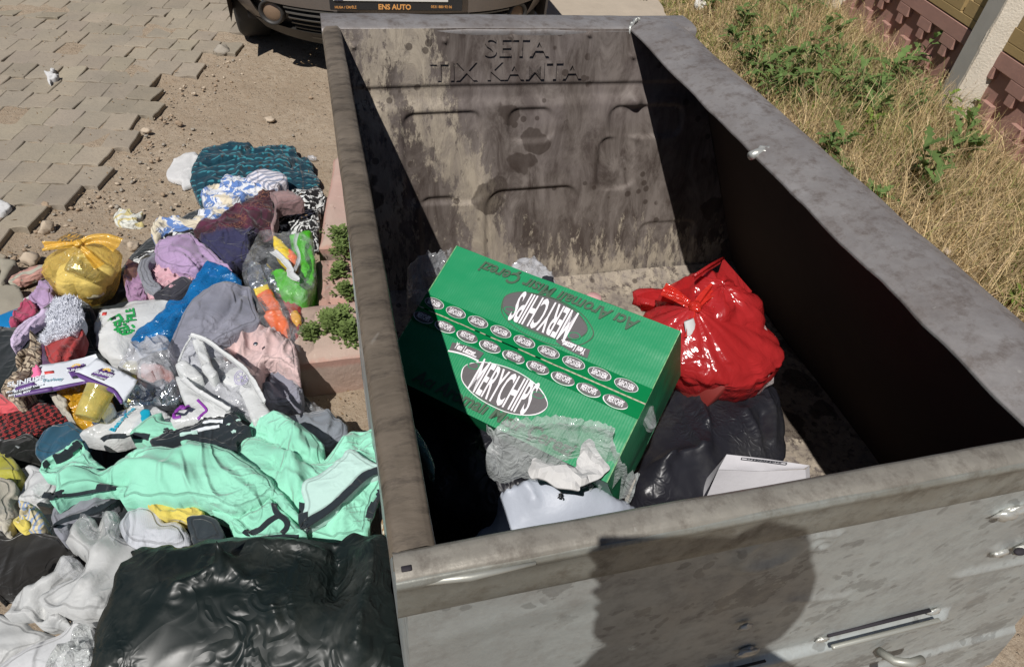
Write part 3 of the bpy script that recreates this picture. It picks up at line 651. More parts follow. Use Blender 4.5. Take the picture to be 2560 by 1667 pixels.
prof('rim_band', [(-.0265, H - .078), (-.0325, H - .074), (-.0345, H - .066), (-.0335, H - .02), (-.036, H - .012), (-.0365, H - .007), (-.0335, H - .002), (-.030, H - .0015)], 0, 0, M_BAND, 120, .0008, 6, along_x(-.413, .62))
mb = MB()
for a, b in (((-.409, -.03, H - .010), (-.28, -.037, H - .006)),): mb.tube([a, ((a[0] + b[0]) / 2, -.037, H - .008), b], [.0035, .0042, .002], 10)
mb.obj('bright_edge', M_ZN, bin_)
mb = MB(); mb.box((-.402, -.022, H + .0015), (.010, .006, .004), bev=.001); mb.obj('corner_notch', plain('dark_gap', C(36, 32, 38), .8), bin_)
# weld bead in the far right corner and the peg on the inner edge
mb = MB()
W_ = [np.array([.370, 1.360, H - .07]), np.array([.370, 1.361, H - .03]), np.array([.371, 1.363, H + .001])] + [np.array([.372 + .05 * t + random.gauss(0, .0015), 1.366 + .06 * t + random.gauss(0, .003), H + .003 + .006 * math.sin(t * 3)]) for t in np.linspace(0, 1, 22)]
mb.tube(W_, [.0025, .003, .004] + [random.uniform(.0025, .0055) for _ in range(22)], 8)
mb.obj('weld', M_WELD, bin_)
pg = at(1905, 378, H - .0); mb = MB(); mb.tube([pg + (.012, 0, -.002), pg + (-.010, -.004, -.001), pg + (-.030, -.010, -.004)], [.0095, .0088, .0085], 14); mb.ball(pg + (.004, -.002, .001), (.012, .012, .008), 12, 8, 0, .4, 3); mb.obj('peg', M_WELD, bin_)
# floor underside, axle stubs and wheels
mb = MB(); mb.box((.2, .66, ZB + .01), (1.2, 1.2, .02)); mb.obj('base_plate', M_OUT, bin_)
M_RUB = plain('black_rubber', (.02, .02, .02), .7)
for x, y in ((-.25, .15), (.65, .15), (-.25, 1.12), (.65, 1.12)):
    mb = MB(); t = np.linspace(0, 2 * math.pi, 25)
    P = np.array([[(x + a, y + r_ * math.cos(q), .085 + r_ * math.sin(q)) for a, r_ in ((-.02, .03), (-.022, .075), (-.015, .085), (.015, .085), (.022, .075), (.02, .03))] for q in t]); mb.grid(P); mb.box((x, y, .085), (.03, .06, .06)); wh = mb.obj('wheel', M_RUB, bin_)
    mb = MB(); mb.box((x, y, .15), (.06, .08, .05), bev=.004); mb.box((x - .03, y, .11), (.005, .05, .1)); mb.box((x + .03, y, .11), (.005, .05, .1)); mb.obj('castor_fork', M_ZN, wh)
# ================================================================== GRASS, WEEDS, FENCE
def blade_mat(name, lo, hi, tr=.25):
    n = NT(name); a = n.nd('Attribute', attribute_name='tint'); col = n.mix(n.noise(30, detail=3), lo, hi); col = n.mix(1.0, col, a.outputs['Color'], 'MULTIPLY')
    n.set(col, .75, 0, Specular_IOR_Level=.2); d = n.nd('BsdfTranslucent'); n.put(d.inputs[0], col); mx = n.nd('MixShader'); mx.inputs[0].default_value = tr
    n.L.new(n.b.outputs[0], mx.inputs[1]); n.L.new(d.outputs[0], mx.inputs[2]); n.L.new(mx.outputs[0], n.out.inputs[0]); return n.m
M_STRAW = blade_mat('dry_straw', C(186, 162, 120), C(226, 208, 170)); M_GREEN = blade_mat('weed_green', C(80, 102, 56), C(116, 136, 80)); M_FRESH = blade_mat('fresh_green', C(96, 118, 44), C(128, 150, 70))
M_PURS = blade_mat('creeper_green', C(92, 110, 62), C(124, 142, 88))
# fence line
FB = np.array([3.42, 2.93]); FD = np.array([math.cos(math.radians(258)), math.sin(math.radians(258))]); FN = np.array([FD[1], -FD[0]])   # FN points to the camera side
if FN @ (CAM[:2] - FB) < 0: FN = -FN
def fdist(x, y): return (np.stack([x, y], -1) - FB) @ FN      # >0 on this side of the fence
def gz(x, y): return .02 + .02 * np.clip((x - 1.2) / 1.5, 0, 1) + .015 * fbm(x * 1.2, y * 1.2, sd=77, o=2)
ys = np.linspace(.3, 9, 150); P = []
for y in ys:
    xa = 1.20 + .10 * y + .06 * float(vn(y * 2.0, 0, sd=5)); xb = 7.5
    t = np.linspace(0, 1, 70); x = xa + (xb - xa) * t ** 1.3; yy = np.full(70, y); z = gz(x, yy) + .012 * fbm(x * 12, yy * 12, sd=9) ; rp = np.clip((x - xa) / .35, 0, 1); z = z * rp - .035 * (1 - rp); P.append(np.stack([x, yy, z], 1))
n = NT('straw_litter_soil'); a = n.noise(14, detail=8, rough=.7); b = n.noise(70, n.obj((1, .3, 1)), detail=5, rough=.7, dist=1)
col = n.mix(n.ramp(a, (.35, 0), (.65, 1)), C(120, 106, 82), C(156, 138, 106)); col = n.mix(n.ramp(b, (.5, 0), (.62, 1)), col, C(196, 172, 126)); col = n.mix(n.ramp(n.noise(5, detail=5), (.52, 0), (.66, .7)), col, C(82, 86, 48))
M_SOIL = n.set(col, .95, 0, n.bump(n.math('ADD', a, b), .9, .02), Specular_IOR_Level=.1)
mb = MB(); mb.grid(np.array(P)); tag(mb.obj('verge', M_SOIL), None, None, kind='structure')
def visible(x, y, z):
    d = R.T @ (np.array([x, y, z]) - CAM); u, v = d[0] / d[2] * F_PX + CX, d[1] / d[2] * F_PX + CY; return -250 < u < 2850 and -350 < v < 1950 and d[2] > 0
def blades(num, area, hfun, wfun, colfun, bend=.5, zoff=0, seg=4, lean=None, heads=0):
    V, Fc, T = [], [], []; n0 = 0; made = 0; tries = 0
    while made < num and tries < num * 30:
        tries += 1; x = random.uniform(area[0], area[1]); y = random.uniform(area[2], area[3])
        xa = 1.50 + .24 * max(0, y - 1.8)
        if x < xa + random.uniform(-.05, .06) or fdist(np.array(x), np.array(y)) < .02: continue
        if not visible(x, y, .15): continue
        pr = hfun(x, y)
        if pr is None: continue
        made += 1; h = pr; wd = wfun(); a = random.uniform(0, 6.283); z0 = float(gz(x, y)) - .01; bd = random.uniform(.1, bend) * h
        if lean is not None and random.random() < .5: a = lean + random.gauss(0, .5)
        ca, sa = math.cos(a), math.sin(a); ax = random.uniform(0, 6.283); wx, wy = math.cos(ax) * wd, math.sin(ax) * wd; c = colfun(x, y)
        for k in range(seg + 1):
            t = k / seg; o = bd * t * t; zz = z0 + h * t - (bd * bd / h) * t * t * .4; q = (1 - t) ** .6 * .5 + .06
            kx = random.uniform(-.003, .003)
            V += [(x + ca * o - wx * q + kx, y + sa * o - wy * q, zz), (x + ca * o + wx * q + kx, y + sa * o + wy * q, zz)]; T += [c, c]
        Fc += [(n0 + 2 * k, n0 + 2 * k + 1, n0 + 2 * k + 3, n0 + 2 * k + 2) for k in range(seg)]; tip = V[-1]; n0 += 2 * seg + 2
        if heads and random.random() < heads:      # seed head: a few bristly flakes
            for j in range(5):
                b = random.uniform(0, 6.283); l = random.uniform(.012, .028); zz = tip[2] - j * .006; w2 = .0028
                p = (tip[0] + math.cos(b) * l * .45 + ca * l * .5, tip[1] + math.sin(b) * l * .45 + sa * l * .5, zz + l * .75)
                V += [(tip[0] - w2, tip[1], zz), (tip[0] + w2, tip[1] + w2, zz), p]; T += [c] * 3; Fc.append((n0, n0 + 1, n0 + 2)); n0 += 3
    return V, Fc, T
def dens(x, y): return float(vn(x * 2.3, y * 2.3, sd=61)) + .5 * float(vn(x * 6, y * 6, sd=62))
def h_straw(x, y):
    fd = float(fdist(np.array(x), np.array(y))); e = min(1, max(.12, (x - 1.55 - .24 * max(0, y - 1.8)) / .6)); return random.uniform(.07, .24) * (.40 + e) * (1.0 if fd > .25 else .8)
def c_straw(x, y):
    k = random.uniform(.45, 1.3); 
    if random.random() < .10 + .35 * max(0, dens(x, y)): return (k * .52, k * .70, k * .40)
    return (k, k * random.uniform(.93, 1.0), k * random.uniform(.82, 1.0))
V, Fc, T = blades(20000, (1.7, 5.5, .4, 7.5), h_straw, lambda: random.uniform(.0022, .0055), c_straw, 1.1, heads=.35)
o = mesh_obj('dry_grass', V, Fc, M_STRAW, None, False, cols=np.array(T)); tag(o, 'dry straw coloured grass covering the verge beside the fence', 'grass', kind='stuff')
# flattened straw litter
V, Fc, T = [], [], []; n0 = 0
for i in range(9000):
    x, y = random.uniform(1.68, 4.6), random.uniform(.5, 6)
    if x < 1.5 + .24 * max(0, y - 1.8) or fdist(np.array(x), np.array(y)) < .03 or not visible(x, y, .1): continue
    a = random.uniform(0, 6.283); l = random.uniform(.02, .09); z = float(gz(x, y)) + random.uniform(.004, .05); dz = random.uniform(-.3, .3) * l; w_ = .0022; ca, sa = math.cos(a), math.sin(a)
    V += [(x - sa * w_, y + ca * w_, z), (x + sa * w_, y - ca * w_, z), (x + ca * l, y + sa * l, z + dz)]; k = random.uniform(.75, 1.2); T += [(k, k * .97, k * .9)] * 3; Fc.append((n0, n0 + 1, n0 + 2)); n0 += 3
o = mesh_obj('straw_litter', V, Fc, M_STRAW, None, False, cols=np.array(T)); tag(o, 'flattened broken straw lying between the standing grass', 'straw', kind='stuff')
# low green ground cover along the edge
def h_gr(x, y): return random.uniform(.02, .07) if dens(x, y) > .05 or x < 1.8 + .24 * max(0, y - 1.8) else None
V, Fc, T = blades(9000, (1.6, 4.2, .4, 6), h_gr, lambda: random.uniform(.004, .008), lambda x, y: (lambda k: (k, k, k * .8))(random.uniform(.6, 1.25)), 1.2, seg=3)
o = mesh_obj('ground_cover', V, Fc, M_FRESH, None, False, cols=np.array(T)); tag(o, 'low fresh green growth among the dry grass near the container', 'ground cover', kind='stuff')
# broad leaved weeds, each its own plant
def leaf(mb, base, a, l, wd, pitch, sd, T, toothed=True):
    n_ = 9; L, Rr, Mi = [], [], []
    for k in range(n_ + 1):
        t = k / n_; wv = wd * (math.sin(math.pi * min(1, t * .92 + .06)) ** .8) * ((1.25 if k % 2 else .62) if toothed else 1); s_ = l * t; z = s_ * math.sin(pitch) - l * .55 * t * t * math.cos(pitch) * .8; r_ = s_ * math.cos(pitch)
        p = np.array(base) + np.array([math.cos(a) * r_, math.sin(a) * r_, z]); sd_ = np.array([-math.sin(a), math.cos(a), 0]); up = np.array([0, 0, wv * .35]); tw = (t * .12 if toothed else 0)
        L.append(p - sd_ * wv + up); Mi.append(p); Rr.append(p + sd_ * wv + up)
    G = np.stack([np.array(L), np.array(Mi), np.array(Rr)], 1); mb.grid(G); k = random.uniform(.75, 1.2); T += [(k * .95, k, k * .95)] * (3 * (n_ + 1))
def weed(p, hgt, nl, wd, sd, lab, group=None, mat=None, name='leafy_weed', toothed=True, zb=None):
    random.seed(sd); x, y = p; z = float(gz(x, y)) - .01 if zb is None else zb; root = thing(name, lab, 'weed', (x, y, z), group); mb = MB(); T = []; st = MB(); ns = max(2, nl // 7)
    for s_ in range(ns):
        a = random.uniform(0, 6.283); ln = random.uniform(.1, .5) * hgt; top = np.array([x + math.cos(a) * ln, y + math.sin(a) * ln, z + hgt * random.uniform(.6, 1)]); b0 = np.array([x, y, z]); mid = (top + b0) / 2 + np.array([math.cos(a), math.sin(a), 0]) * -.1 * hgt * 0
        pts = [b0, mid + (0, 0, hgt * .08), top]; st.tube(pts, [.0035, .003, .0015], 5)
        for j in range(nl // ns):
            t = random.uniform(.15, 1); q = b0 + (mid + (0, 0, hgt * .08) - b0) * min(1, t * 2) if t < .5 else (mid + (0, 0, hgt * .08)) + (top - mid - (0, 0, hgt * .08)) * (t - .5) * 2
            leaf(mb, q, random.uniform(0, 6.283), wd * random.uniform(2.2, 4.2), wd * random.uniform(.35, .6), random.uniform(.1, 1.0), 0, T, toothed)
    m = mat or M_GREEN
    mesh_obj('leaves', np.concatenate(mb.v), mb.f, m, root, True, cols=np.array(T)); v = np.concatenate(st.v); mesh_obj('stems', v, st.f, m, root, True, cols=np.full((len(v), 3), .9))
    return root
WG = 'broad-leaved weeds among the dry grass'; spots = []
random.seed(77)
for i in range(84):
    u, v = random.uniform(1780, 2280), random.uniform(-60, 210)
    if i % 2 == 0: u, v = random.uniform(1760, 2420), random.uniform(-60, 480)
    q = at(u, v + 40, .1)
    if fdist(q[0], q[1]) < .08 or q[0] < 1.75 + .1 * q[1]: continue
    spots.append((q[0], q[1], random.uniform(.13, .32)))
for k, (x, y, h) in enumerate(spots): weed((x, y), h, random.randint(12, 28), random.uniform(.022, .05), 300 + k, 'dusty green broad-leaved weed standing in the dry grass near the fence', WG)
for u, v, h, lab in ((2385, 300, .20, 'bright green weed growing against the foot of the concrete post'), (2450, 290, .16, 'tall single-leaved weed right of the concrete post foot'), (2180, 325, .14, 'low green weed beside the bald patch above the rim peg')):
    q = at(u, v, .08); weed((q[0], q[1]), h, 14, .03, int(u), lab, mat=M_FRESH)
for u, v, h, lab in ((2545, 745, .12, 'dense clover patch at the right edge beside the container rim'), (1600, 5, .1, 'small green tuft at the top edge right of the car')):
    q = at(u, v, .08); weed((q[0], q[1]), h, 60, .016, int(u) + 1, lab, mat=M_FRESH, toothed=False)
# creeping weeds in the kerb joints
def creeper(cx, cy, rx, ry, n_, lab, z=.15, key='c4', sd=1):
    random.seed(sd); q = at(*px(key, (cx, cy))[0], z); root = None; mb = MB(); T = []; m2 = at(*px(key, (cx + rx, cy))[0], z); m3 = at(*px(key, (cx, cy - ry))[0], z); ax, ay = abs(m2[0] - q[0]), abs(m3[1] - q[1])
    for i in range(int(n_ * .55)):
        a = random.uniform(0, 6.283); r_ = abs(random.gauss(0, .5)) * (1 + .45 * math.sin(a * 3 + sd)); x = q[0] + math.cos(a) * r_ * ax; y = q[1] + math.sin(a) * r_ * ay; zz = z + random.uniform(.002, .045) * (1.15 - r_)
        for j in range(6):
            b = a + random.gauss(0, .9); l = random.uniform(.010, .018); w_ = l * .32; o_ = np.array([x + random.gauss(0, .006), y + random.gauss(0, .006), zz + random.uniform(0, .01)]); d_ = np.array([math.cos(b), math.sin(b), random.uniform(-.1, .8)]); s_ = np.array([-math.sin(b), math.cos(b), 0])
            mb.add([o_, o_ + d_ * l * .6 + s_ * w_, o_ + d_ * l, o_ + d_ * l * .6 - s_ * w_], [(0, 1, 2, 3)]); k = random.uniform(.7, 1.25); T += [(k, k, k * .9)] * 4
    o = mesh_obj('creeping_weed', np.concatenate(mb.v), mb.f, M_PURS, None, False, loc=tuple(q), cols=np.array(T)); tag(o, lab, 'weed')
creeper(2060, 180, 130, 130, 130, 'topmost creeping weed in the kerb joint, by the container rim', sd=1); creeper(2060, 350, 110, 100, 100, 'creeping weed just right of the dark kerb gap', sd=2)
creeper(2040, 600, 110, 80, 90, 'small creeping weed in the middle of the kerb joint', sd=3, z=.13); creeper(2110, 800, 110, 70, 110, 'flat creeping weed above the largest clump', sd=4, z=.14)
creeper(1990, 1170, 240, 170, 420, 'largest bushy green creeper on the end of the kerb', sd=5, z=.15); creeper(2160, 1270, 130, 90, 170, 'creeper spilling over the kerb block beside the container', sd=6, z=.155)
creeper(1720, 1310, 130, 60, 90, 'thin sprig creeping out to the left of the largest clump', sd=7, z=.14)
for i, (u, v) in enumerate(((606, 112), (600, 105))): 
    q = at(u, v, .03)
creeper(300, 760, 60, 80, 50, 'dry little tuft against the last paver below the car', z=.03, key=None or 'c1', sd=9) if False else None
random.seed(5)
# concrete panel fence
M_POST = plain('cast_concrete', C(158, 154, 146), .9, bs=120, bd=.002); M_RPOST = plain('rough_concrete', C(206, 196, 180), .95, bs=90, bd=.012)
M_PINK = plain('dusty_pink_panel', C(160, 122, 110), .9, bs=60, bd=.003); M_OCH = plain('ochre_panel', C(158, 134, 90), .9, bs=60, bd=.003)
fence = thing('concrete_fence', 'cast concrete fence with pink and ochre patterned panels between grey posts', 'fence', (FB[0], FB[1], .0))
fr = np.array([[FD[0], -FN[0], 0], [FD[1], -FN[1], 0], [0, 0, 1.0]])     # local x along fence, y away from camera, z up
def floc(a, b, z): return np.array([FB[0] + FD[0] * a - FN[0] * b, FB[1] + FD[1] * a - FN[1] * b, z])
def fbox(mb, a0, a1, b0, b1, z0, z1, m=0, bev=0): mb.box(floc((a0 + a1) / 2, (b0 + b1) / 2, (z0 + z1) / 2), (a1 - a0, b1 - b0, z1 - z0), fr, m, bev)
for k in (-3, -2, -1, 0, 1, 2):
    a = k * 2.0; mb = MB(); fbox(mb, a - .10, a + .05, -.05, .12, -.1, 2.2, 0, .006); p = mb.obj('post', M_POST, fence, 'auto')
    mb = MB(); zs = np.linspace(-.1, 2.2, 60)
    G = np.array([[floc(a + .053 + (.075 if q else 0) * min(1, q / 2) + .004 * float(vn(z * 30, q * 7, sd=k + 9)), b, z) for q, b in enumerate((-.049, -.01, .04, .10))] for z in zs]); mb.grid(G)
    G = np.array([[floc(a + .040 + t * .018, -.0525 - .003 * float(fbm(z * 26, t * 6, sd=k)), z) for t in (0, .25, .5, .75, 1)] for z in zs]); mb.grid(G); q = mb.obj('rough_edge', M_RPOST, p)
for k in (-3, -2, -1, 0, 1):
    a0, a1 = k * 2.0 + .075, k * 2.0 + 1.925
    for c in range(4):
        z0 = -.09 + c * .55; z1 = z0 + .544; m = (M_PINK, M_PINK, M_OCH, M_PINK, M_OCH)[c] if c != 1 else M_OCH
        m = M_PINK if c in (0, 3) else M_OCH
        mb = MB(); fbox(mb, a0, a1, .065, .095, z0, z1); fbox(mb, a0, a1, .03, .065, z1 - .09, z1, 0, .004); fbox(mb, a0, a1, .03, .065, z0, z0 + .05, 0, .004)
        L = a1 - a0; nb = 6
        for j in range(nb):      # raised stepped star motif
            ca = a0 + (j + .5) * L / nb; wj = L / nb
            for s_, (ww, zz0, zz1) in enumerate(((.9, .05, .13), (.62, .13, .21), (.34, .21, .28))):
                fbox(mb, ca - wj * ww / 2, ca + wj * ww / 2, .03 + .001 * s_, .065, z0 + zz0, z0 + zz1, 0, .003)
            for s_, (ww, zz0, zz1) in enumerate(((.5, .39, .455), (.22, .33, .39))):
                fbox(mb, a0 + j * L / nb - (0 if j == 0 else wj * ww / 2), a0 + j * L / nb + wj * ww / 2, .03 + .001 * s_, .065, z0 + zz0, z0 + zz1, 0, .003)
        mb.obj('panel', m, fence, 'auto')
for u, v, r, lab in ((2370, 585, .03, 'flat pinkish oval stone lying beside the grey rim'), ):
    q = at(u, v * 1.075, .06); mb = MB(); rock(mb, (q[0], q[1], q[2]), r, 3, 0, 16, 10, .3); tag(mb.obj('stone', M_ST[0], None, loc=tuple(q)), lab, 'stone')
q = at(1720, 8, .1); cloth('paper_scrap', 'scrap of white paper at the verge edge at the top', 'paper', plain('white_paper', C(220, 218, 210), .8), [(1738, -2), (1760, 2), (1765, 14), (1748, 20)], z=.1, hump=.01, fold=.01, fs=.03, edge=.01, drop=.03, res=.006, seed=4)

# ================================================================== THE PARKED CAR (its nose looks over the container)
M_CAR = plain('dusty_grey_paint', C(112, 104, 98), .42, .35, bs=200, bd=.0003); M_BLK = plain('black_trim', C(46, 44, 42), .55, 0, bs=80, bd=.001); M_GLS = plain('car_glass', (.02, .025, .03), .08)
M_SLAT = plain('grey_trim', C(84, 82, 78), .5); M_PLT = plain('plate_white', C(216, 216, 210), .4); M_BLU = plain('plate_blue', C(40, 76, 160), .4); M_ORG = plain('orange_ink', C(222, 160, 90), .6); M_INK = plain('black_ink', (.02, .02, .022), .5); M_CHR = plain('chrome', (.6, .6, .6), .12, 1)
XC = .045; HWD = .915
car = thing('parked_car', 'dark grey dusty car parked behind the container, front bumper and number plate showing', 'car', (XC, 5.2, 0))
def fy(s_, z):      # front surface of the car: y for a lateral fraction s and a height z
    return 3.50 + .34 * abs(s_) ** 3.2 + .03 * abs(s_) ** 1.5 + .10 * max(0, (z - .50)) ** 1.2 + (.10 * max(0, .34 - z) / .16)
def hw(z): return HWD - .16 * max(0, (.46 - z) / .28) ** 1.3
def skin(z0, z1, s0, s1, off=0, nz=10, ns=40, dent=None):
    G = []
    for z in np.linspace(z0, z1, nz): G.append([(XC + s_ * hw(z), fy(s_, z) - off, z) for s_ in np.linspace(s0, s1, ns)])
    return np.array(G)
def slab(name, z0, z1, s0, s1, off, th, mat, parent, nz=8, ns=40):
    mb = MB(); a = skin(z0, z1, s0, s1, off, nz, ns); b = skin(z0, z1, s0, s1, off - th, nz, ns); mb.grid(a); 
    mb.grid(np.stack([b[0], a[0]])); mb.grid(np.stack([a[-1], b[-1]])); mb.grid(np.stack([a[:, 0], b[:, 0]], 0)); mb.grid(np.stack([b[:, -1], a[:, -1]], 0)); return mb.obj(name, mat, parent, 'auto')
slab('bumper', .405, .66, -1, 1, 0, .25, M_CAR, car, 12, 70); slab('bumper_lip', .19, .262, -.97, .97, .012, .2, M_BLK, car, 6, 60)
slab('bumper', .25, .41, -1, -.90, .004, .2, M_CAR, car, 8, 8); slab('bumper', .25, .41, .90, 1, .004, .2, M_CAR, car, 8, 8)
gr = slab('lower_grille', .25, .41, -.93, .93, -.05, .02, M_INK, car, 6, 60)
for z in (.275, .305, .335, .365, .392):
    for a, b in ((-.70, -.40), (-.30, .30), (.40, .70)): slab('grille_slat', z - .004, z + .004, a, b, -.004, .05, M_SLAT, car, 3, 24)
for s0 in (-1, 1): slab('grille_divider', .262, .405, min(s0 * .30, s0 * .41), max(s0 * .30, s0 * .41), .002, .05, M_BLK, car, 5, 8)
slab('air_slot', .222, .234, -.62, .62, .014, .03, M_SLAT, car, 3, 30)
for s_ in (-.80, .80):
    yy = fy(s_, .345) - .004; mb = MB(); t = np.linspace(0, 2 * math.pi, 33); nrm = rotz(-math.copysign(.55, s_) * -1 if False else (.45 if s_ > 0 else -.45))
    c0 = np.array([XC + s_ * hw(.345), yy, .345]); G = np.array([[c0 + nrm @ np.array([r_ * math.cos(q), d_, r_ * math.sin(q) * .92]) for r_, d_ in ((.072, .03), (.070, -.006), (.060, -.008), (.052, .004), (.050, .012))] for q in t]); mb.grid(G); fl = mb.obj('fog_light', M_BLK, car)
    mb = MB(); G = np.array([[c0 + nrm @ np.array([r_ * math.cos(q), d_, r_ * math.sin(q) * .92]) for r_, d_ in ((.050, .010), (.035, .003), (.015, 0), (0.0001, -.001))] for q in t]); mb.grid(G); mb.obj('lens', plain('dusty_lens', C(120, 100, 82), .25), fl)
mb = MB(); mb.tube([(XC - .93 * .90, fy(-.93, .44) - .012, .46), (XC - .885 * .86, fy(-.88, .41) - .016, .415), (XC - .80 * .9, fy(-.83, .39) - .014, .395)], .006, 8); mb.obj('trim_strip', M_CHR, car)
# bonnet, wings, cabin as lofted body
def sec(y, w_, zt, zs_, zb=.25):
    o = []
    for t in np.linspace(-1, 1, 25): o.append((XC + w_ * t * (1 - .0 * abs(t)), y + .34 * abs(t) ** 3.2 * max(0, 1 - (y - 3.6) / .9), zb + (zs_ - zb) * 1 if False else (zs_ + (zt - zs_) * (1 - abs(t) ** 3.5) ** .7)))
    return o
mb = MB(); mb.grid(np.array([sec(3.60, .90, .69, .655), sec(3.75, .905, .80, .72), sec(4.1, .91, .88, .80), sec(4.55, .91, .95, .86), sec(4.72, .90, .96, .88)])[:, ::-1]); mb.obj('bonnet', M_CAR, car)
mb = MB(); mb.grid(np.array([sec(4.70, .80, .96, .90), sec(5.05, .74, 1.18, 1.12), sec(5.45, .66, 1.40, 1.34)])[:, ::-1]); mb.obj('windscreen', M_GLS, car)
mb = MB(); mb.grid(np.array([sec(5.42, .66, 1.40, 1.34), sec(5.9, .67, 1.45, 1.40), sec(6.6, .65, 1.43, 1.38), sec(7.2, .62, 1.28, 1.24), sec(7.65, .74, .98, .95), sec(7.8, .85, .60, .55), sec(7.78, .85, .28, .26)])[:, ::-1]); mb.obj('roof', M_CAR, car)
for s_ in (-1, 1):
    mb = MB(); G = np.array([[(XC + s_ * (.905 + .02 * math.sin(z * 3)), y, z) for z in np.linspace(.24, .88, 8)] for y in np.linspace(3.84, 7.7, 50)]); mb.grid(G if s_ > 0 else G[:, ::-1]); mb.obj('side', M_CAR, car)
    mb = MB(); G = np.array([[(XC + s_ * (.90 - .24 * t), 4.7 + .75 * t + k * (3.0 - 1.3 * t), .87 + .5 * t) for t in (0, .33, .66, 1)] for k in np.linspace(0, 1, 12)]); mb.grid(G if s_ > 0 else G[:, ::-1]); mb.obj('side_window', M_GLS, car)
    for y in (4.35, 7.0):
        mb = MB(); t = np.linspace(0, 2 * math.pi, 33); x0 = XC + s_ * .90
        mb.grid(np.array([[(x0 - s_ * a, y + r_ * math.cos(q), .31 + r_ * math.sin(q)) for a, r_ in ((.02, .18), (-.01, .20), (-.02, .29), (.0, .31), (.16, .31), (.18, .25))] for q in t])); wh = mb.obj('wheel', M_RUB, car)
        mb = MB(); mb.grid(np.array([[(x0 - s_ * a, y + r_ * math.cos(q), .31 + r_ * math.sin(q)) for a, r_ in ((.01, .19), (.02, .15), (.005, .06), (.0, .001))] for q in t])); mb.obj('rim', M_CHR, wh)
mb = MB(); mb.box((XC, 5.75, .27), (1.66, 3.7, .06)); mb.box((XC, 5.75, .5), (1.5, 3.6, .4)); mb.obj('underbody', M_INK, car)
for s_ in (-1, 1):
    slab('headlight', .60, .70, min(s_ * .62, s_ * .95), max(s_ * .62, s_ * .95), .006, .03, M_GLS, car, 6, 16)
# plate
PXC = XC - .055; yp = 3.475; mb = MB(); mb.box((PXC + .02, yp, .502), (.70, .012, .145), bev=.004); pl = mb.obj('plate_holder', M_INK, car, 'auto')
mb = MB(); mb.box((PXC - .01, yp - .009, .527), (.60, .004, .10), bev=.0015); pt = mb.obj('number_plate', M_PLT, pl, 'auto')
mb = MB(); mb.box((PXC - .2835, yp - .0125, .527), (.045, .002, .094)); mb.obj('blue_strip', M_BLU, pt)
def ftext(name, body, size, x, z, y, mat, parent, sx=1, bold=0):
    v, f_ = text_geo(body, size, sx, bold); mb = MB(); mb.add(np.stack([x + v[:, 0], np.full(len(v), y), z + v[:, 1]], 1), f_); return mb.obj(name, mat, parent, False)
ftext('lettering', '06 BG 5102', .085, PXC + .02, .497, yp - .0118, M_INK, pt, .9, .001) if False else None
mb = MB()
for i, wd in enumerate((.034, .03, .036, .032, .03, .036, .03)): mb.box((PXC - .21 + i * .068 + (.03 if i > 1 else 0), yp - .0118, .503), (wd, .0012, .066), bev=0)
ftext('lettering', 'ENS AUTO', .036, PXC + .005, .449, yp - .0072, M_ORG, pl, 1.0, .0012); ftext('lettering', 'HUSA / ÜRFİLİ', .017, PXC - .25, .447, yp - .0072, M_ORG, pl, 1.0, .0003); ftext('lettering', '0531 880 92 06', .019, PXC + .255, .452, yp - .0072, M_ORG, pl, .95, .0003)

# ================================================================== THE PHOTOGRAPHER (stands behind the camera; only the shadow shows)
def skin_body(name, nodes, edges, root, mat, parent, sub=2):
    me = bpy.data.meshes.new(name); me.from_pydata([p[:3] for p in nodes], edges, []); o = bpy.data.objects.new(name, me); COL.objects.link(o)
    md = o.modifiers.new('s', 'SKIN'); 
    for i, p in enumerate(nodes):
        sv = me.skin_vertices[0].data[i]; r_ = p[3] if isinstance(p[3], tuple) else (p[3], p[3]); sv.radius = r_; sv.use_root = (i == root)
    o.modifiers.new('d', 'SUBSURF').levels = sub; o.modifiers['d'].render_levels = sub
    bpy.context.view_layer.update(); m2 = bpy.data.meshes.new_from_object(o.evaluated_get(bpy.context.evaluated_depsgraph_get())); bpy.data.objects.remove(o)
    v = np.array([tuple(q.co) for q in m2.vertices]); f_ = [tuple(p.vertices) for p in m2.polygons]; bpy.data.meshes.remove(m2); return v, f_
SK = plain('skin', C(190, 140, 112), .6, bs=200, bd=.0006); JK = fabric('dark_jacket', C(54, 58, 70)); TR = fabric('dark_trousers', C(40, 42, 50)); HR = plain('dark_hair', C(34, 26, 22), .8, bs=300, bd=.004)
bx = -.335
nodes = [(bx, -.60, .98, (.15, .11)), (bx, -.60, 1.15, (.14, .10)), (bx, -.61, 1.32, (.16, .11)), (bx, -.585, 1.50, (.17, .14)), (bx, -.575, 1.56, .06), (bx, -.525, 1.63, .055),
         (bx + .18, -.60, 1.49, .06), (bx + .20, -.50, 1.34, .05), (bx + .00, -.435, 1.585, .034), (bx - .18, -.60, 1.49, .06), (bx - .22, -.50, 1.34, .05), (bx - .115, -.435, 1.585, .034),
         (bx + .10, -.60, .90, .09), (bx + .12, -.58, .50, .06), (bx + .13, -.60, .10, .042), (bx + .14, -.52, .05, .04), (bx - .10, -.60, .90, .09), (bx - .12, -.58, .50, .06), (bx - .13, -.60, .10, .042), (bx - .14, -.52, .05, .04),
         (bx + .035, -.46, 1.645, (.08, .08)), (bx + .04, -.445, 1.705, (.072, .08))]
edges = [(0, 1), (1, 2), (2, 3), (3, 4), (4, 5), (3, 6), (6, 7), (7, 8), (3, 9), (9, 10), (10, 11), (0, 12), (12, 13), (13, 14), (14, 15), (0, 16), (16, 17), (17, 18), (18, 19), (5, 20), (20, 21)]
v, f_ = skin_body('body', nodes, edges, 0, SK, None)
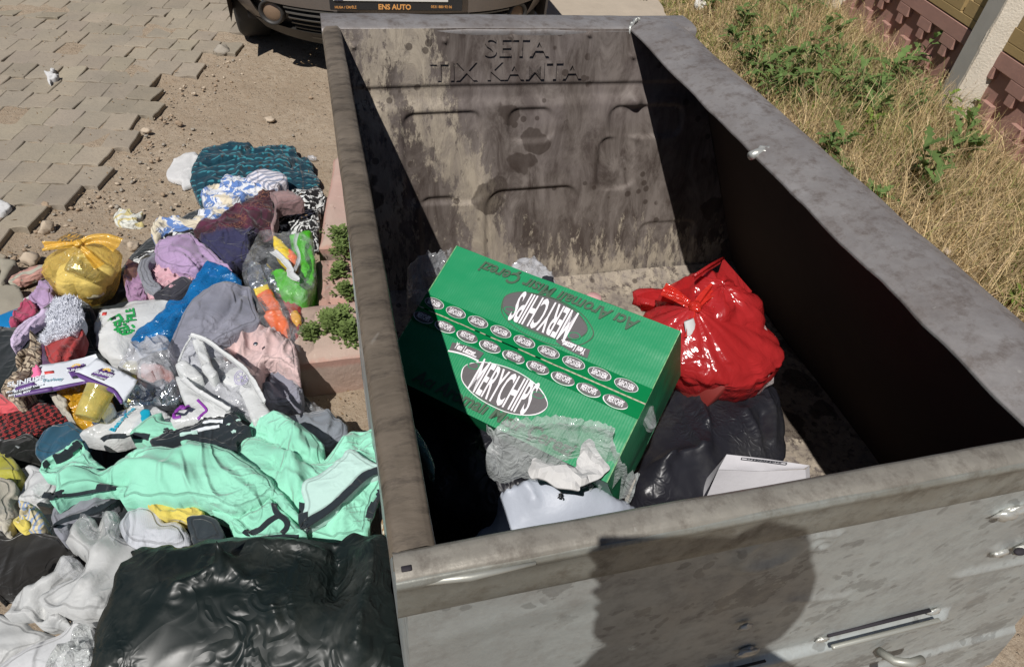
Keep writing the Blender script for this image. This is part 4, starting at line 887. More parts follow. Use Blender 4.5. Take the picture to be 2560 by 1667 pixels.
ph = thing('person', 'person in a dark jacket holding a phone, seen as a shadow on the container', 'person', (bx, -.6, 0))
mesh_obj('body', v, f_, SK, ph)
jn = [(p[0], p[1], p[2], tuple(x + .016 for x in (p[3] if isinstance(p[3], tuple) else (p[3], p[3])))) for p in nodes]
mb = MB(); mb.ball((bx - .045, -.50, 1.52), (.13, .08, .13), 20, 14, 0, .06, 2); mb.ball((bx - .07, -.47, 1.43), (.13, .06, .15), 20, 14, 0, .06, 2); q_ = aty(1682, 1540, -.03) - np.array(SD) * (.42 / SD.y); mb.ball(tuple(q_), (.055, .04, .075), 18, 12); mb.obj('shadow_filler', JK, ph)  # unseen lumps added only to close gaps in the person's cast shadow
v, f_ = skin_body('jacket', [jn[i] for i in (0, 1, 2, 3, 6, 7)] + [(bx + .02, -.445, 1.54, (.048, .048))] + [jn[9], jn[10], (bx - .125, -.445, 1.54, (.048, .048))], [(0, 1), (1, 2), (2, 3), (3, 4), (4, 5), (5, 6), (3, 7), (7, 8), (8, 9)], 0, JK, None); mesh_obj('jacket', v, f_, JK, ph)
v, f_ = skin_body('trousers', [jn[i] for i in (0, 12, 13, 14, 16, 17, 18)], [(0, 1), (1, 2), (2, 3), (0, 4), (4, 5), (5, 6)], 0, TR, None); mesh_obj('trousers', v, f_, TR, ph)
mb = MB(); mb.ball((bx + .04, -.465, 1.715), (.078, .094, .078), 20, 14, 0, .08, 4); mb.obj('hair', HR, ph)
# the phone, its back toward the container, and fingers round it
Xc, Yc, Zc = R[:, 0], -R[:, 1], R[:, 2]; PO = CAM - Zc * .012
def cp(a, b, c): return PO + Xc * a + Yc * b + Zc * c
mb = MB(); mb.box(cp(.055, -.028, -.006), (.165, .078, .009), np.stack([Xc, Yc, Zc], 1), bev=.003); phn = mb.obj('phone', M_BLK, None, loc=tuple(PO)); tag(phn, 'black smartphone held sideways by the person behind the container', 'phone')
mb = MB()
for hx, sg, hp in ((.145, 1, cp(.10, -.085, -.05)), (-.03, -1, cp(-.005, -.085, -.05))):
    mb.ball(hp, (.045, .032, .05), 14, 10, 0, .1, 3)
    for j in range(4): mb.tube([hp + Yc * (.03 - .02 * j), hp + Yc * (.032 - .022 * j) + Zc * .03 - Xc * sg * .012, cp(.145 if sg > 0 else -.035, .0 - .022 * j, -.016)], [.009, .0085, .007], 8)
    mb.tube([hp + Yc * .0, hp + Yc * .045 - Zc * .0 - Xc * sg * .01, cp(.12 if sg > 0 else -.01, .0, -.020)], [.011, .010, .008], 8)
mb.obj('hand', SK, ph)
# ================================================================== THE HEAP OF CLOTHES AND PLASTIC BESIDE THE CONTAINER
def finish_fab(n, col, rough=.9, wr=.0035, weave=900):
    col, b2 = cloth_relief(n, col, .0018, weave); return n.set(col, rough, 0, b2, Sheen_Weight=.2, Specular_IOR_Level=.2)
def m_teal():
    n = NT('teal_scallop_print'); cell = n.nd('TexVoronoi', feature='F1'); cell.inputs['Scale'].default_value = 25; cell.inputs['Randomness'].default_value = .28
    n.L.new(n.mix(.012, n.tc.outputs['Object'], n.noise(6, col=True)), cell.inputs['Vector']); d = cell.outputs['Distance']
    r1 = n.ramp(d, (.30, 0), (.36, 1), (.50, 1), (.56, 0)); loc = n.nd('VectorMath', operation='SUBTRACT'); n.L.new(n.tc.outputs['Object'], loc.inputs[0]); n.L.new(cell.outputs['Position'], loc.inputs[1]); y = n.xyz(loc.outputs[0])[1]; hf = n.ramp(n.math('ADD', n.math('MULTIPLY', y, 30), .5), (.42, 0), (.5, 1))
    base = n.mix(n.noise(12), C(10, 42, 56), C(18, 66, 80)); base = n.mix(n.ramp(d, (.14, 1), (.2, 0)), base, C(52, 44, 42)); col = n.mix(n.math('MULTIPLY', r1, hf), base, C(50, 120, 132)); col = n.mix(n.math('MULTIPLY', n.ramp(d, (.56, 0), (.62, 1)), .6), col, C(8, 40, 56)); return finish_fab(n, col)
def m_floral():
    n = NT('blue_floral_print'); v = n.vor(22, n.mix(.18, n.tc.outputs['Object'], n.noise(24, detail=3, col=True)), 'F1'); a = n.noise(16, detail=3, dist=2)
    col = n.mix(n.ramp(a, (.47, 0), (.50, 1), inter='EASE'), C(206, 208, 212), C(92, 122, 176)); col = n.mix(n.ramp(v, (.10, 1), (.18, 0)), col, C(60, 84, 138)); col = n.mix(n.ramp(n.noise(11, n.obj(1, loc=(3, 3, 3)), detail=2), (.56, 0), (.60, 1)), col, C(204, 194, 172)); return finish_fab(n, col)
def m_stripe(name, a, b, sc, rot, dist=0, th=.5, dirn='X'):
    n = NT(name); wv = n.wave(sc, n.obj(1, (0, 0, rot)), dist, dirn, 2); return finish_fab(n, n.mix(n.ramp(wv, (th - .04, 0), (th + .04, 1)), a, b))
def m_zebra(rot=.9):
    n = NT('zebra_print'); wv = n.wave(13, n.mix(.10, n.obj(1, (0, 0, rot)), n.noise(15, detail=2, col=True)), 6, 'X', 3); k = n.ramp(wv, (.60, 0), (.66, 1)); k = n.math('MULTIPLY', k, n.ramp(n.noise(34, detail=2), (.38, 0), (.46, 1))); return finish_fab(n, n.mix(k, C(22, 22, 24), C(202, 204, 202)))
def m_lace():
    n = NT('burgundy_sheer_print'); a = n.noise(9, detail=4, dist=1); col = n.mix(n.ramp(a, (.4, 0), (.6, 1)), C(48, 26, 32), C(84, 36, 58)); e = n.vor(60, n.mix(.05, n.tc.outputs['Object'], n.noise(30, col=True)), 'DISTANCE_TO_EDGE'); m = n.math('MULTIPLY', n.ramp(e, (.03, 1), (.07, 0)), n.ramp(n.noise(12, n.obj(1, loc=(1, 2, 3))), (.5, 0), (.56, 1)))
    col = n.mix(n.math('MULTIPLY', m, .55), col, C(142, 96, 74)); x = n.xyz(); col = n.mix(n.ramp(n.math('ADD', n.math('MULTIPLY', x[1], -6), n.math('MULTIPLY', n.noise(6), .6)), (.55, 0), (.75, 1)), col, C(46, 46, 76)); return finish_fab(n, col, .75)
def m_hounds():
    n = NT('red_black_houndstooth'); c1 = n.nd('TexChecker'); c1.inputs['Scale'].default_value = 95; n.L.new(n.obj(1, (0, 0, .3)), c1.inputs[0]); wv = n.wave(58, n.obj(1, (0, 0, 1.1))); k = n.math('MULTIPLY', c1.outputs['Fac'], n.ramp(wv, (.2, 0), (.35, 1))); return finish_fab(n, n.mix(n.ramp(k, (.3, 0), (.5, 1)), C(24, 12, 14), C(150, 50, 50)))
def m_news():
    n = NT('newspaper_print_cotton'); v = n.obj((1, 1, 1), (0, 0, .5)); b = n.nd('TexBrick'); b.inputs['Scale'].default_value = 16; b.inputs['Color1'].default_value = (*C(190, 176, 154), 1); b.inputs['Color2'].default_value = (*C(160, 142, 120), 1); b.inputs['Mortar'].default_value = (*C(70, 56, 46), 1); b.inputs['Mortar Size'].default_value = .03; n.L.new(v, b.inputs[0])
    ln = n.math('MULTIPLY', n.ramp(n.wave(60, v, 1.5, 'Y'), (.55, 0), (.7, 1)), n.ramp(n.noise(28, detail=2), (.46, 0), (.52, 1))); col = n.mix(n.math('MULTIPLY', ln, .75), b.outputs[0], C(72, 58, 50)); col = n.mix(n.ramp(n.noise(9), (.56, 0), (.6, .7)), col, C(90, 70, 58)); return finish_fab(n, col)
def m_dots(name, base, dot, sc=40, r=.2):
    n = NT(name); v = n.vor(sc); return finish_fab(n, n.mix(n.ramp(v, (r, 1), (r + .06, 0)), base, dot))
def m_patch():
    n = NT('black_with_white_patches'); v = n.nd('TexBrick'); b = v; b.inputs['Scale'].default_value = 9; b.inputs['Color1'].default_value = (*C(26, 28, 26), 1); b.inputs['Color2'].default_value = (*C(30, 32, 30), 1); b.inputs['Mortar'].default_value = (*C(24, 26, 24), 1); n.L.new(n.obj(1, (0, 0, .35)), b.inputs[0])
    q = n.vor(24, n.obj((1, 1, .2), (0, 0, .3)), 'F1', rnd=.5); vv = n.nd('TexVoronoi', feature='F1', distance='CHEBYCHEV'); vv.inputs['Scale'].default_value = 18; vv.inputs['Randomness'].default_value = .7; n.L.new(n.obj(1, (0, 0, .35)), vv.inputs['Vector']); k = n.math('MULTIPLY', n.ramp(vv.outputs['Distance'], (.24, 1), (.27, 0)), n.ramp(n.noise(8, detail=1), (.48, 0), (.52, 1))); return finish_fab(n, n.mix(k, b.outputs[0], C(196, 202, 204)))
def m_fluff():
    n = NT('white_fluff'); return n.set(n.mix(n.noise(60), C(204, 208, 220), C(228, 230, 238)), 1, 0, n.bump(n.noise(160, detail=4), 1, .006), Sheen_Weight=.6)
K = 1.0
BLACK = fabric('black_jersey', C(34, 40, 42)); DKB = fabric('brown_black_jersey', C(34, 32, 30)); LILAC = fabric('lilac_jersey', C(172, 146, 182)); LILAC2 = fabric('mauve_jersey', C(142, 112, 146), col2=C(164, 130, 160)); GREY = fabric('blue_grey_jersey', C(126, 128, 142), col2=C(136, 136, 148)); GREYS = fabric('grey_jersey', C(132, 134, 142)); DENG = fabric('grey_denim', C(122, 128, 136), weave=1400); PINKD = fabric('pale_pink_denim', C(202, 172, 170), weave=1400, col2=C(212, 186, 184)); PINK = fabric('raspberry_fleece', C(176, 74, 104)); RED = fabric('red_fleece', C(164, 62, 62)); CORAL = fabric('coral_cotton', C(214, 94, 100))
NAVY = fabric('petrol_cotton', C(42, 84, 106)); OLIVE = fabric('yellow_satin', C(170, 166, 66), .5); YEL = fabric('yellow_cotton', C(214, 196, 96)); BEIGE = fabric('beige_rib', C(180, 174, 160), weave=600); WHITE = fabric('white_cotton', C(192, 193, 194), dirt=.05); SATIN = fabric('white_satin', C(178, 179, 178), .42, dirt=.03, wr=.0006, fuzz=0); MESH = fabric('white_mesh', C(184, 187, 193), weave=500, dirt=.05); MINT = fabric('mint_jersey', C(138, 208, 180), dirt=.06, col2=C(150, 215, 190), wr=.0020); MINTW = fabric('pale_mint_panel', C(180, 210, 202), dirt=.03, wr=.0006); TRIM = fabric('dark_trim', C(36, 44, 50)); PURP = fabric('purple_cotton', C(92, 66, 96)); ROSE = m_dots('rose_print', C(196, 156, 164), C(90, 60, 70), 38, .16); ORCH = m_dots('lilac_dash_print', C(196, 178, 204), C(90, 100, 130), 62, .16)
TEALM, FLOR, ZEB, LACE, HOUN, NEWS, PATCH, FLUF = m_teal(), m_floral(), m_zebra(), m_lace(), m_hounds(), m_news(), m_patch(), m_fluff()
F_CLR = film('clear_film', C(214, 216, 220), .26, .08, 24, .010, kvar=.30); F_CLR2 = film('milky_film', C(206, 208, 214), .55, .12, 20, .007, kvar=.35); F_WHT = film('white_film', C(214, 216, 216), .86, .22, 18, .005, kvar=.12); F_BLUE = film('blue_film', C(30, 118, 184), .74, .14, 30, .008, tint=(.4, .7, 1), kvar=.3)
F_GRN = film('green_film', C(84, 190, 44), .88, .14, 26, .006, tint=(.5, 1, .3)); F_YEL = film('yellow_film', C(236, 206, 112), .34, .10, 22, .008, tint=(1, .92, .62), kvar=.3); F_RED = film('red_film', C(186, 48, 50), .72, .20, 12, .006, tint=(1, .34, .3), kvar=.25); F_BLK = black_film('black_film', C(20, 28, 27), 1.0, .28)
FOIL = plain('silver_foil', C(190, 194, 200), .18, .95, bs=45, bd=.02); PRINTW = plain('printed_white', C(214, 218, 224), .35, bs=40, bd=.002); VIO = plain('violet_print', C(92, 62, 122), .5); INKD = plain('dark_print', C(40, 42, 50), .6); ORNG = plain('orange_wrapper', C(214, 96, 34), .3, bs=40, bd=.008); YELW = plain('yellow_wrapper', C(226, 196, 20), .3, bs=40, bd=.008); GRNP = plain('green_print', C(36, 146, 74), .5); REDP = plain('red_print', C(196, 66, 60), .5); TURQ = plain('turquoise_plastic', C(24, 150, 178), .3); PURI = plain('purple_print', C(128, 50, 150), .5); PAPW = plain('tissue_paper', C(192, 191, 190), .9, bs=30, bd=.006)
GLD = plain('gold_print', C(220, 180, 80), .5)
def cl(name, lab, cat, mat, key, pts, **k): return cloth(name, lab, cat, mat, px(key, *pts), **k)
# dark underlay of the heap
cl('dark_garment', 'black garment spread under the middle of the heap, showing in the gaps', 'garment', BLACK, 'n', [(330, 640), (420, 560), (560, 500), (700, 480), (780, 500), (770, 640), (700, 860), (745, 960), (830, 1090), (860, 1300), (700, 1380), (420, 1400), (200, 1400), (-40, 1440), (-60, 900), (60, 780), (150, 740), (240, 760)], z=.025, hump=.03, fold=.012, fs=.1, seed=2, res=.02, edge=.06, jag=.01)
# upper group
cl('white_rag', 'white plastic rag sticking out left of the teal cloth', 'rag', PAPW, 'c2', [(275, 470), (290, 400), (350, 310), (440, 260), (520, 235), (600, 235), (640, 330), (600, 450), (560, 540), (490, 570), (440, 575), (425, 520), (350, 500)], z=.012, hump=.015, fold=.014, fs=.05, fd=70, seed=3, edge=.015, res=.007, drop=.02)
cl('patterned_garment', 'teal cloth printed with small scallops, at the top of the heap', 'garment', TEALM, 'c2', [(530, 490), (545, 380), (600, 270), (660, 185), (800, 165), (900, 115), (960, 98), (1050, 115), (1160, 125), (1195, 165), (1300, 150), (1420, 140), (1600, 155), (1640, 200), (1670, 270), (1740, 258), (1800, 320), (1812, 390), (1790, 405), (1840, 450), (1880, 525), (1810, 590), (1600, 660), (1400, 700), (1150, 720), (900, 740), (720, 790), (670, 760), (600, 690), (540, 560)], z=.032, hump=.045, fold=.018, fs=.08, fd=10, seed=4, res=.009,
   creases=[(px('c2', (1190, 175), (1080, 260), (1060, 330), (880, 350), (730, 380)), .011, -.03), (px('c2', (1180, 150), (1060, 250), (1040, 320), (860, 330)), .018, .018), (px('c2', (1740, 270), (1650, 330), (1600, 420)), .013, -.03), (px('c2', (1620, 230), (1400, 260), (1250, 320), (1000, 360)), .02, .012)])
cl('zebra_garment', 'black and white zebra print cloth at the right edge of the heap by the kerb', 'garment', ZEB, 'c2', [(1560, 650), (1640, 620), (1760, 600), (1860, 575), (1930, 650), (1925, 760), (1870, 830), (1885, 960), (1850, 1060), (1865, 1150), (1760, 1130), (1600, 1100), (1330, 1080), (1330, 900), (1400, 780)], z=.06, hump=.035, fold=.016, fs=.06, fd=60, seed=5, res=.008, edge=.02, creases=[(px('c2', (1940, 700), (1820, 790), (1440, 790)), .012, -.028), (px('c2', (1920, 640), (1700, 700), (1640, 640)), .02, .016)])
cl('floral_garment', 'blue and white floral blouse lying across the teal cloth', 'garment', FLOR, 'c2', [(640, 650), (720, 600), (830, 560), (860, 480), (900, 450), (980, 458), (1090, 480), (1180, 520), (1280, 570), (1350, 610), (1310, 660), (1200, 670), (1060, 770), (1010, 850), (850, 900), (720, 960), (600, 1000), (420, 1040), (260, 1080), (160, 1140), (122, 1040), (190, 930), (330, 915), (540, 920), (620, 850), (710, 810), (670, 740)], z=.10, hump=.035, fold=.022, fs=.045, fd=-30, seed=6, res=.007, edge=.018)
cl('striped_sleeve', 'white sleeve with grey stripes on top of the teal cloth', 'garment', m_stripe('grey_stripes', C(206, 202, 208), C(136, 142, 160), 11, 1.2, 2, .5), 'c2', [(1110, 480), (1180, 420), (1240, 402), (1330, 400), (1440, 415), (1520, 450), (1540, 495), (1490, 550), (1430, 600), (1370, 615), (1320, 580), (1240, 540), (1160, 520)], z=.125, hump=.03, fold=.010, fs=.06, fd=0, seed=7, res=.007, edge=.02)
cl('zebra_garment', 'zebra striped hem emerging left of the lilac cloth', 'garment', ZEB, 'c2', [(640, 925), (560, 935), (430, 970), (330, 1010), (230, 1100), (190, 1180), (90, 1230), (0, 1290), (-90, 1350), (-60, 1400), (60, 1340), (180, 1270), (300, 1230), (450, 1130), (600, 1080), (700, 1010)], z=.09, hump=.015, fold=.014, fs=.05, fd=30, seed=8, res=.007, edge=.014)
cl('sheer_blouse', 'crumpled burgundy and navy sheer blouse between the floral and the lilac cloth', 'garment', LACE, 'c2', [(1030, 800), (1120, 720), (1230, 670), (1340, 640), (1440, 640), (1400, 750), (1420, 900), (1390, 1010), (1260, 1050), (1160, 1160), (1150, 1290), (1060, 1350), (950, 1420), (880, 1370), (740, 1240), (650, 1160), (590, 1100), (560, 1040), (620, 950), (690, 915), (800, 930), (900, 860)], z=.145, hump=.04, fold=.022, fs=.06, fd=-35, seed=9, res=.007, edge=.02, creases=[(px('c2', (1040, 810), (1150, 960), (1200, 1000), (1130, 1150)), .01, .02), (px('c2', (640, 1150), (800, 1070), (1000, 1100)), .015, .018)])
cl('pink_edged_strap', 'dusty pink and black strap lying over the zebra cloth', 'strap', fabric('dusty_pink', C(176, 146, 144), col2=C(70, 48, 52)), 'c2', [(1360, 640), (1480, 620), (1600, 640), (1700, 700), (1710, 730), (1640, 750), (1480, 770), (1430, 800), (1430, 900), (1400, 1000), (1370, 1000), (1400, 860), (1410, 760), (1390, 700)], z=.165, hump=.012, fold=.012, fs=.03, fd=0, seed=10, res=.006, edge=.012)
cl('lilac_garment', 'plain lilac top lying across the middle of the upper heap', 'garment', LILAC, 'c4', [(-60, 300), (-40, 230), (60, 180), (130, 140), (300, 105), (390, 130), (440, 190), (560, 280), (700, 420), (740, 470), (830, 540), (700, 510), (500, 470), (450, 560), (330, 550), (200, 535), (40, 480), (-40, 430)], z=.17, hump=.045, fold=.020, fs=.07, fd=-40, seed=11, res=.007, edge=.022, creases=[(px('c4', (420, 200), (470, 330), (600, 430)), .012, -.018), (px('c4', (250, 230), (140, 350), (0, 400)), .016, .015)])
cl('mauve_garment', 'twisted mauve blouse with roses below the lilac top', 'garment', ROSE, 'c3', [(1750, 530), (1830, 450), (1980, 470), (2150, 530), (2300, 560), (2250, 660), (2150, 760), (2050, 850), (1900, 860), (1700, 850), (1680, 700)], z=.13, hump=.02, fold=.03, fs=.035, fd=20, seed=12, res=.006, edge=.015)
cl('purple_garment', 'shaded mauve garment between the yellow bag and the grey headband', 'garment', LILAC2, 'c3', [(1430, 470), (1520, 430), (1620, 480), (1680, 620), (1690, 760), (1640, 850), (1560, 870), (1460, 870), (1420, 700)], z=.11, hump=.02, fold=.026, fs=.04, fd=70, seed=13, res=.006, edge=.015)
cl('grey_headband', 'curved pale grey elastic headband beside the lilac top', 'headband', GREYS, 'c3', [(1770, 325), (1660, 350), (1590, 430), (1566, 520), (1590, 620), (1640, 680), (1720, 735), (1790, 750), (1835, 715), (1770, 650), (1720, 580), (1695, 500), (1705, 420), (1760, 370)], z=.175, hump=.010, fold=.003, fs=.08, seed=14, res=.006, edge=.012)
cl('dark_rag', 'charcoal flat cloth piece under the rose print', 'rag', fabric('charcoal', C(50, 50, 58)), 'c3', [(2080, 600), (2180, 640), (2160, 700), (2060, 800), (1980, 840), (1860, 835), (1745, 815), (1850, 730), (1960, 660)], z=.165, hump=.006, fold=.006, fs=.06, seed=15, res=.007, edge=.012)
# green carrier bag with snack wrappers, by the kerb
gb = thing('carrier_bag', 'see-through bag of green plastic and bright snack wrappers against the kerb', 'bag', tuple(at(740, 740, .0)))
cloth('green_sheet', None, None, F_GRN, px('c4', (1470, 140), (1560, 110), (1700, 80), (1725, 130), (1715, 200), (1755, 350), (1755, 640), (1690, 760), (1640, 830), (1500, 820), (1400, 790), (1330, 680), (1300, 540), (1400, 520), (1560, 600), (1600, 480), (1570, 300)), z=.19, hump=.02, fold=.014, fs=.05, fd=80, seed=20, res=.007, edge=.02, parent=gb, drop=.1)
cloth('yellow_wrapper', None, None, YELW, px('c4', (1290, 150), (1370, 180), (1470, 290), (1490, 350), (1450, 420), (1400, 380), (1300, 260)), z=.20, hump=.02, fold=.012, fs=.03, seed=21, res=.006, edge=.012, parent=gb)
cloth('orange_wrapper', None, None, ORNG, px('c4', (1480, 300), (1560, 350), (1550, 440), (1500, 480), (1450, 420)), z=.195, hump=.015, fold=.012, fs=.03, seed=22, res=.006, edge=.012, parent=gb)
cloth('silver_wrapper', None, None, FOIL, px('c4', (1010, 470), (1080, 425), (1130, 440), (1180, 560), (1230, 680), (1150, 740), (1060, 750), (1000, 640)), z=.19, hump=.02, fold=.006, fs=.06, seed=23, res=.006, edge=.012, parent=gb)
cloth('foil_lining', None, None, FOIL, px('c4', (1200, 480), (1320, 560), (1400, 700), (1340, 780), (1260, 740), (1200, 620)), z=.175, hump=.012, fold=.022, fs=.025, seed=24, res=.006, edge=.012, parent=gb)
cloth('yellow_band', None, None, YELW, px('c4', (1060, 740), (1225, 680), (1245, 735), (1090, 800)), z=.215, hump=.010, fold=.003, fs=.06, seed=25, res=.006, edge=.010, parent=gb, sharp=True)
cloth('orange_packet', None, None, ORNG, px('c4', (1090, 795), (1240, 735), (1330, 860), (1400, 1000), (1462, 1120), (1460, 1190), (1420, 1215), (1300, 1130), (1180, 1060), (1200, 980)), z=.205, hump=.03, fold=.010, fs=.04, fd=30, seed=26, res=.006, edge=.012, parent=gb)
cloth('red_wrapper', None, None, plain('red_wrapper', C(140, 36, 28), .3, bs=40, bd=.008), px('c4', (1310, 800), (1450, 860), (1600, 950), (1620, 1100), (1580, 1280), (1480, 1260), (1420, 1100), (1340, 950)), z=.15, hump=.015, fold=.016, fs=.03, seed=27, res=.006, edge=.012, parent=gb)
cloth('yellow_wrapper', None, None, plain('amber_wrapper', C(206, 150, 30), .3, bs=40, bd=.01), px('c4', (1500, 1000), (1570, 990), (1610, 1080), (1560, 1120), (1500, 1080)), z=.175, hump=.012, fold=.010, fs=.02, seed=28, res=.005, edge=.01, parent=gb)
cloth('clear_film', None, None, film('clear_film_thin', C(214, 216, 220), .14, .06, 24, .010, kvar=.2), px('c4', (930, 580), (960, 430), (1030, 300), (1100, 150), (1200, 85), (1400, 115), (1600, 90), (1740, 190), (1765, 400), (1765, 650), (1690, 850), (1610, 930), (1630, 1100), (1590, 1300), (1530, 1340), (1350, 1230), (1150, 1120), (1080, 900), (1010, 720)), z=.235, hump=.025, fold=.016, fs=.06, fd=60, seed=29, res=.008, edge=.03, parent=gb, drop=.05)
strip('handle', F_WHT, px('c4', (1290, 330), (1400, 420), (1480, 520), (1500, 600), (1580, 660)), .03, .265, gb, .006, .006); strip('handle', F_CLR2, px('c4', (1570, 120), (1545, 250), (1590, 400), (1540, 540), (1480, 600)), .016, .262, gb, .006, .003)
def flat_text(name, body, size, p, z, ang_, mat, parent, sx=1, bold=0, lift=.003):
    tree = surf(parent); q = at(p[0], p[1], z)
    if tree:
        h = tree.ray_cast(Vector(CAM), Vector(ray(p[0], p[1])).normalized())[0]
        if h is not None: q = np.array(h)
    v, f_ = text_geo(body, size, sx, bold); r_ = rotz(math.radians(ang_)); w_ = (v @ r_.T) + q
    for k in range(len(w_)):
        h = tree.ray_cast(Vector((w_[k][0], w_[k][1], q[2] + .04)), Vector((0, 0, -1)), .09)[0] if tree else None
        w_[k][2] = (h.z if h is not None else q[2]) + .0035
    mb = MB(); mb.add(w_, f_); return mb.obj(name, mat, parent, False)
    q = at(p[0], p[1], z); v, f_ = text_geo(body, size, sx, bold); r_ = rotz(math.radians(ang_)); w_ = (v @ r_.T) + np.array([q[0], q[1], z + lift]); mb = MB(); mb.add(w_, f_); return mb.obj(name, mat, parent, False)
for k in range(9): strip('printed_line', INKD, px('c4', (1105 + 12 * k, 855 + 17 * k), (1150 + 12 * k, 838 + 17 * k)), .0022, .243, gb, .004, .0005)
# blue film, grey cloth, pink denim, small greys
cl('blue_bag', 'crumpled blue plastic bag trailing across the white printed bag', 'bag', F_BLUE, 'n', [(512, 661), (545, 662), (580, 680), (605, 705), (560, 720), (520, 740), (480, 770), (465, 800), (440, 835), (400, 845), (372, 850), (348, 866), (334, 862), (332, 845), (345, 822), (382, 800), (393, 785), (410, 772), (420, 752), (455, 748), (475, 715), (492, 690)], z=.20, hump=.03, fold=.014, fs=.05, fd=50, seed=31, res=.007, edge=.02)
cl('grey_garment', 'plain blue-grey jersey spread over the blue bag', 'garment', GREY, 'c4', [(120, 1540), (90, 1430), (150, 1290), (230, 1090), (340, 900), (440, 800), (520, 740), (640, 680), (760, 645), (900, 700), (1030, 720), (1060, 860), (1100, 1000), (1140, 1110), (1000, 1180), (850, 1260), (700, 1330), (550, 1400), (400, 1480), (250, 1560)], z=.235, hump=.045, fold=.008, fs=.12, fd=-50, seed=32, res=.008, edge=.03,
   creases=[(px('c4', (950, 790), (860, 920), (740, 1120), (620, 1250)), .012, -.022), (px('c4', (980, 800), (900, 940), (790, 1140)), .014, .014), (px('c4', (900, 710), (700, 760), (560, 860)), .012, .014), (px('c4', (960, 720), (940, 790), (1010, 830)), .010, -.014), (px('c4', (300, 1230), (420, 1140), (500, 1060)), .010, .010)])
cl('pink_jeans', 'pale pink denim garment with a metal button in front of the kerb', 'garment', PINKD, 'c6', [(410, 190), (530, 100), (620, 60), (700, 20), (860, -10), (1000, 0), (1160, 80), (1290, 180), (1345, 330), (1352, 450), (1350, 560), (1180, 460), (1060, 400), (960, 440), (930, 520), (880, 640), (780, 580), (700, 440), (620, 350), (500, 260)], z=.20, hump=.035, fold=.02, fs=.045, fd=50, seed=33, res=.006, edge=.02,
   creases=[(px('c6', (630, 60), (640, 180), (620, 330)), .018, -.03), (px('c6', (720, 60), (740, 200), (720, 320)), .010, .02), (px('c6', (960, 110), (1000, 240), (960, 360)), .010, .018), (px('c6', (1040, 100), (1150, 240), (1230, 420)), .012, .016), (px('c6', (800, 120), (800, 260), (900, 300)), .009, -.014)])
q = at(*px('c6', (862, 180))[0], .262); mb = MB(); mb.ball(q, (.007, .007, .0035), 14, 8); tag(mb.obj('metal_button', M_CHR, None, loc=tuple(q)), 'round metal button on the pale pink denim', 'button') if False else None
bt = MB(); bt.ball(q, (.007, .007, .004), 14, 8); pj = [o for o in bpy.data.objects if o.name.startswith('pink_jeans')][0]; b_ = bt.obj('button', M_CHR, pj)
cl('grey_trousers', 'rumpled grey jersey lying against the kerb below the pink denim', 'garment', GREY, 'c6', [(940, 440), (1000, 370), (1070, 340), (1130, 350), (1200, 400), (1270, 440), (1330, 490), (1345, 580), (1390, 700), (1400, 800), (1370, 870), (1300, 885), (1240, 850), (1100, 860), (1000, 850), (940, 760), (920, 640), (950, 560)], z=.15, hump=.035, fold=.022, fs=.045, fd=100, seed=34, res=.006, edge=.02, creases=[(px('c6', (1050, 380), (1100, 470), (1040, 530)), .010, -.02), (px('c6', (960, 580), (1080, 640), (1200, 760)), .014, -.022)])
cl('clear_bag_scrap', 'transparent plastic scrap on the dirt below the grey jersey', 'plastic', F_CLR, 'c6', [(1000, 850), (1180, 850), (1300, 890), (1400, 860), (1510, 830), (1600, 910), (1680, 950), (1500, 980), (1300, 1000), (1150, 1010), (1010, 1000)], z=.09, hump=.02, fold=.02, fs=.04, fd=20, seed=35, res=.007, edge=.014, drop=.06)
cl('denim_jacket', 'grey denim jacket corner with seams between the mint garment and the container', 'garment', DENG, 'c6', [(1180, 1040), (1300, 990), (1420, 975), (1640, 932), (1740, 970), (1790, 1040), (1870, 1090), (1915, 1170), (1890, 1240), (1820, 1290), (1760, 1330), (1680, 1360), (1540, 1330), (1350, 1250), (1200, 1160)], z=.15, hump=.03, fold=.014, fs=.06, fd=-30, seed=36, res=.007, edge=.02, creases=[(px('c6', (1700, 960), (1720, 1060), (1680, 1260)), .010, .016), (px('c6', (1730, 1000), (1760, 1120), (1700, 1280)), .009, -.016), (px('c6', (1400, 1110), (1560, 1050), (1690, 1040)), .008, .010)])
cl('brown_rag', 'small khaki rag edge behind the denim jacket corner', 'rag', fabric('khaki', C(128, 112, 88)), 'c6', [(1780, 1010), (1850, 1020), (1910, 1100), (1935, 1170), (1900, 1190), (1850, 1110)], z=.09, hump=.012, fold=.01, fs=.04, seed=37, res=.006, edge=.012, drop=.08)
# white printed bag
wb_ = thing('printed_bag', 'white plastic bag with green print lying below the yellow bag', 'bag', tuple(at(285, 820, 0)))
cloth('bag_body', None, None, F_WHT, px('c3', (1075, 1190), (1095, 1080), (1130, 985), (1270, 970), (1400, 950), (1490, 880), (1700, 860), (2090, 850), (2000, 900), (1900, 960), (1800, 1100), (1620, 1200), (1560, 1300), (1500, 1420), (1420, 1540), (1300, 1540), (1180, 1480), (1100, 1370)), z=.14, hump=.05, fold=.008, fs=.08, fd=40, seed=38, res=.008, edge=.03, parent=wb_)
for body, sz, p, an, bo in (('FILE', .034, (1490, 1040), 102, .0014), ('ŞİŞLİ', .040, (1370, 1150), 118, .0020)): flat_text('lettering', body, sz, px('c3', p)[0], .205, an, GRNP, wb_, .9, bo)
mb = MB(); q = at(*px('c3', (1440, 1210))[0], .205)
for a0, a1 in ((-1.9, -.15), (.1, 1.0), (2.6, 3.6)):
    t = np.linspace(a0, a1, 14); P = np.stack([np.stack([q[0] + r_ * np.cos(t), q[1] + r_ * np.sin(t), np.full(14, .2085)], 1) for r_ in (.018, .026)]); mb.grid(P)
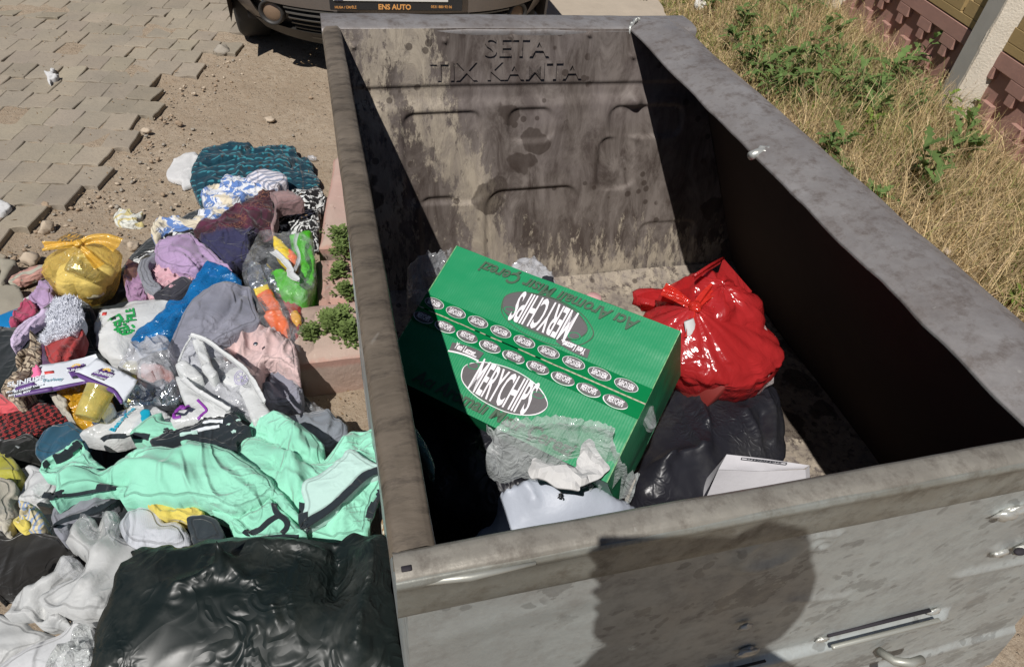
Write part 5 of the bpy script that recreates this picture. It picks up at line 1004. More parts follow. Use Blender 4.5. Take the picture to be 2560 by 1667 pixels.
for k in range(7): a = k * .9; mb.add([q + (math.cos(a) * .014, math.sin(a) * .014, .003), q + (math.cos(a + .5) * .006, math.sin(a + .5) * .006, .003), q + (math.cos(a - .5) * .006, math.sin(a - .5) * .006, .003)], [(0, 1, 2)])
mb.obj('emblem', GRNP, wb_, False); mb = MB(); q = at(*px('c3', (1205, 1055))[0], .185); mb.box(q + (0, 0, .012), (.013, .015, .001)); mb.obj('printed_square', REDP, wb_)
# left group
cl('blue_sheet', 'bright blue plastic edge at the left border under the pink fleece', 'plastic', plain('blue_plastic', C(28, 116, 172), .25), 'c3', [(-60, 1080), (0, 1040), (120, 990), (220, 965), (230, 1010), (180, 1080), (130, 1180), (0, 1200), (-60, 1200)], z=.06, hump=.01, fold=.005, fs=.08, seed=40, edge=.01)
cl('purple_rag', 'lilac knotted rag between the concrete lump and the yellow bag', 'rag', LILAC, 'c3', [(345, 900), (350, 860), (430, 720), (500, 675), (590, 680), (640, 760), (640, 850), (600, 920), (500, 970), (430, 950), (390, 930)], z=.085, hump=.03, fold=.028, fs=.035, fd=80, seed=41, res=.006, edge=.015)
cl('pink_fleece', 'raspberry pink fleece piece at the left of the heap', 'garment', PINK, 'c3', [(120, 1165), (160, 1050), (210, 1000), (270, 890), (330, 865), (400, 930), (420, 1010), (370, 1040), (280, 1090), (190, 1170)], z=.10, hump=.02, fold=.02, fs=.03, fd=60, seed=42, res=.006, edge=.015)
cl('black_garment', 'large black trousers curving round the red fleece', 'garment', BLACK, 'n', [(-40, 830), (30, 820), (60, 812), (110, 770), (140, 750), (190, 746), (228, 765), (240, 800), (240, 850), (250, 880), (262, 905), (235, 930), (150, 950), (60, 990), (-40, 1010)], z=.12, hump=.05, fold=.012, fs=.1, fd=60, seed=43, res=.009, edge=.03)
cl('print_strip', 'pointed strip of lilac cloth with dark dashes on the black trousers', 'rag', ORCH, 'c3', [(128, 1400), (122, 1290), (170, 1200), (250, 1125), (330, 1070), (400, 1035), (480, 980), (560, 950), (520, 1010), (430, 1080), (330, 1180), (240, 1300), (170, 1370)], z=.185, hump=.012, fold=.006, fs=.05, fd=40, seed=44, res=.006, edge=.012)
cl('red_garment', 'red fleece with deep folds below the white fluff', 'garment', RED, 'n', [(107, 862), (130, 850), (180, 836), (203, 818), (204, 845), (190, 870), (172, 898), (150, 918), (128, 912), (112, 888)], z=.20, hump=.025, fold=.012, fs=.05, fd=60, seed=45, res=.006, edge=.02, creases=[(px('c3', (880, 1260), (800, 1400), (720, 1560)), .009, -.022), (px('c3', (830, 1300), (740, 1440), (680, 1560)), .010, .016)])
fl = cl('white_fluff', 'white fluffy fleece lining on the black trousers', 'garment', FLUF, 'c3', [(480, 1330), (500, 1270), (545, 1200), (535, 1100), (545, 1010), (600, 930), (650, 870), (760, 850), (870, 855), (900, 900), (890, 960), (925, 1030), (925, 1110), (900, 1180), (800, 1250), (700, 1290), (600, 1320), (520, 1370)], z=.215, hump=.045, fold=.012, fs=.04, fd=40, seed=46, res=.006, edge=.02)
V, Fc = [], []; fm = fl.data; rr = random.Random(8); up_ = [v.co for v in fm.vertices if v.co.z > .0]; n0 = 0
for i in range(4500):
    b = rr.choice(up_); a = rr.uniform(0, 6.283); l = rr.uniform(.004, .010); w_ = .0012; d_ = Vector((math.cos(a) * .7, math.sin(a) * .7, 1)) * l; p = Vector(fl.location) + b + Vector((rr.gauss(0, .003), rr.gauss(0, .003), 0)); V += [p - Vector((w_, 0, 0)), p + Vector((w_, 0, 0)), p + d_]; Fc.append((n0, n0 + 1, n0 + 2)); n0 += 3
mesh_obj('pile', V, Fc, FLUF, fl, False)
cl('print_garment', 'beige newspaper-print cotton garment at the left, above the packaging card', 'garment', NEWS, 'c5', [(10, 690), (70, 600), (140, 540), (200, 480), (175, 390), (185, 290), (250, 230), (310, 205), (350, 160), (385, 90), (440, 110), (470, 180), (475, 300), (470, 430), (440, 520), (420, 620), (330, 740), (250, 860), (150, 840), (70, 780)], z=.21, hump=.03, fold=.024, fs=.05, fd=60, seed=47, res=.006, edge=.015, creases=[(px('c5', (300, 220), (230, 330), (250, 440)), .018, -.04), (px('c5', (390, 100), (370, 200), (340, 300)), .01, .02)])
cl('purple_garment', 'dark purple cloth with a white edge between the newspaper print and the red fleece', 'garment', PURP, 'c5', [(470, 200), (500, 190), (560, 380), (600, 410), (540, 440), (470, 440)], z=.205, hump=.01, fold=.01, fs=.04, seed=48, res=.006, edge=.01)
cl('pink_rag', 'small bright pink pompom rag on the left end of the packaging card', 'rag', plain('candy_pink', C(226, 108, 150), .9, bs=60, bd=.004), 'c5', [(350, 560), (375, 510), (380, 460), (430, 440), (475, 465), (470, 520), (430, 560), (400, 590)], z=.28, hump=.02, fold=.012, fs=.02, seed=49, res=.005, edge=.014)
cl('coral_garment', 'coral pink garment at the left border below the newspaper print', 'garment', CORAL, 'c5', [(-60, 720), (0, 730), (100, 800), (190, 840), (300, 870), (150, 910), (0, 925), (-60, 930)], z=.19, hump=.02, fold=.01, fs=.06, seed=50, res=.008, edge=.02)
cl('houndstooth_garment', 'red and black houndstooth cloth at the left border', 'garment', HOUN, 'c5', [(-60, 910), (150, 895), (300, 870), (450, 860), (600, 870), (720, 900), (800, 990), (780, 1080), (600, 1130), (420, 1260), (300, 1220), (150, 1270), (-60, 1310)], z=.165, hump=.04, fold=.014, fs=.09, fd=10, seed=51, res=.008, edge=.03)
cl('patched_garment', 'black garment with white square patches below the houndstooth', 'garment', PATCH, 'c5', [(-60, 1290), (150, 1260), (300, 1200), (420, 1240), (470, 1320), (430, 1420), (330, 1450), (200, 1500), (100, 1560), (-60, 1540)], z=.18, hump=.03, fold=.02, fs=.05, fd=30, seed=52, res=.007, edge=.02)
cl('petrol_garment', 'petrol blue cloth between the houndstooth and the mint garment', 'garment', NAVY, 'c5', [(395, 1430), (430, 1270), (520, 1160), (690, 1100), (810, 1070), (920, 1140), (990, 1190), (940, 1300), (800, 1400), (600, 1480), (480, 1470)], z=.205, hump=.02, fold=.014, fs=.06, fd=40, seed=53, res=.007, edge=.02)
mu = cl('mustard_bag', 'mustard yellow translucent bag under the packaging card', 'bag', film('mustard_film', C(196, 146, 34), .85, .18, 26, .010, tint=(1, .8, .3)), 'c5', [(640, 720), (760, 690), (900, 650), (1050, 630), (1110, 640), (1240, 770), (1230, 860), (1180, 1000), (1140, 1110), (1060, 1150), (940, 1110), (860, 1050), (780, 930), (750, 850)], z=.22, hump=.03, fold=.024, fs=.04, fd=60, seed=54, res=.006, edge=.02)
cup = thing('plastic_cup', 'clear yellowish plastic cup lying with its round end toward the camera', 'cup', tuple(at(213, 1045, .25)))
q = at(*px('c5', (985, 1050))[0], .275); ax = Vector((.35, .80, .35)).normalized(); e1 = ax.cross(Vector((0, 0, 1))).normalized(); e2 = e1.cross(ax); t = np.linspace(0, 2 * math.pi, 41)
q = q + np.array([0, .01, 0]); G = np.array([[q + np.array(ax) * d_ + r_ * (np.array(e1) * math.cos(k) + np.array(e2) * math.sin(k)) for d_, r_ in ((-.002, .0001), (-.002, .016), (.001, .0225), (-.004, .026), (-.002, .029), (.02, .031), (.075, .034), (.08, .036))] for k in t]); mb = MB(); mb.grid(G); mb.obj('cup_wall', film('yellow_clear', C(206, 196, 120), .55, .08, 40, .002, tint=(1, .95, .6)), cup)
cl('white_glove', 'small off-white glove-like scrap left of the mustard bag', 'rag', BEIGE, 'c5', [(565, 760), (620, 745), (700, 770), (755, 800), (770, 860), (780, 930), (810, 985), (740, 955), (690, 880), (620, 850)], z=.24, hump=.015, fold=.014, fs=.025, seed=55, res=.005, edge=.012)
# cards
def card(name, lab, P, z, texts, polys, seed):
    cen = np.mean([p[:2] for p in P], 0); root = thing(name, lab, 'packaging', tuple(at(cen[0], cen[1], z)))
    cf = lambda X, Y: .006 * np.sin((X + Y * .6) * 22 + seed)
    cloth('sheet', None, None, PRINTW, P, z=z, hump=0, fold=0, fs=.09, fd=70, seed=seed, edge=.004, res=.009, sharp=True, parent=root, drop=.004, zfun=cf)
    for nm, m, pl, zl in polys: cloth(nm, None, None, m, pl, z=z + zl * .5, hump=0, fold=0, fs=.09, seed=seed, edge=.002, res=.009, sharp=True, parent=root, drop=.002, zfun=cf)
    for body, sz, p, an, m, sx, bo in texts: flat_text('lettering', body, sz, p, z + .012, an, m, root, sx, bo, .0045)
    return root
def sun_logo(parent, p, z, an, s_=.011):
    q = at(p[0], p[1], z); mb = MB()
    for k in range(7):
        a = math.radians(an + 15 + k * 25); d_ = np.array([math.cos(a), math.sin(a), 0]); e_ = np.array([-math.sin(a), math.cos(a), 0]); mb.add([q + d_ * s_ * .3 + (0, 0, .006), q + d_ * s_ * .8 + e_ * s_ * .18 + (0, 0, .006), q + d_ * s_ * 1.2 + (0, 0, .006), q + d_ * s_ * .8 - e_ * s_ * .18 + (0, 0, .006)], [(0, 1, 2, 3)])
    mb.obj('emblem', GLD, parent, False)
c5 = lambda *p: px('c5', *p)
r1 = card('packaging_card', 'long white and violet bedding package card lying left, with black bar at its end', c5((130, 712), (200, 650), (372, 568), (470, 436), (620, 410), (860, 345), (1090, 280), (1120, 340), (1060, 480), (1010, 605), (800, 660), (612, 712), (400, 745), (160, 782)), .275,
     [('SUNRISE', .0135, c5((880, 483))[0], 8, PRINTW, 1.0, .0005), ('SUNRISE', .022, c5((300, 612))[0], 8, PRINTW, 1, .0006), ('HOME COLLECTION', .006, c5((270, 650))[0], 9, PRINTW, 1, .0002), ('Turkey', .015, c5((600, 600))[0], 3, plain('teal_ink', C(110, 150, 165), .6), 1.1, .0003), ('FITTED ÇARŞAF TAKIMI', .0078, c5((295, 702))[0], 8, PRINTW, 1, .0005), ('BATTAL BOY', .0085, c5((235, 755))[0], 7, PRINTW, 1, .0006)],
     [('violet_panel', VIO, c5((165, 690), (250, 625), (375, 572), (400, 640), (440, 662), (180, 712)), .004), ('black_bar', INKD, c5((135, 715), (440, 662), (455, 690), (140, 745)), .0065), ('violet_panel', VIO, c5((150, 748), (600, 682), (610, 712), (400, 745), (160, 780)), .004), ('violet_panel', VIO, c5((758, 455), (955, 395), (975, 455), (880, 540), (820, 575)), .004), ('black_bar', INKD, c5((822, 552), (900, 536), (905, 556), (830, 575)), .007), ('red_label', REDP, c5((512, 512), (616, 495), (622, 522), (518, 540)), .0035), ('violet_panel', VIO, c5((606, 690), (800, 640), (1005, 585), (1010, 618), (800, 665), (612, 714)), .0045)], 1)
sun_logo(r1, c5((875, 455))[0], .283, 8)
r2 = card('packaging_card', 'smaller white and violet package card folded over the first, pointing right', c5((860, 512), (930, 475), (1010, 440), (1110, 350), (1300, 450), (1566, 580), (1520, 680), (1405, 855), (1372, 858), (1290, 735), (1080, 640), (900, 560)), .315,
     [('SUNRISE', .0125, c5((1185, 530))[0], -26, PRINTW, 1.0, .0005), ('FITTED ÇARŞAF', .0055, c5((1125, 570))[0], -26, PRINTW, 1, .0002)],
     [('violet_panel', VIO, c5((1172, 468), (1312, 528), (1195, 600), (1050, 535)), .004), ('black_bar', INKD, c5((1050, 538), (1200, 592), (1190, 606), (1045, 552)), .006), ('violet_panel', VIO, c5((850, 515), (905, 522), (1080, 600), (1300, 695), (1340, 735), (1405, 835), (1398, 858), (1372, 858), (1300, 745), (1080, 642), (900, 565)), .0045)], 5)
sun_logo(r2, c5((1215, 508))[0], .323, -26)
# clear crinkled bag with foil and pink packet
cb = thing('clear_bag', 'crinkled clear bag with pink packet and silver foil right of the cards', 'bag', tuple(at(390, 930, .1)))
cloth('pink_packet', None, None, plain('salmon_packet', C(206, 134, 120), .5, bs=40, bd=.006), c5((1590, 440), (1720, 400), (1860, 430), (1965, 520), (1960, 590), (1800, 600), (1640, 615)), z=.235, hump=.012, fold=.008, fs=.04, seed=60, res=.006, edge=.012, parent=cb)
cloth('silver_foil', None, None, FOIL, c5((1410, 830), (1450, 760), (1520, 680), (1700, 630), (1900, 595), (2060, 640), (2180, 730), (2120, 800), (2020, 870), (1800, 880), (1600, 900), (1420, 915)), z=.225, hump=.02, fold=.026, fs=.028, fd=50, seed=61, res=.0055, edge=.014, parent=cb)
cloth('yellow_slip', None, None, plain('pale_yellow', C(216, 206, 110), .5), c5((1395, 480), (1450, 375), (1560, 375), (1560, 500), (1540, 560)), z=.24, hump=.008, fold=.006, fs=.04, seed=62, res=.006, edge=.01, parent=cb)
cloth('film', None, None, F_CLR2, c5((1330, 450), (1400, 330), (1500, 220), (1640, 140), (1800, 80), (1900, 110), (1960, 220), (1990, 400), (1985, 540), (1900, 560), (1700, 620), (1570, 600), (1560, 480), (1390, 490)), z=.265, hump=.04, fold=.024, fs=.05, fd=-60, seed=63, res=.007, edge=.02, parent=cb)
ws = thing('printed_bag', 'white bag with blue lettering and a turquoise plastic piece, above the mint garment', 'bag', tuple(at(330, 1050, .1)))
cloth('bag_body', None, None, F_WHT, c5((915, 1195), (1000, 1140), (1100, 1090), (1200, 1020), (1310, 960), (1450, 910), (1600, 865), (1700, 870), (1860, 950), (1990, 1060), (1980, 1120), (1700, 1150), (1500, 1230), (1250, 1280), (960, 1240)), z=.225, hump=.03, fold=.014, fs=.06, fd=40, seed=64, res=.007, edge=.02, parent=ws)
flat_text('lettering', 'Beauty', .030, c5((1265, 1035))[0], .27, 28, plain('slate_ink', C(96, 112, 140), .6), ws, 1, .0008); flat_text('lettering', 'Beautyline', .020, c5((1405, 1040))[0], .272, 60, TURQ, ws, 1, .0006)
cloth('turquoise_piece', None, None, TURQ, c5((1605, 950), (1640, 915), (1700, 920), (1725, 970), (1700, 1020), (1650, 1060), (1610, 1030), (1625, 990)), z=.275, hump=.012, fold=.002, fs=.04, seed=65, res=.005, edge=.01, parent=ws)
cl('white_fluff', 'small lilac-white frill scrap left of the blue lettered bag', 'rag', FLUF, 'c5', [(1160, 1010), (1170, 930), (1210, 860), (1260, 838), (1300, 890), (1310, 950), (1260, 990), (1190, 1040)], z=.25, hump=.02, fold=.012, fs=.02, seed=66, res=.005, edge=.015)
# white carrier with purple print
wc = thing('carrier_bag', 'open white carrier bag with purple print and looped handles above the mint garment', 'bag', tuple(at(560, 960, .1)))
cloth('film', None, None, F_CLR2, px('c6', (-20, 420), (40, 260), (110, 100), (250, 100), (400, 170), (560, 300), (760, 460), (850, 640), (830, 900), (830, 1010), (700, 960), (560, 940), (300, 800), (100, 640)), z=.285, hump=.03, fold=.014, fs=.06, fd=-40, seed=67, res=.008, edge=.02, parent=wc, drop=.03)
cloth('bag_front', None, None, F_WHT, px('c6', (-40, 560), (30, 570), (130, 640), (240, 730), (400, 840), (590, 960), (540, 1010), (400, 1030), (180, 1060), (0, 1080), (-110, 1060), (-40, 960), (60, 900), (20, 800)), z=.31, hump=.02, fold=.010, fs=.07, fd=-40, seed=68, res=.007, edge=.018, parent=wc)
cloth('bag_side', None, None, F_WHT, px('c6', (480, 600), (560, 470), (640, 440), (760, 470), (860, 640), (940, 830), (1030, 1000), (930, 1030), (850, 1070), (790, 980), (720, 800), (640, 680)), z=.30, hump=.02, fold=.012, fs=.05, fd=-60, seed=69, res=.007, edge=.016, parent=wc)
cloth('rolled_edge', None, None, F_WHT, px('c6', (-40, 440), (20, 380), (110, 400), (250, 540), (160, 570), (60, 570)), z=.335, hump=.02, fold=.008, fs=.04, seed=70, res=.006, edge=.014, parent=wc)
cloth('rolled_edge', None, None, F_WHT, px('c6', (140, 150), (230, 130), (300, 230), (340, 380), (420, 480), (400, 545), (330, 560), (230, 440), (300, 400), (200, 300)), z=.335, hump=.02, fold=.008, fs=.04, seed=71, res=.006, edge=.014, parent=wc)
strip('handle', F_WHT, px('c6', (120, 100), (280, 150), (480, 290), (690, 450), (790, 560), (870, 700), (960, 860)), .016, .335, wc, .006, .004); strip('handle', F_WHT, px('c6', (-10, 400), (60, 230), (140, 110)), .008, .33, wc, .005, .003); strip('handle', F_WHT, px('c6', (30, 600), (180, 730), (380, 850), (560, 960)), .020, .335, wc, .008, .004)
strip('purple_print', PURI, px('c6', (10, 900), (50, 905), (105, 890)), .012, .345, wc, .002, .0008); strip('purple_print', PURI, px('c6', (200, 820), (300, 930), (260, 980), (200, 1040)), .006, .345, wc, .002, .0006); strip('purple_print', PURI, px('c5', (2070, 890), (2000, 960), (1985, 1020), (2060, 1010)), .008, .345, wc, .002, .0006)
mb = MB(); q = at(*px('c6', (700, 560))[0], .335); t = np.linspace(0, 2 * math.pi, 30)
for r_ in (.022, .017): mb.tube([q + (math.cos(a) * r_ * .8, math.sin(a) * r_ * 1.2, 0) for a in t], .0008, 5, cap=False)
for a in (.3, 1.35, 2.4): mb.tube([q + (math.cos(a) * .015 * .8, math.sin(a) * .015 * 1.2, 0), q - (math.cos(a) * .015 * .8, math.sin(a) * .015 * 1.2, 0)], .0008, 5)
mb.obj('emblem', plain('lavender_ink', C(160, 148, 196), .6), wc)
# yellow tied bag
def tied_bag(name, lab, mat, bot, rad, knot, seed, ears, pleats=11, contents=(), ptall=.5, matear=None, flat=.9):
    bot = np.array(bot, float); knot = np.array(knot, float); root = thing(name, lab, 'bag', tuple(bot)); n_, m_ = 96, 60; th = np.linspace(0, 2 * math.pi, n_, endpoint=False); t = np.linspace(0, 1, m_)
    T_, A_ = np.meshgrid(t, th, indexing='ij'); body = np.sin(np.clip(T_ / (ptall * 2) , 0, .5) * math.pi) ** .55; top = np.clip((T_ - ptall) / (1 - ptall), 0, 1); rr_ = np.where(T_ < ptall, body, (1 - top ** 1.25) * .93 + .07)
    nz_ = fbm(np.cos(A_) * 1.6 + seed, np.sin(A_) * 1.6, T_ * 2.5, seed, 3) * .07; pl_ = (1 - np.abs(np.sin(A_ * pleats / 2 + 1.5 * vn(np.cos(A_) * 2, np.sin(A_) * 2, T_ * 1.2, seed)))) * (.05 + .30 * top * (1 - top * .3)) * (top > 0)
    wr_ = .05 * (1 - np.abs(vn(np.cos(A_) * 4.5, np.sin(A_) * 4.5, T_ * 7, seed + 4))) ** 3 + .03 * (1 - np.abs(vn(np.cos(A_) * 10, np.sin(A_) * 10, T_ * 15, seed + 5))) ** 3
    rr_ = rr_ * (1 + nz_ - pl_ * .55) - wr_ * rr_ + .0; hgt = knot[2] - bot[2]
    zz_ = bot[2] + hgt * np.where(T_ < ptall, .5 * (1 - np.cos(np.clip(T_ / ptall, 0, 1) * math.pi)) * .62 , .62 + .38 * top ** .75)
    cx_ = bot[0] + (knot[0] - bot[0]) * np.clip((zz_ - bot[2]) / hgt, 0, 1) ** 2.2; cy_ = bot[1] + (knot[1] - bot[1]) * np.clip((zz_ - bot[2]) / hgt, 0, 1) ** 2.2
    G = np.stack([cx_ + rad[0] * rr_ * np.cos(A_), cy_ + rad[1] * rr_ * np.sin(A_), zz_], -1); mb = MB(); mb.grid(G, 0, True); mb.obj('bag_body', mat, root)
    mb = MB(); mb.ball(knot, (.014, .012, .013), 16, 10, 0, .35, seed); mb.tube([knot + (-.012, 0, -.004), knot + (0, -.012, .004), knot + (.012, 0, -.004)], [.006, .008, .006], 8); mb.obj('knot', matear or mat, root)
    for pts_, w0, w1 in ears:
        P = np.array([knot + np.array(p) for p in [(0, 0, 0)] + list(pts_)]); tt = np.linspace(0, len(P) - 1, 26); i = np.clip(tt.astype(int), 0, len(P) - 2); L = P[i] + (P[i + 1] - P[i]) * (tt - i)[:, None]; L = np.stack([np.convolve(np.pad(L[:, k], 3, 'edge'), np.ones(7) / 7, 'valid') for k in range(3)], 1)
        tg = np.gradient(L, axis=0); tg /= np.linalg.norm(tg, axis=1)[:, None] + 1e-9; sd_ = np.cross(tg, np.array([.2, -.6, .75])); sd_ /= np.linalg.norm(sd_, axis=1)[:, None] + 1e-9; upv = np.cross(sd_, tg); rows = []
        for k in np.linspace(-1, 1, 15): wv = w0 + (w1 - w0) * np.linspace(0, 1, 26); rows.append(L + sd_ * (wv * k)[:, None] + upv * ((.22 * wv + .002) * np.cos(k * 4 + np.linspace(0, 3, 26)))[:, None])
        mb = MB(); mb.grid(np.array(rows)); mb.obj('handle', matear or mat, root)
    for nm, m, fn in contents: mb = MB(); fn(mb); mb.obj(nm, m, root)
    return root
yb = at(228, 742, .06); yk = at(196, 610, .285)
def yc1(mb):
    for i, (a, b, c, r_) in enumerate(((-.05, -.04, .06, .055), (.03, -.05, .055, .06), (.07, .0, .06, .05), (0, .03, .07, .07), (-.06, .03, .06, .05))): mb.ball((yb[0] + a * .75, yb[1] + b * .8 + .02, yb[2] + c + .012), (r_ * .85, r_ * .85, r_ * .72), 18, 12, 0, .12, i + 3)
def yc2(mb): mb.tube([(yb[0] - .01, yb[1] - .02, yb[2] + .16), (yb[0] + .06, yb[1] - .05, yb[2] + .12)], [.03, .022], 10)
tied_bag('knotted_bag', 'see-through yellow plastic bag tied with a knot, full of rubbish', F_YEL, yb + (0, .02, -.03), (.122, .105), yk, 21, [([(-.04, -.005, .004), (-.08, 0, .0), (-.105, .005, -.004)], .008, .016), ([(.04, .01, .012), (.085, .0, .012), (.12, -.015, -.01)], .010, .028), ([(.03, -.03, -.02), (.055, -.055, -.06)], .008, .018)], 8, [('contents', plain('pale_waste', C(232, 222, 184), .6, bs=30, bd=.01), yc1), ('wrapper', FOIL, yc2)], .5, film('yellow_fold', C(232, 182, 74), .74, .15, 26, .006, tint=(1, .85, .45)))
random.seed(12)
# lower left
cl('yellow_garment', 'shiny yellow satin at the left border below the patched garment', 'garment', OLIVE, 'c7', [(-40, 60), (20, 90), (80, 125), (140, 210), (160, 290), (150, 350), (100, 400), (40, 330), (-40, 300)], z=.19, hump=.03, fold=.02, fs=.06, fd=60, seed=80, res=.007, edge=.02)
cl('ribbed_garment', 'beige ribbed cuff and sleeve at the left border', 'garment', BEIGE, 'c7', [(-40, 260), (30, 270), (92, 290), (95, 360), (70, 410), (100, 480), (105, 540), (80, 620), (55, 660), (0, 600), (-40, 560)], z=.23, hump=.025, fold=.016, fs=.05, fd=80, seed=81, res=.007, edge=.02)
cl('white_garment', 'white cotton cloth left of the grey skirt', 'garment', WHITE, 'c7', [(108, 425), (135, 370), (160, 330), (185, 260), (210, 225), (175, 190), (200, 165), (280, 185), (390, 235), (390, 330), (330, 400), (290, 430), (200, 430)], z=.205, hump=.025, fold=.014, fs=.06, fd=50, seed=82, res=.007, edge=.02)
cl('baby_toy', 'knot of pale pink, blue and yellow ribbons left of the brown cloth', 'ribbons', m_stripe('pastel_ribbons', C(198, 186, 152), C(140, 156, 184), 30, .4, 5, .55), 'c7', [(130, 450), (150, 428), (200, 440), (260, 465), (290, 520), (300, 570), (270, 610), (210, 615), (150, 615), (110, 580), (120, 520), (165, 490)], z=.235, hump=.02, fold=.02, fs=.02, fd=60, seed=83, res=.0055, edge=.014)
cl('yellow_rag', 'small mustard ribbed rag beside the pastel ribbons', 'rag', YEL, 'c7', [(100, 540), (150, 505), (200, 530), (210, 590), (160, 625), (115, 600)], z=.24, hump=.015, fold=.014, fs=.02, fd=80, seed=84, res=.0055, edge=.012)
cl('brown_garment', 'big dark brown cloth left of the white satin', 'garment', DKB, 'c7', [(-40, 640), (60, 660), (150, 620), (230, 610), (330, 640), (420, 670), (490, 720), (550, 800), (590, 890), (480, 870), (390, 850), (330, 940), (200, 990), (110, 1060), (0, 1050), (-40, 1040)], z=.215, hump=.04, fold=.012, fs=.1, fd=-20, seed=85, res=.009, edge=.04)
cl('white_satin', 'lowest white satin sheet at the bottom left corner', 'garment', SATIN, 'c7', [(-60, 1600), (-60, 1180), (0, 1190), (140, 1225), (240, 1290), (390, 1340), (330, 1400), (200, 1450), (60, 1520), (0, 1600)], z=.19, hump=.03, fold=.02, fs=.09, fd=0, seed=86, res=.009, edge=.03)
cl('white_satin', 'crumpled white satin with a plastic edge, left end of the satin pile', 'garment', SATIN, 'c7', [(28, 1200), (80, 1140), (98, 1060), (160, 1010), (250, 970), (340, 930), (400, 850), (480, 803), (540, 840), (575, 900), (480, 980), (380, 1060), (420, 1180), (470, 1260), (390, 1250), (290, 1245), (200, 1210), (150, 1185)], z=.235, hump=.04, fold=.02, fs=.07, fd=30, seed=87, res=.007, edge=.022, creases=[(px('c7', (110, 1060), (150, 1180)), .012, -.02), (px('c7', (330, 960), (250, 1050), (200, 1030)), .014, .02), (px('c7', (280, 1110), (270, 1200)), .014, -.03), (px('c7', (470, 820), (440, 920), (360, 1000)), .014, .018)])
cl('white_satin', 'largest white satin cloth flowing down between the brown cloth and the black sack', 'garment', SATIN, 'c7', [(452, 705), (480, 660), (480, 600), (530, 540), (580, 520), (640, 530), (665, 590), (700, 520), (730, 490), (800, 500), (820, 570), (810, 660), (900, 710), (1010, 760), (980, 860), (860, 980), (800, 1100), (740, 1200), (640, 1210), (560, 1215), (440, 1180), (300, 1130), (270, 1070), (420, 970), (540, 920), (590, 850), (570, 780), (500, 740)], z=.265, hump=.05, fold=.012, fs=.10, fd=60, seed=88, res=.008, edge=.03,
   creases=[(px('c7', (530, 640), (560, 780), (620, 900), (560, 1050)), .02, .022), (px('c7', (680, 560), (690, 700)), .018, -.03), (px('c7', (740, 520), (750, 640), (680, 800)), .018, .022), (px('c7', (620, 920), (500, 1060), (380, 1090)), .02, -.022), (px('c7', (600, 1000), (460, 1120)), .014, .014), (px('c7', (780, 780), (680, 950), (640, 1150)), .03, .014)])
cl('plastic_wrap', 'crackled clear plastic over the top of the satin', 'plastic', F_CLR, 'c7', [(530, 560), (590, 515), (640, 530), (665, 600), (640, 650), (580, 640)], z=.32, hump=.012, fold=.016, fs=.02, seed=89, res=.005, edge=.012, drop=.02)
cl('plastic_wrap', 'crackled clear plastic at the second peak of the satin', 'plastic', F_CLR, 'c7', [(700, 540), (735, 490), (800, 500), (805, 600), (780, 680), (730, 620)], z=.325, hump=.012, fold=.016, fs=.02, seed=90, res=.005, edge=.012, drop=.02)
cl('plastic_wrap', 'crinkled clear plastic on the left satin fold', 'plastic', F_CLR, 'c7', [(380, 880), (420, 830), (490, 800), (560, 850), (560, 900), (500, 940), (450, 900), (400, 910)], z=.29, hump=.012, fold=.016, fs=.02, seed=91, res=.005, edge=.012, drop=.02)
cl('white_garment', 'plain white cloth at the bottom edge left of the black sack', 'garment', WHITE, 'c7', [(-60, 1600), (0, 1530), (120, 1450), (300, 1370), (430, 1320), (500, 1240), (550, 1208), (620, 1240), (670, 1320), (660, 1600)], z=.22, hump=.04, fold=.008, fs=.1, fd=20, seed=92, res=.009, edge=.03)
cl('plastic_wrap', 'large crackled clear plastic sheet at the bottom edge beside the black sack', 'plastic', film('crackle_film', C(204, 208, 206), .62, .08, 60, .010, kvar=.4), 'c7', [(320, 1600), (340, 1460), (400, 1400), (480, 1370), (490, 1290), (540, 1260), (600, 1270), (640, 1340), (660, 1420), (660, 1600)], z=.275, hump=.02, fold=.018, fs=.025, seed=93, res=.006, edge=.014, drop=.03)
cl('grey_skirt', 'grey skirt with dark trimmed hem under the mint garment', 'garment', GREYS, 'c7', [(360, 560), (358, 500), (390, 430), (450, 400), (560, 385), (700, 360), (800, 345), (800, 390), (760, 430), (640, 490), (560, 520), (470, 560), (480, 620), (430, 680), (390, 640)], z=.265, hump=.02, fold=.014, fs=.05, fd=20, seed=94, res=.006, edge=.018)
gs = [o for o in bpy.data.objects if o.name == 'grey_skirt'][0]; strip('hem', TRIM, px('c7', (362, 590), (450, 545), (600, 500), (700, 465), (790, 400), (800, 350)), .010, .293, gs, .004, .002)
cl('white_mesh_garment', 'white mesh cloth hump between the satin and the mint garment', 'garment', MESH, 'c7', [(820, 590), (850, 520), (890, 480), (1000, 455), (1080, 480), (1120, 560), (1200, 560), (1270, 600), (1300, 670), (1290, 730), (1200, 760), (1080, 740), (960, 730), (860, 690)], z=.285, hump=.05, fold=.012, fs=.06, fd=10, seed=95, res=.007, edge=.03)
cl('yellow_garment', 'yellow cotton scraps peeping from under the mint hem', 'garment', YEL, 'n', [(362, 1252), (400, 1248), (450, 1250), (490, 1262), (510, 1285), (495, 1298), (462, 1292), (440, 1285), (400, 1290), (375, 1272)], z=.30, hump=.015, fold=.02, fs=.025, fd=20, seed=96, res=.006, edge=.014)
cl('frayed_denim', 'dark frayed denim scrap between the white mesh and the black sack', 'rag', fabric('dark_denim', C(48, 56, 62), weave=1400), 'c8', [(35, 690), (80, 668), (150, 665), (215, 700), (255, 780), (240, 820), (170, 830), (90, 840), (60, 790), (45, 740)], z=.315, hump=.015, fold=.008, fs=.05, seed=97, res=.006, edge=.014)
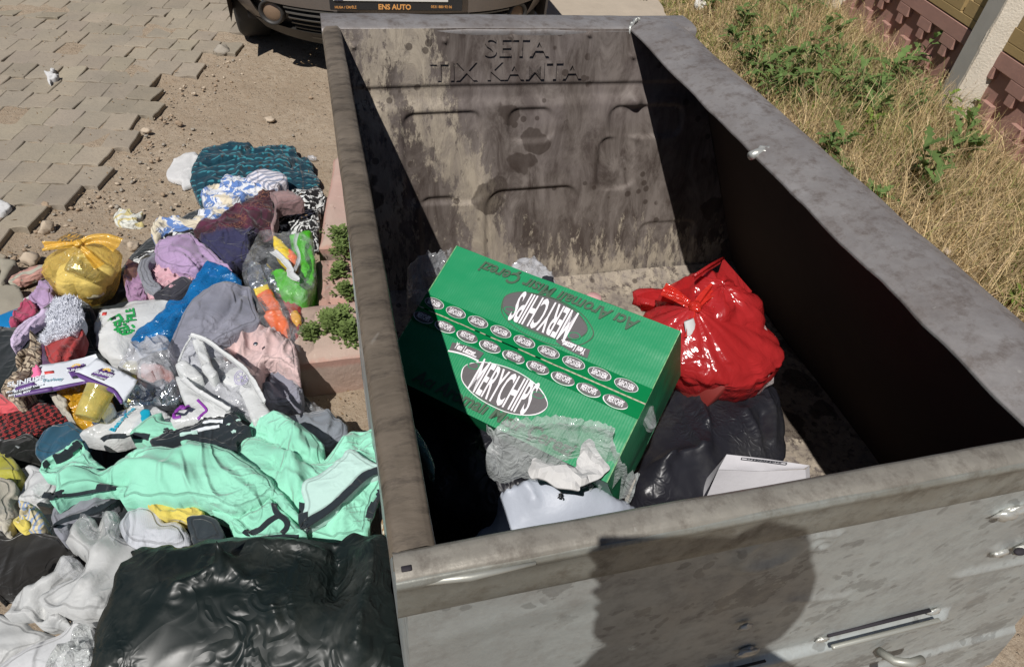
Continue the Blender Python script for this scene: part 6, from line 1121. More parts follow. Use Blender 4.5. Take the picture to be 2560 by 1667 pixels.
# the mint garment
mg = thing('mint_garment', 'large mint green sweatshirt with dark trim and a pale panel across the heap', 'garment', tuple(at(560, 1180, .1)))
c7, c8, c6 = (lambda *p: px('c7', *p)), (lambda *p: px('c8', *p)), (lambda *p: px('c6', *p))
cloth('hood', None, None, MINT, c7((270, 215), (275, 180), (300, 140), (360, 100), (450, 50), (550, 0), (590, 55), (640, 130), (720, 190), (640, 210), (560, 190), (480, 170), (430, 200), (400, 235), (330, 230)), z=.275, hump=.03, fold=.010, fs=.06, fd=30, seed=100, res=.007, edge=.016, parent=mg, creases=[(c7((330, 160), (430, 120), (520, 60)), .022, -.035), (c7((290, 150), (400, 80), (540, 15)), .010, .018)])
strip('trim', TRIM, c7((320, 195), (310, 170), (330, 150)), .008, .30, mg, .006); strip('trim', TRIM, c7((370, 132), (430, 115), (500, 65), (550, 25)), .014, .292, mg, .004)
cloth('back_piece', None, None, MINT, [*px('c5', (1490, 1215), (1580, 1110), (1690, 1010), (1790, 965), (1840, 970), (1850, 1060)), *c6((0, 1070), (210, 1065), (600, 980), (680, 1040), (640, 1200), (400, 1330), (0, 1320), (-300, 1300))], z=.275, hump=.02, fold=.008, fs=.07, fd=10, seed=101, res=.008, edge=.02, parent=mg)
cloth('lace', None, None, TRIM, c6((-350, 1290), (-150, 1180), (0, 1150), (170, 1090), (260, 1030), (500, 1010), (590, 955), (690, 1050), (790, 1135), (720, 1210), (655, 1285), (640, 1415), (560, 1390), (350, 1310), (0, 1260), (-250, 1330)), z=.305, hump=.012, fold=.010, fs=.04, fd=20, seed=102, res=.007, edge=.012, parent=mg)
for a, b, wd in (((270, 1070), (490, 1065), .008), ((130, 1185), (450, 1120), .007), ((0, 1215), (200, 1190), .006), ((540, 1110), (575, 1100), .006), ((640, 1060), (690, 1050), .004), ((590, 1195), (640, 1180), .005)): strip('lace_gap', MINTW if wd < .007 else PRINTW, c6(a, ((a[0] + b[0]) / 2, (a[1] + b[1]) / 2 - 8), b), wd, .322, mg, .004, .001)
cloth('right_piece', None, None, MINT, c8((330, 300), (370, 220), (400, 150), (440, 110), (500, 95), (570, 92), (650, 110), (740, 170), (800, 220), (835, 260), (838, 345), (880, 290), (930, 250), (960, 210), (1000, 185), (1070, 178), (1138, 180), (1160, 300), (1185, 400), (1190, 490), (1150, 570), (1115, 640), (1095, 700), (1090, 780), (1000, 800), (940, 820), (860, 812), (730, 790), (600, 800), (430, 795), (300, 775), (300, 500)), z=.285, hump=.05, fold=.014, fs=.09, fd=-50, seed=103, res=.008, edge=.022, parent=mg,
   creases=[(c8((400, 170), (520, 230), (640, 330), (720, 360)), .016, -.030), (c8((560, 110), (660, 200), (720, 330)), .03, .03), (c8((840, 250), (835, 345), (720, 390)), .012, -.028), (c8((590, 330), (630, 440), (640, 560)), .018, .028), (c8((660, 370), (700, 480), (690, 640)), .016, .026), (c8((560, 400), (600, 460)), .012, -.022), (c8((720, 390), (850, 290), (960, 240)), .016, .022), (c8((1050, 190), (1040, 290)), .014, -.022), (c8((940, 570), (950, 700), (930, 800)), .014, .014), (c8((800, 700), (880, 760), (900, 810)), .012, -.016), (c8((640, 560), (680, 680)), .012, -.02)])
cloth('torso', None, None, MINT, [*c7((345, 422), (372, 350), (380, 290), (400, 240), (480, 190), (560, 168), (640, 185), (700, 205), (830, 130), (920, 60), (1060, 40), (1250, 60)), *c8((0, 235), (110, 242), (230, 265), (330, 310), (420, 370), (500, 430), (560, 500), (640, 590), (690, 680), (640, 660), (540, 575), (520, 572), (440, 620), (320, 655), (290, 655), (180, 610), (60, 600), (0, 600)), *c7((1200, 430), (1100, 415), (1000, 415), (900, 400), (820, 405), (815, 350), (830, 325), (700, 310), (560, 325), (440, 350))], z=.325, hump=.05, fold=.010, fs=.12, fd=-12, seed=104, res=.008, edge=.026, parent=mg,
   creases=[(c7((600, 190), (700, 260), (800, 290), (860, 280)), .014, -.022), (c7((430, 230), (560, 200), (660, 230)), .02, .018), (c7((900, 180), (1060, 200), (1300, 290)), .02, .018), (c7((820, 330), (860, 400)), .010, -.016), (c8((0, 300), (180, 330), (360, 430), (500, 560)), .024, .018), (c8((200, 330), (380, 470), (510, 570)), .012, -.016), (c8((0, 480), (150, 560), (320, 640)), .018, .012), (c7((870, 20), (900, 100), (950, 110)), .012, -.026)])
cloth('front_hem', None, None, MINT, c8((180, 640), (300, 655), (440, 620), (520, 575), (600, 640), (660, 700), (730, 790), (600, 802), (430, 802), (410, 790), (300, 700)), z=.315, hump=.02, fold=.010, fs=.05, fd=-40, seed=105, res=.007, edge=.018, parent=mg, creases=[(c8((330, 670), (420, 760)), .012, -.018)])
cloth('pale_panel', None, None, MINTW, c8((713, 485), (780, 445), (850, 400), (920, 340), (990, 278), (1080, 335), (1168, 388), (1080, 440), (990, 520), (900, 610), (730, 708), (720, 600)), z=.345, hump=.022, fold=.003, fs=.12, fd=40, seed=106, res=.008, edge=.014, parent=mg)
strip('trim', TRIM, c8((1172, 395), (1080, 440), (990, 520), (900, 605), (820, 665), (725, 725)), .016, .352, mg, .006); strip('trim', TRIM, c8((720, 600), (715, 700), (740, 770)), .020, .338, mg, .002); strip('trim', TRIM, c8((585, 665), (520, 700), (460, 755), (410, 775), (375, 755)), .014, .340, mg, .006); strip('trim', TRIM, c8((545, 600), (560, 650), (615, 700), (620, 740), (590, 775)), .012, .340, mg, .004); strip('trim', TRIM, c8((470, 800), (600, 790), (690, 795)), .007, .335, mg, .006); strip('trim', TRIM, c8((1186, 500), (1130, 600), (1095, 690)), .016, .335, mg, .002)
strip('trim', TRIM, c7((295, 375), (350, 375), (500, 365), (640, 340), (790, 318)), .014, .335, mg, .006); strip('trim', TRIM, px('c5', (1160, 1280), (1230, 1240), (1400, 1230), (1700, 1240)), .014, .315, mg, .004)
for k, (a, b) in enumerate((((1870, 1150), (1990, 1190)), ((1900, 1140), (1905, 1200)), ((1860, 1185), (1960, 1160)))): strip('printed_flower', TRIM, px('c5', a, ((a[0] + b[0]) / 2 + 4, (a[1] + b[1]) / 2), b), .005, .30, mg, .012, .0006)
# black sack next to the container
def heap_sack(name, lab, P, z, hump, seed, mat, edge=.10, extra=(), drop=.35, dome=.16):
    def zf(X, Y): return .008 * (1 - np.abs(vn(X * 4, Y * 4, sd=seed))) ** 3 + .003 * (1 - np.abs(vn(X * 13 + .3 * vn(X * 5, Y * 5, sd=2), Y * 13, sd=seed + 1))) ** 5 * (vn(X * 4, Y * 4, sd=5) > .1)
    return cloth(name, lab, 'bag', mat, P, z=z, hump=hump, fold=.004, fs=.12, fd=20, seed=seed, edge=edge, res=.0075, drop=drop, zfun=zf, creases=extra, dome=dome)
bs_ = []
for a in range(9): an = a * .7 + .2; c0 = px('c8', (285, 1005))[0]; bs_.append(([c0, (c0[0] + math.cos(an) * 62, c0[1] + math.sin(an) * 34)], .0065, .010))
heap_sack('black_sack', 'large shiny black refuse sack on the ground against the near corner of the container', [*c7((905, 800), (900, 770), (940, 745), (1010, 725), (1100, 730), (1180, 720), (1240, 735)), *c8((150, 815), (300, 800), (450, 805), (600, 800), (760, 808), (900, 822), (960, 800), (1000, 775), (1080, 790), (1180, 785), (1215, 860), (1225, 1000), (1240, 1150), (1260, 1300), (1280, 1440), (1300, 1700)), *c7((1000, 1700), (600, 1700), (620, 1560), (640, 1420), (680, 1260), (730, 1150), (760, 1050), (790, 930), (830, 850))], .40, .10, 110, F_BLK, .09,
   [(c8((0, 890), (300, 860), (700, 870), (900, 920)), .02, .018), (c8((430, 850), (560, 840), (720, 880), (870, 910)), .010, .012), (c8((880, 830), (920, 1000), (900, 1150)), .03, -.05), (c8((1120, 870), (1130, 1010), (1080, 1200), (1040, 1500)), .022, .03), (c8((560, 1270), (590, 1360)), .010, .014), (c8((10, 1150), (120, 1110), (260, 1050)), .012, .016), (c8((300, 1040), (400, 1120), (480, 1110)), .010, .012), *bs_])
# scraps on the dirt
cl('paper_scrap', 'crumpled white and yellow tissue on the dirt above the yellow bag', 'paper', m_stripe('stained_tissue', C(206, 206, 196), C(196, 182, 128), 5, .6, 12, .72), 'c1', [(790, 1490), (840, 1450), (900, 1460), (940, 1480), (980, 1460), (985, 1490), (950, 1530), (990, 1550), (930, 1560), (850, 1555), (800, 1540)], z=.010, hump=.02, fold=.014, fs=.03, seed=120, res=.006, edge=.014, drop=.03)
cl('paper_scrap', 'torn white litter on the pavers at the upper left', 'paper', PAPW, 'c1', [(320, 520), (305, 490), (345, 505), (350, 475), (380, 480), (375, 510), (405, 515), (385, 545), (350, 555), (345, 575), (330, 560)], z=.030, hump=.02, fold=.012, fs=.02, seed=121, res=.006, edge=.010, drop=.02)
cl('paper_scrap', 'white paper at the left border on the pavers', 'paper', PAPW, 'c1', [(-40, 1385), (0, 1380), (40, 1400), (75, 1420), (40, 1460), (0, 1480), (-40, 1470)], z=.030, hump=.01, fold=.008, fs=.03, seed=122, res=.006, edge=.010, drop=.02)
cl('cardboard_scrap', 'faded flattened carton between the stones and the yellow bag', 'cardboard', m_stripe('faded_print', C(168, 166, 150), C(186, 142, 130), 8, .8, 5, .6), 'c3', [(25, 662), (110, 600), (200, 560), (330, 500), (450, 465), (570, 465), (545, 510), (420, 570), (250, 640), (120, 665)], z=.035, hump=.01, fold=.006, fs=.05, seed=123, res=.007, edge=.008, drop=.03, sharp=True)
cl('plastic_scrap', 'small shiny clear scrap on the dirt right of the teal cloth', 'plastic', F_CLR2, 'c2', [(1750, 255), (1790, 250), (1845, 265), (1820, 280), (1780, 275)], z=.012, hump=.005, fold=.004, fs=.02, seed=124, res=.004, edge=.006, drop=.012)
cl('white_stick', 'pale stick-like scrap on the stones left of the lilac rag', 'scrap', PAPW, 'c3', [(262, 860), (280, 840), (330, 812), (345, 820), (320, 845), (275, 868)], z=.04, hump=.006, fold=.002, fs=.02, seed=125, res=.004, edge=.006, drop=.04)
cl('crushed_egg_tray', 'crumpled brown and white food scrap between the black sack and the container', 'scrap', m_stripe('scrap_tone', C(196, 186, 164), C(140, 110, 78), 22, .8, 6, .5), 'c8', [(1165, 740), (1170, 700), (1200, 680), (1225, 700), (1230, 770), (1240, 830), (1200, 835), (1180, 790)], z=.28, hump=.02, fold=.018, fs=.018, seed=126, res=.005, edge=.012, drop=.1)
mb = MB(); q = at(165, 592, .02)
cl('orange_peel', 'yellowed stain of leaves and dirt behind the yellow bag', 'scrap', m_stripe('yellowed_dirt', C(96, 82, 58), C(176, 134, 58), 24, .8, 8, .6), 'c3', [(640, 180), (720, 130), (800, 100), (900, 110), (980, 150), (960, 190), (850, 200), (720, 200)], z=.015, hump=.006, fold=.008, fs=.02, seed=127, res=.006, edge=.01, drop=.02)
# ================================================================== WHAT LIES IN THE CONTAINER
# green snack carton
A_, B_, C_ = np.array([-.203, .744, .879]), np.array([.126, .407, .911]), np.array([-.055, .217, .773])
u = B_ - A_; Wd = np.linalg.norm(u); u /= Wd; v_ = C_ - B_; v_ -= u * (v_ @ u); Ln = np.linalg.norm(v_); v_ /= Ln; nrm = np.cross(v_, u) * 1.0
if nrm[2] < 0: nrm = -nrm
Ln = .292; cen = A_ + u * Wd / 2 + v_ * Ln / 2
def bp(s_, t_, h=0): return cen + u * s_ * Wd / 2 - v_ * t_ * Ln / 2 + nrm * h      # s along the long side, t away from the camera
n = NT('green_corrugated_board'); wv = n.wave(62, n.nd('Attribute', attribute_name='tint').outputs['Vector'], .4, 'X', 3, 3); col = n.mix(n.noise(5, detail=5), C(18, 126, 80), C(26, 136, 88)); col = n.mix(n.math('MULTIPLY', n.ramp(n.noise(34, n.nd('Attribute', attribute_name='tint').outputs['Vector'], detail=2), (.55, 0), (.8, .35)), n.ramp(wv, (.8, 0), (1, 1))), col, C(96, 190, 150))
M_GB = n.set(col, .45, 0, n.bump(wv, .12, .0010, n.bump(n.noise(12, detail=4), .5, .004)), Specular_IOR_Level=.45)
M_GB2 = plain('green_tape', C(8, 112, 62), .12, bs=30, bd=.004); M_GRY = plain('dark_grey_ink', C(86, 82, 84), .55, bs=120, bd=.0008); M_WHI = plain('white_ink', C(226, 222, 226), .5); M_OLV = plain('olive_ink', C(62, 86, 66), .5); M_SEAM = plain('torn_board_edge', C(178, 170, 150), .9, bs=80, bd=.003)
carton = thing('snack_carton', 'green corrugated snack carton with white lettering leaning in the rubbish', 'carton', tuple(cen - nrm * .1))
def panel(name, o, a, b, na, nb, mat, parent, bul=.0, mi=None):
    s_, t_ = np.meshgrid(np.linspace(0, 1, na), np.linspace(0, 1, nb)); nn = np.cross(a, b); nn = nn / np.linalg.norm(nn)
    if nn @ (np.array(o) + a / 2 + b / 2 - (cen - nrm * .11)) < 0: nn = -nn
    dz = bul * np.sin(s_ * math.pi) * np.sin(t_ * math.pi) + .0012 * fbm(s_ * 4, t_ * 4, sd=int(bul * 1e4) + 3)
    P = np.array(o) + s_[..., None] * a + t_[..., None] * b + dz[..., None] * nn; cc = np.stack([s_ * np.linalg.norm(a), t_ * np.linalg.norm(b), s_ * 0], -1).reshape(-1, 3); mb = MB(); mb.grid(P); return mesh_obj(name, np.concatenate(mb.v), mb.f, mat, parent, True, cols=cc)
Dp = .21; fu, fv, fn_ = u * Wd, v_ * Ln, -nrm * Dp
panel('flap', bp(-1, 1), fu, -(-v_) * 0 + v_ * (Ln / 2 - .0012), 40, 20, M_GB, carton, .003); panel('flap', bp(-1, -1), fu, -v_ * (Ln / 2 - .0012), 40, 20, M_GB, carton, .002)
panel('side_wall', bp(1, 1, -.0006), fv, fn_, 20, 14, M_GB, carton, .004); panel('side_wall', bp(-1, 1, -.0006), fv, fn_, 20, 14, M_GB, carton, .002)
panel('side_wall', bp(-1, -1, -.0006), fu, fn_, 30, 14, M_GB, carton, .003); panel('side_wall', bp(-1, 1, -.0006), fu, fn_, 30, 14, M_GB, carton, .003); panel('bottom', bp(-1, 1, -Dp), fu, fv, 20, 14, M_GB, carton, .0)
mb = MB(); Rb = np.stack([u, -v_, nrm], 1)
for k in range(40):
    s0 = -1 + k / 20; wj = .0016 + .0012 * random.random(); 
    if k < 24 and random.random() < .35: continue
    mb.box(bp(s0 + .025, .006 * math.sin(k * 1.7) * .4, .0012), (Wd / 40 * 1.03, wj + (.003 if k > 26 else 0), .0012), Rb)
mb.obj('torn_seam', M_SEAM, carton)
mb = MB()
for s0 in (-1, 1):      # bright worn corners
    for k in range(20): mb.box(bp(s0 * .997, -1 + (k + .5) / 10, .0007), (.0018, Ln / 20, .0012), Rb)
mb.obj('worn_edge', plain('worn_board', C(120, 170, 120), .8), carton)
def fpatch(mb, s0, s1, t0, t1, h, m=0, n_=24):
    S_, T_ = np.meshgrid(np.linspace(s0, s1, n_), np.linspace(t0, t1, 4)); mb.grid(np.array([[bp(S_[i, j], T_[i, j], h + .003 * math.sin((S_[i, j] + 1) / 2 * math.pi) * math.sin(math.pi * min(1, abs(T_[i, j]))) + .0006) for j in range(n_)] for i in range(4)]), m)
mb = MB(); fpatch(mb, -1, 1, .008, .20, .0012); fpatch(mb, -1, 1, -.20, -.008, .0012); mb.obj('tape', M_GB2, carton)
def hh(s_, t_): return .0010 + .0032 * math.sin((s_ + 1) / 2 * math.pi) * math.sin(math.pi * min(1, abs(t_)))
def ell(mb, s0, t0, rs, rt, h, m, tilt=0, wob=0, inner=0):
    k = 48; a = np.linspace(0, 2 * math.pi, k, endpoint=False); pts = []
    for q in a:
        wv_ = 1 + wob * math.sin(q * 5 + 1) + wob * .6 * math.sin(q * 9); x, y = rs * math.cos(q) * wv_, rt * math.sin(q) * wv_; X_ = x; Y_ = y + tilt * x; pts.append((X_, Y_))
    if inner:
        V = [bp(s0 + x, t0 + y, h) for x, y in pts] + [bp(s0 + x * inner, t0 + y * inner, h) for x, y in pts]; mb.add(V, [(i, (i + 1) % k, k + (i + 1) % k, k + i) for i in range(k)], m)
    else: mb.add([bp(s0 + x, t0 + y, h) for x, y in pts] + [bp(s0, t0, h)], [(i, (i + 1) % k, k) for i in range(k)], m)
def btext(mb, body, size, s0, t0, flip, h, m, sx=1, bold=0, shear=0, arc=0):
    v, f_ = text_geo(body, size, sx, bold, shear); v = v.copy(); v[:, 1] += arc * (v[:, 0] ** 2); k = -1 if flip else 1
    P = [bp(s0, t0, h) + u * (x * k) + (-v_) * (y * k) for x, y, _ in v]; mb.add(P, f_, m)
INKS = [M_GRY, M_WHI, M_OLV, M_GB]
for t0, fl_ in ((.53, True), (-.53, False)):
    k = -1 if fl_ else 1; mb = MB(); h0 = .0042
    ell(mb, 0, t0, .365, .245, h0, 0 if True else 1, 0, .012); ell(mb, .0, t0 - .0 * k, .372, .262, h0 - .0004, 1 if not fl_ else 2, 0, .006, .965)
    ell(mb, -.03 * k, t0 + .03 * k, .40, .30, h0 - .0006, 2 if fl_ else 1, .0, .01, .975) if fl_ else None
    ell(mb, .27 * k, t0 - .17 * k * 0 + .1 * k, .05, .04, h0 + .0004, 3, .2, .02, .8); ell(mb, -.30 * k, t0 + .1 * k, .05, .05, h0 + .0004, 3, .2, .02, .8); mb.obj('oval_logo', INKS, carton, False)
    mb = MB(); btext(mb, 'MERYCHIPS', .088, 0, t0, fl_, h0 + .0008, 1, .265, .0016, 0, .9); 
    rr2 = random.Random(3)
    mb.obj('lettering', INKS, carton, False)
    mb = MB(); btext(mb, 'Acı Aromalı Mısır Çerezi', .034, 0, t0 + (.335 if fl_ else -.335), fl_, .0036, 2, .95, .0009, .25); mb.obj('lettering', INKS, carton, False)
    mb = MB(); sy, ty = (.33, .29) if fl_ else (-.42, -.285)
    a = np.linspace(-1, 1, 20); P = np.array([[bp(sy + .135 * x * (1 + .04 * w2), ty + k * (.055 * w2 + .02 * x * x * -1 + .02 * x), .0038) for x in a] for w2 in (-1, 1)]); mb.grid(P, 0)
    if not fl_: mb.grid(np.array([[bp(sy + .135 * x, ty + k * (-.065 - .012 * w2 - .02 * x * x + .02 * x), .0036) for x in a] for w2 in (-1, 1)]), 1)
    mb.obj('banner', INKS, carton, False); mb = MB(); btext(mb, 'Yeni Lezzet...', .0165, sy, ty, fl_, .0046, 1, .56, .0006, .15); mb.obj('lettering', INKS, carton, False)
mb = MB()
for i in range(10):
    s0 = -.905 + .213 * i
    if abs(s0) > .97: continue
    ell(mb, s0 + .02, .115, .088, .062, .0037, 0, 0, .0); ell(mb, s0 + .02, .115, .092, .070, .0034, 1, 0, .0, .95); btext(mb, 'MERYCHIPS', .0150, s0 + .02, .115, True, .0045, 1, .37, .0003)
    s1 = s0 + .005; ell(mb, s1, -.115, .092, .064, .0037, 0, 0, .0); ell(mb, s1 - .002, -.122, .096, .072, .0034, 1, 0, .0, .90); btext(mb, 'MERYCHIPS', .0150, s1, -.112, False, .0045, 1, .37, .0003)
mb.obj('tape_logos', INKS, carton, False)
cl('tape_tail', 'loose crinkled clear tape on the right edge of the green carton', 'tape', F_CLR, 'd4', [(290, 1080), (340, 1070), (365, 1130), (350, 1210), (310, 1215), (285, 1160)], z=.80, hump=.006, fold=.010, fs=.014, seed=130, res=.004, edge=.006, drop=.01)
# bags under and round the carton
def lump(name, lab, mat, c, r, seed, ns=.14, cat='bag'):
    n_, m_ = 90, 56; th = np.linspace(0, 2 * math.pi, n_, endpoint=False); ph_ = np.linspace(0, math.pi, m_); T_, P_ = np.meshgrid(th, ph_); d = np.stack([np.sin(P_) * np.cos(T_), np.sin(P_) * np.sin(T_), np.cos(P_)], -1)
    q = np.sign(d) * np.abs(d) ** .8; k = 1 + ns * fbm(d[..., 0] * 1.5 + seed, d[..., 1] * 1.5, d[..., 2] * 1.5, seed, 2) + .05 * (1 - np.abs(vn(d[..., 0] * 4 + seed, d[..., 1] * 4, d[..., 2] * 2, seed))) ** 3 + .035 * (1 - np.abs(vn(d[..., 0] * 9, d[..., 1] * 9 + seed, d[..., 2] * 5, seed))) ** 4
    mb = MB(); mb.grid(q * np.array(r) * k[..., None] + np.array(c), 0, True); o = mb.obj(name, mat, None, loc=tuple(c)); return tag(o, lab, cat)
M_BK = black_film('black_sack_film', C(34, 34, 40), 1.3)
lump('black_sack', 'black sack in the dark under the green carton', M_BK, (-.12, .52, .54), (.22, .26, .15), 40)
def zb_(X, Y): return .008 * (1 - np.abs(vn(X * 9, Y * 5, sd=7))) ** 3 
stre = []
for k in range(8): stre.append((px('d4', (440 + 28 * k, 970 + 10 * k), (520 + 20 * k, 1200), (600 + 12 * k, 1420)), .0035, .0075))
for k in range(5): stre.append((px('d4', (340 + 17 * k, 1550), (370 + 12 * k, 1500), (420 + 10 * k, 1470)), .0035, .007))
cloth('black_sack', 'smooth black sack below the red bag inside the container', 'bag', M_BK, [*px('d4', (240, 1560), (330, 1300), (400, 1120), (480, 930), (600, 920), (780, 960), (960, 960), (1110, 940), (1160, 1040), (1190, 1170), (1195, 1300), (1185, 1430), (1000, 1560), (800, 1640), (600, 1680), (330, 1680))], z=.58, hump=.085, fold=.003, fs=.10, fd=-70, seed=131, res=.0065, edge=.05, drop=.2, zfun=zb_, creases=[*stre, (px('d4', (550, 980), (600, 1120), (650, 1260)), .010, .016), (px('d4', (900, 1180), (1000, 1330), (1020, 1390)), .012, .016), (px('d4', (1020, 1170), (1030, 1380)), .010, -.014), (px('d4', (340, 1500), (480, 1450), (640, 1440)), .014, .018), (px('d4', (1040, 1000), (1110, 1150), (1100, 1340)), .010, .012)])
rb = np.array([.375, .575, .54]); rk = at(1738, 768, .775)
def rc(mb): mb.box((rb[0] - .055, rb[1] - .06, rb[2] + .10), (.09, .09, .10), eul(.2, .3, .5), bev=.004)
def rc2(mb): mb.ball((rb[0] + .03, rb[1] + .0, rb[2] + .09), (.11, .10, .09), 22, 14, 0, .12, 5)
def rc3(mb): mb.tube([at(1722, 800, .77), at(1738, 870, .72)], [.014, .018], 10, flat=.4)
red = tied_bag('knotted_bag', 'red plastic bag tied with a knot, bulging against the shaded side of the container', F_RED, rb, (.166, .140), rk, 33, [([(-.035, .03, .012), (-.06, .05, .016)], .008, .016), ([(-.02, -.03, -.012), (-.03, -.06, -.035)], .006, .018), ([(.03, .02, .012), (.06, .04, .012)], .008, .014)], 15, [('carton', plain('brown_red_box', C(120, 40, 36), .6), rc), ('contents', fabric('red_waste', C(150, 60, 52), dirt=.2), rc2), ('tissue', PAPW, rc3)], .5, film('red_fold', C(208, 54, 44), .82, .14, 24, .006, tint=(1, .3, .2)))
q0 = at(1620, 742, .66); mb = MB(); mb.ball(q0 + (.01, 0, -.015), (.045, .035, .026), 18, 12, 0, .3, 3); mb.obj('torn_flap', F_RED, red)
n_ = 80; th = np.linspace(0, 2 * math.pi, n_, endpoint=False); ph_ = np.linspace(0, math.pi * .8, 46); T_, P_ = np.meshgrid(th, ph_); k_ = 1 + .10 * fbm(np.cos(T_) * 2, np.sin(T_) * 2, P_ * 1.5, 5, 3) + .10 * (1 - np.abs(vn(T_ * 2.6, P_ * 1.1, sd=8))) ** 3
mb = MB(); mb.grid(np.stack([rk[0] + .085 + .125 * k_ * np.sin(P_) * np.cos(T_), rk[1] + .045 + .11 * k_ * np.sin(P_) * np.sin(T_), .665 + .115 * k_ * np.cos(P_)], -1), 0, True); mb.obj('bag_shoulder', F_RED, red)
mb = MB(); tp = at(1808, 645, .80); bs2 = [rk + (.005, .01, .0), at(1735, 690, .83), tp, at(1790, 700, .79), rk + (.02, .01, .0)]; mb.tube([bs2[1], (bs2[1] + tp) / 2 + (0, 0, .003), tp], .0035, 8); 
P = np.array([[bs2[1] * (1 - t) + tp * t for t in np.linspace(0, 1, 10)], [(bs2[1] * (1 - t) + tp * t) * .86 + (rk + (.01, .01, 0)) * .14 for t in np.linspace(0, 1, 10)]]); mb.grid(P)
e_ = at(1590, 742, .70); P = np.array([[bs2[1] * (1 - t) + e_ * t + (0, 0, .004 * math.sin(t * 9)) for t in np.linspace(0, 1, 12)], [rk * (1 - t) + e_ * t for t in np.linspace(0, 1, 12)]]); mb.grid(P)
P = np.array([[tp * (1 - t) + at(1880, 728, .74) * t for t in np.linspace(0, 1, 10)], [bs2[3] * (1 - t) + at(1850, 770, .73) * t for t in np.linspace(0, 1, 10)], [rk * (1 - t) + at(1800, 790, .74) * t for t in np.linspace(0, 1, 10)]]); mb.grid(P); mb.obj('loop', F_RED, red)
# white bag, film, tissue, fly, white carton, bits
W2 = plain('white_bag_film', C(164, 170, 182), .5, bs=34, bd=.004)
cloth('white_bag', 'squarish white plastic bag just behind the near rim', 'bag', W2, px('d5', (330, 1420), (420, 1300), (520, 1180), (590, 1060), (620, 935, .68), (760, 890, .69), (950, 830, .70), (1150, 850, .70), (1350, 880, .70), (1550, 930, .69), (1700, 1010, .67), (1900, 1140, .63), (1920, 1400), (1500, 1600), (900, 1700), (300, 1650)), z=.60, hump=.035, fold=.004, fs=.12, fd=30, seed=140, res=.007, edge=.02, drop=.18, dome=.08,
   creases=[(px('d5', (620, 940), (700, 1080), (860, 1310)), .010, .016), (px('d5', (1280, 960), (1380, 1100), (1520, 1170)), .006, .006), (px('d5', (1020, 900), (1060, 1040), (1150, 1100)), .006, .005)])
cloth('clear_bag', 'crumpled clear plastic bag over the lower corner of the green carton', 'bag', film('crystal_film', C(222, 228, 228), .36, .06, 26, .010, kvar=.3), px('d5', (460, 640, .76), (470, 540, .77), (520, 440, .79), (450, 300, .80), (560, 285, .83), (700, 245, .84), (950, 225, .85), (1150, 210, .86), (1300, 230, .86), (1500, 260, .86), (1650, 300, .86), (1705, 350, .85), (1690, 440, .84), (1760, 560, .82), (1810, 690, .79), (1925, 780, .75), (1890, 880, .74), (1860, 980, .72), (1810, 1045, .70), (1600, 960, .71), (1400, 880, .73), (1200, 800, .74), (1000, 790, .75), (860, 780, .74), (700, 790, .73), (600, 820, .72), (500, 780, .73)), z=.78, hump=.022, fold=.016, fs=.045, fd=25, seed=141, res=.0055, edge=.02, drop=.02)
cloth('tissue', 'white paper tissue lying on the clear plastic bag', 'tissue', PAPW, px('d5', (882, 825), (880, 700), (890, 640), (960, 640), (1080, 690), (1200, 700), (1310, 710), (1330, 640), (1370, 560), (1420, 470), (1460, 445), (1490, 470), (1500, 530), (1560, 620), (1640, 740), (1580, 800), (1480, 870), (1370, 905), (1355, 950), (1270, 945), (1160, 930), (1080, 880), (1020, 840), (950, 825)), z=.80, hump=.006, fold=.009, fs=.05, fd=60, seed=142, res=.007, edge=.004, drop=.003, facet=True)
q = at(1401, 1236, .722); mb = MB(); mb.ball(q, (.0035, .0028, .0025), 10, 8); mb.ball(q + (.003, .004, .0005), (.0018, .0018, .0016), 8, 6); mb.add([q + (-.001, 0, .002), q + (-.008, -.006, .001), q + (-.003, -.008, .001), q + (.001, -.001, .002), q + (.002, -.009, .001), q + (-.002, -.010, .001)], [(0, 1, 2), (3, 4, 5)])
for k in range(6): a = k * 1.05; mb.tube([q, q + (math.cos(a) * .006, math.sin(a) * .006, -.002)], .0003, 4)
tag(mb.obj('fly', plain('fly_black', C(28, 28, 30), .5), None, loc=tuple(q)), 'small housefly sitting on the white plastic bag', 'fly')
wcn = thing('white_box', 'creased white cardboard box with small print behind the near rim', 'box', tuple(at(1860, 1180, .5)))
WB = plain('white_board', C(186, 184, 188), .55, bs=30, bd=.004)
def quad(mb, P, zs, n_=12, b=.0, m=0):
    P = [at(p[0], p[1], z) for p, z in zip(P, zs)]; G = np.array([[(P[0] * (1 - s_) + P[1] * s_) * (1 - t_) + (P[3] * (1 - s_) + P[2] * s_) * t_ + np.array([0, 0, b * math.sin(s_ * math.pi) * math.sin(t_ * math.pi)]) for s_ in np.linspace(0, 1, n_)] for t_ in np.linspace(0, 1, n_)]); mb.grid(G, m)
d7 = lambda *p: px('d7', *p)
mb = MB(); quad(mb, d7((298, 192), (560, 222), (510, 300), (245, 288)), (.66, .66, .655, .652), b=-.003); quad(mb, d7((560, 222), (826, 262), (790, 285), (510, 300)), (.66, .655, .655, .655), b=-.003); mb.obj('top_flap', WB, wcn)
mb = MB(); quad(mb, d7((245, 290), (510, 300), (560, 620), (100, 620)), (.650, .652, .56, .52), b=.006); quad(mb, d7((510, 300), (800, 288), (820, 600), (560, 620)), (.652, .652, .56, .56), b=.006); mb.obj('front', WB, wcn)
mb = MB(); quad(mb, d7((298, 192), (245, 290), (60, 620), (-40, 600)), (.66, .65, .52, .5), b=.004); mb.obj('side', WB, wcn)
mb = MB(); quad(mb, d7((826, 262), (800, 288), (820, 600), (840, 600)), (.655, .652, .54, .52)); mb.obj('side', WB, wcn)
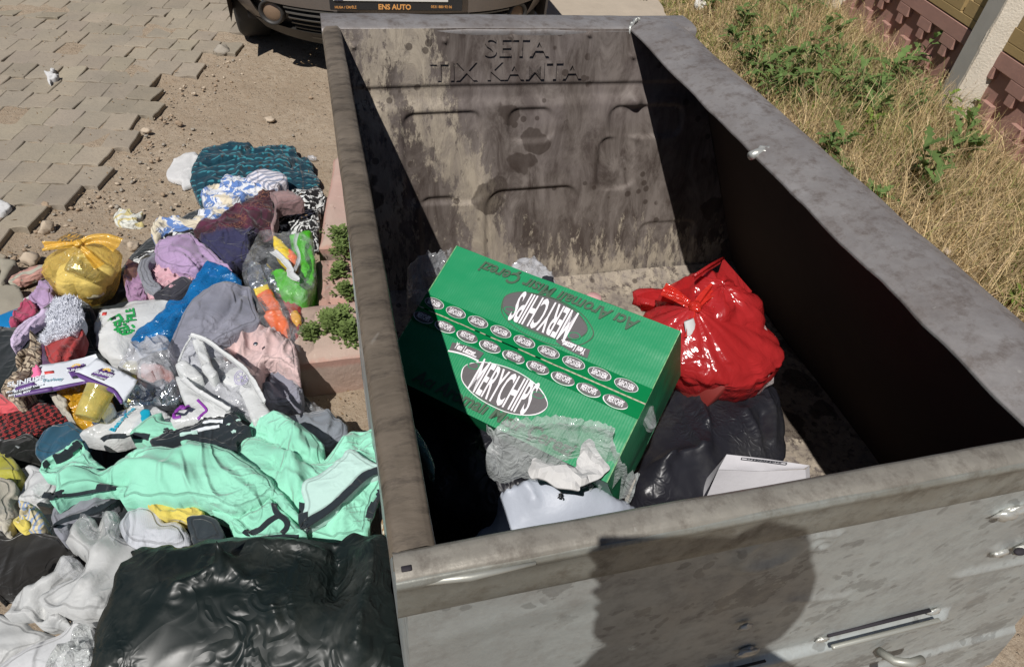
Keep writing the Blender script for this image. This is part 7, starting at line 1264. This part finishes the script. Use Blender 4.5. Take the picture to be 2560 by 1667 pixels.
mb = MB(); P_ = [at(*p, .662) for p in d7((395, 212), (682, 245), (680, 258), (392, 224))]
for i in range(4): a, b = P_[i], P_[(i + 1) % 4]; mb.tube([a, b], .0006, 4)
dx_ = P_[1] - P_[0]; dy_ = P_[3] - P_[0]
for row, a0, a1 in ((.40, .12, .90), (.70, .25, .70)):      # faint unreadable lines of print
    t_ = a0
    while t_ < a1: l_ = random.uniform(.03, .07); mb.tube([P_[0] + dx_ * t_ + dy_ * row, P_[0] + dx_ * (t_ + l_) + dy_ * row], .0007, 4); t_ += l_ + .02
mb.obj('printed_lines', INKD, wcn, False)
mb = MB(); quad(mb, [(1640, 1290), (1692, 1262), (1712, 1258), (1705, 1275)], (.66, .665, .665, .65), 4); quad(mb, [(1640, 1290), (1705, 1275), (1705, 1300), (1650, 1310)], (.66, .65, .6, .6), 4); tag(mb.obj('cardboard_scrap', plain('pinkish_board', C(206, 160, 142), .8), None, loc=tuple(at(1690, 1270, .65))), 'edge of pinkish cardboard between the white bag and the white box', 'cardboard')
q = at(1485, 742, .40); mb = MB(); mb.tube([q - (0, 0, .07), q - (0, 0, .01), q - (0, 0, .004), q, q + (0, 0, .0005)], [.024, .024, .0235, .022, .0001], 20); tag(mb.obj('pink_bottle', plain('pale_pink_plastic', C(204, 160, 160), .35), None, loc=tuple(q)), 'end of a pale pink round bottle behind the green carton', 'bottle')
cl('snack_wrapper', 'clear and black snack wrapper behind the top edge of the green carton', 'wrapper', F_CLR2, 'd3', [(930, 260), (990, 210), (1080, 205), (1160, 250), (1230, 320), (1260, 390), (1220, 460), (1050, 420), (900, 340)], z=.62, hump=.03, fold=.02, fs=.04, seed=150, res=.006, edge=.02, drop=.08)
cl('black_wrapper', 'small black wrapper patch behind the top edge of the green carton', 'wrapper', INKD, 'd3', [(1165, 345), (1210, 335), (1250, 350), (1262, 395), (1240, 430), (1180, 400)], z=.655, hump=.01, fold=.01, fs=.03, seed=151, res=.005, edge=.01, drop=.05)
cl('clear_bag', 'clear plastic bag in the shadow left of the green carton', 'bag', F_CLR, 'd3', [(120, 290), (180, 230), (260, 200), (380, 175), (470, 180), (430, 300), (330, 420), (250, 520), (180, 560), (120, 420)], z=.70, hump=.04, fold=.03, fs=.05, seed=152, res=.006, edge=.02, drop=.1)
cl('green_film_scrap', 'torn greenish film stuck to the shaded side near the left rim', 'plastic', film('green_clear', C(120, 170, 150), .4, .1, 40, .006), 'n', [(1018, 1062), (1030, 1050), (1050, 1090), (1075, 1140), (1088, 1182), (1070, 1175), (1045, 1130)], z=.93, hump=.005, fold=.01, fs=.02, seed=153, res=.004, edge=.006, drop=.02)
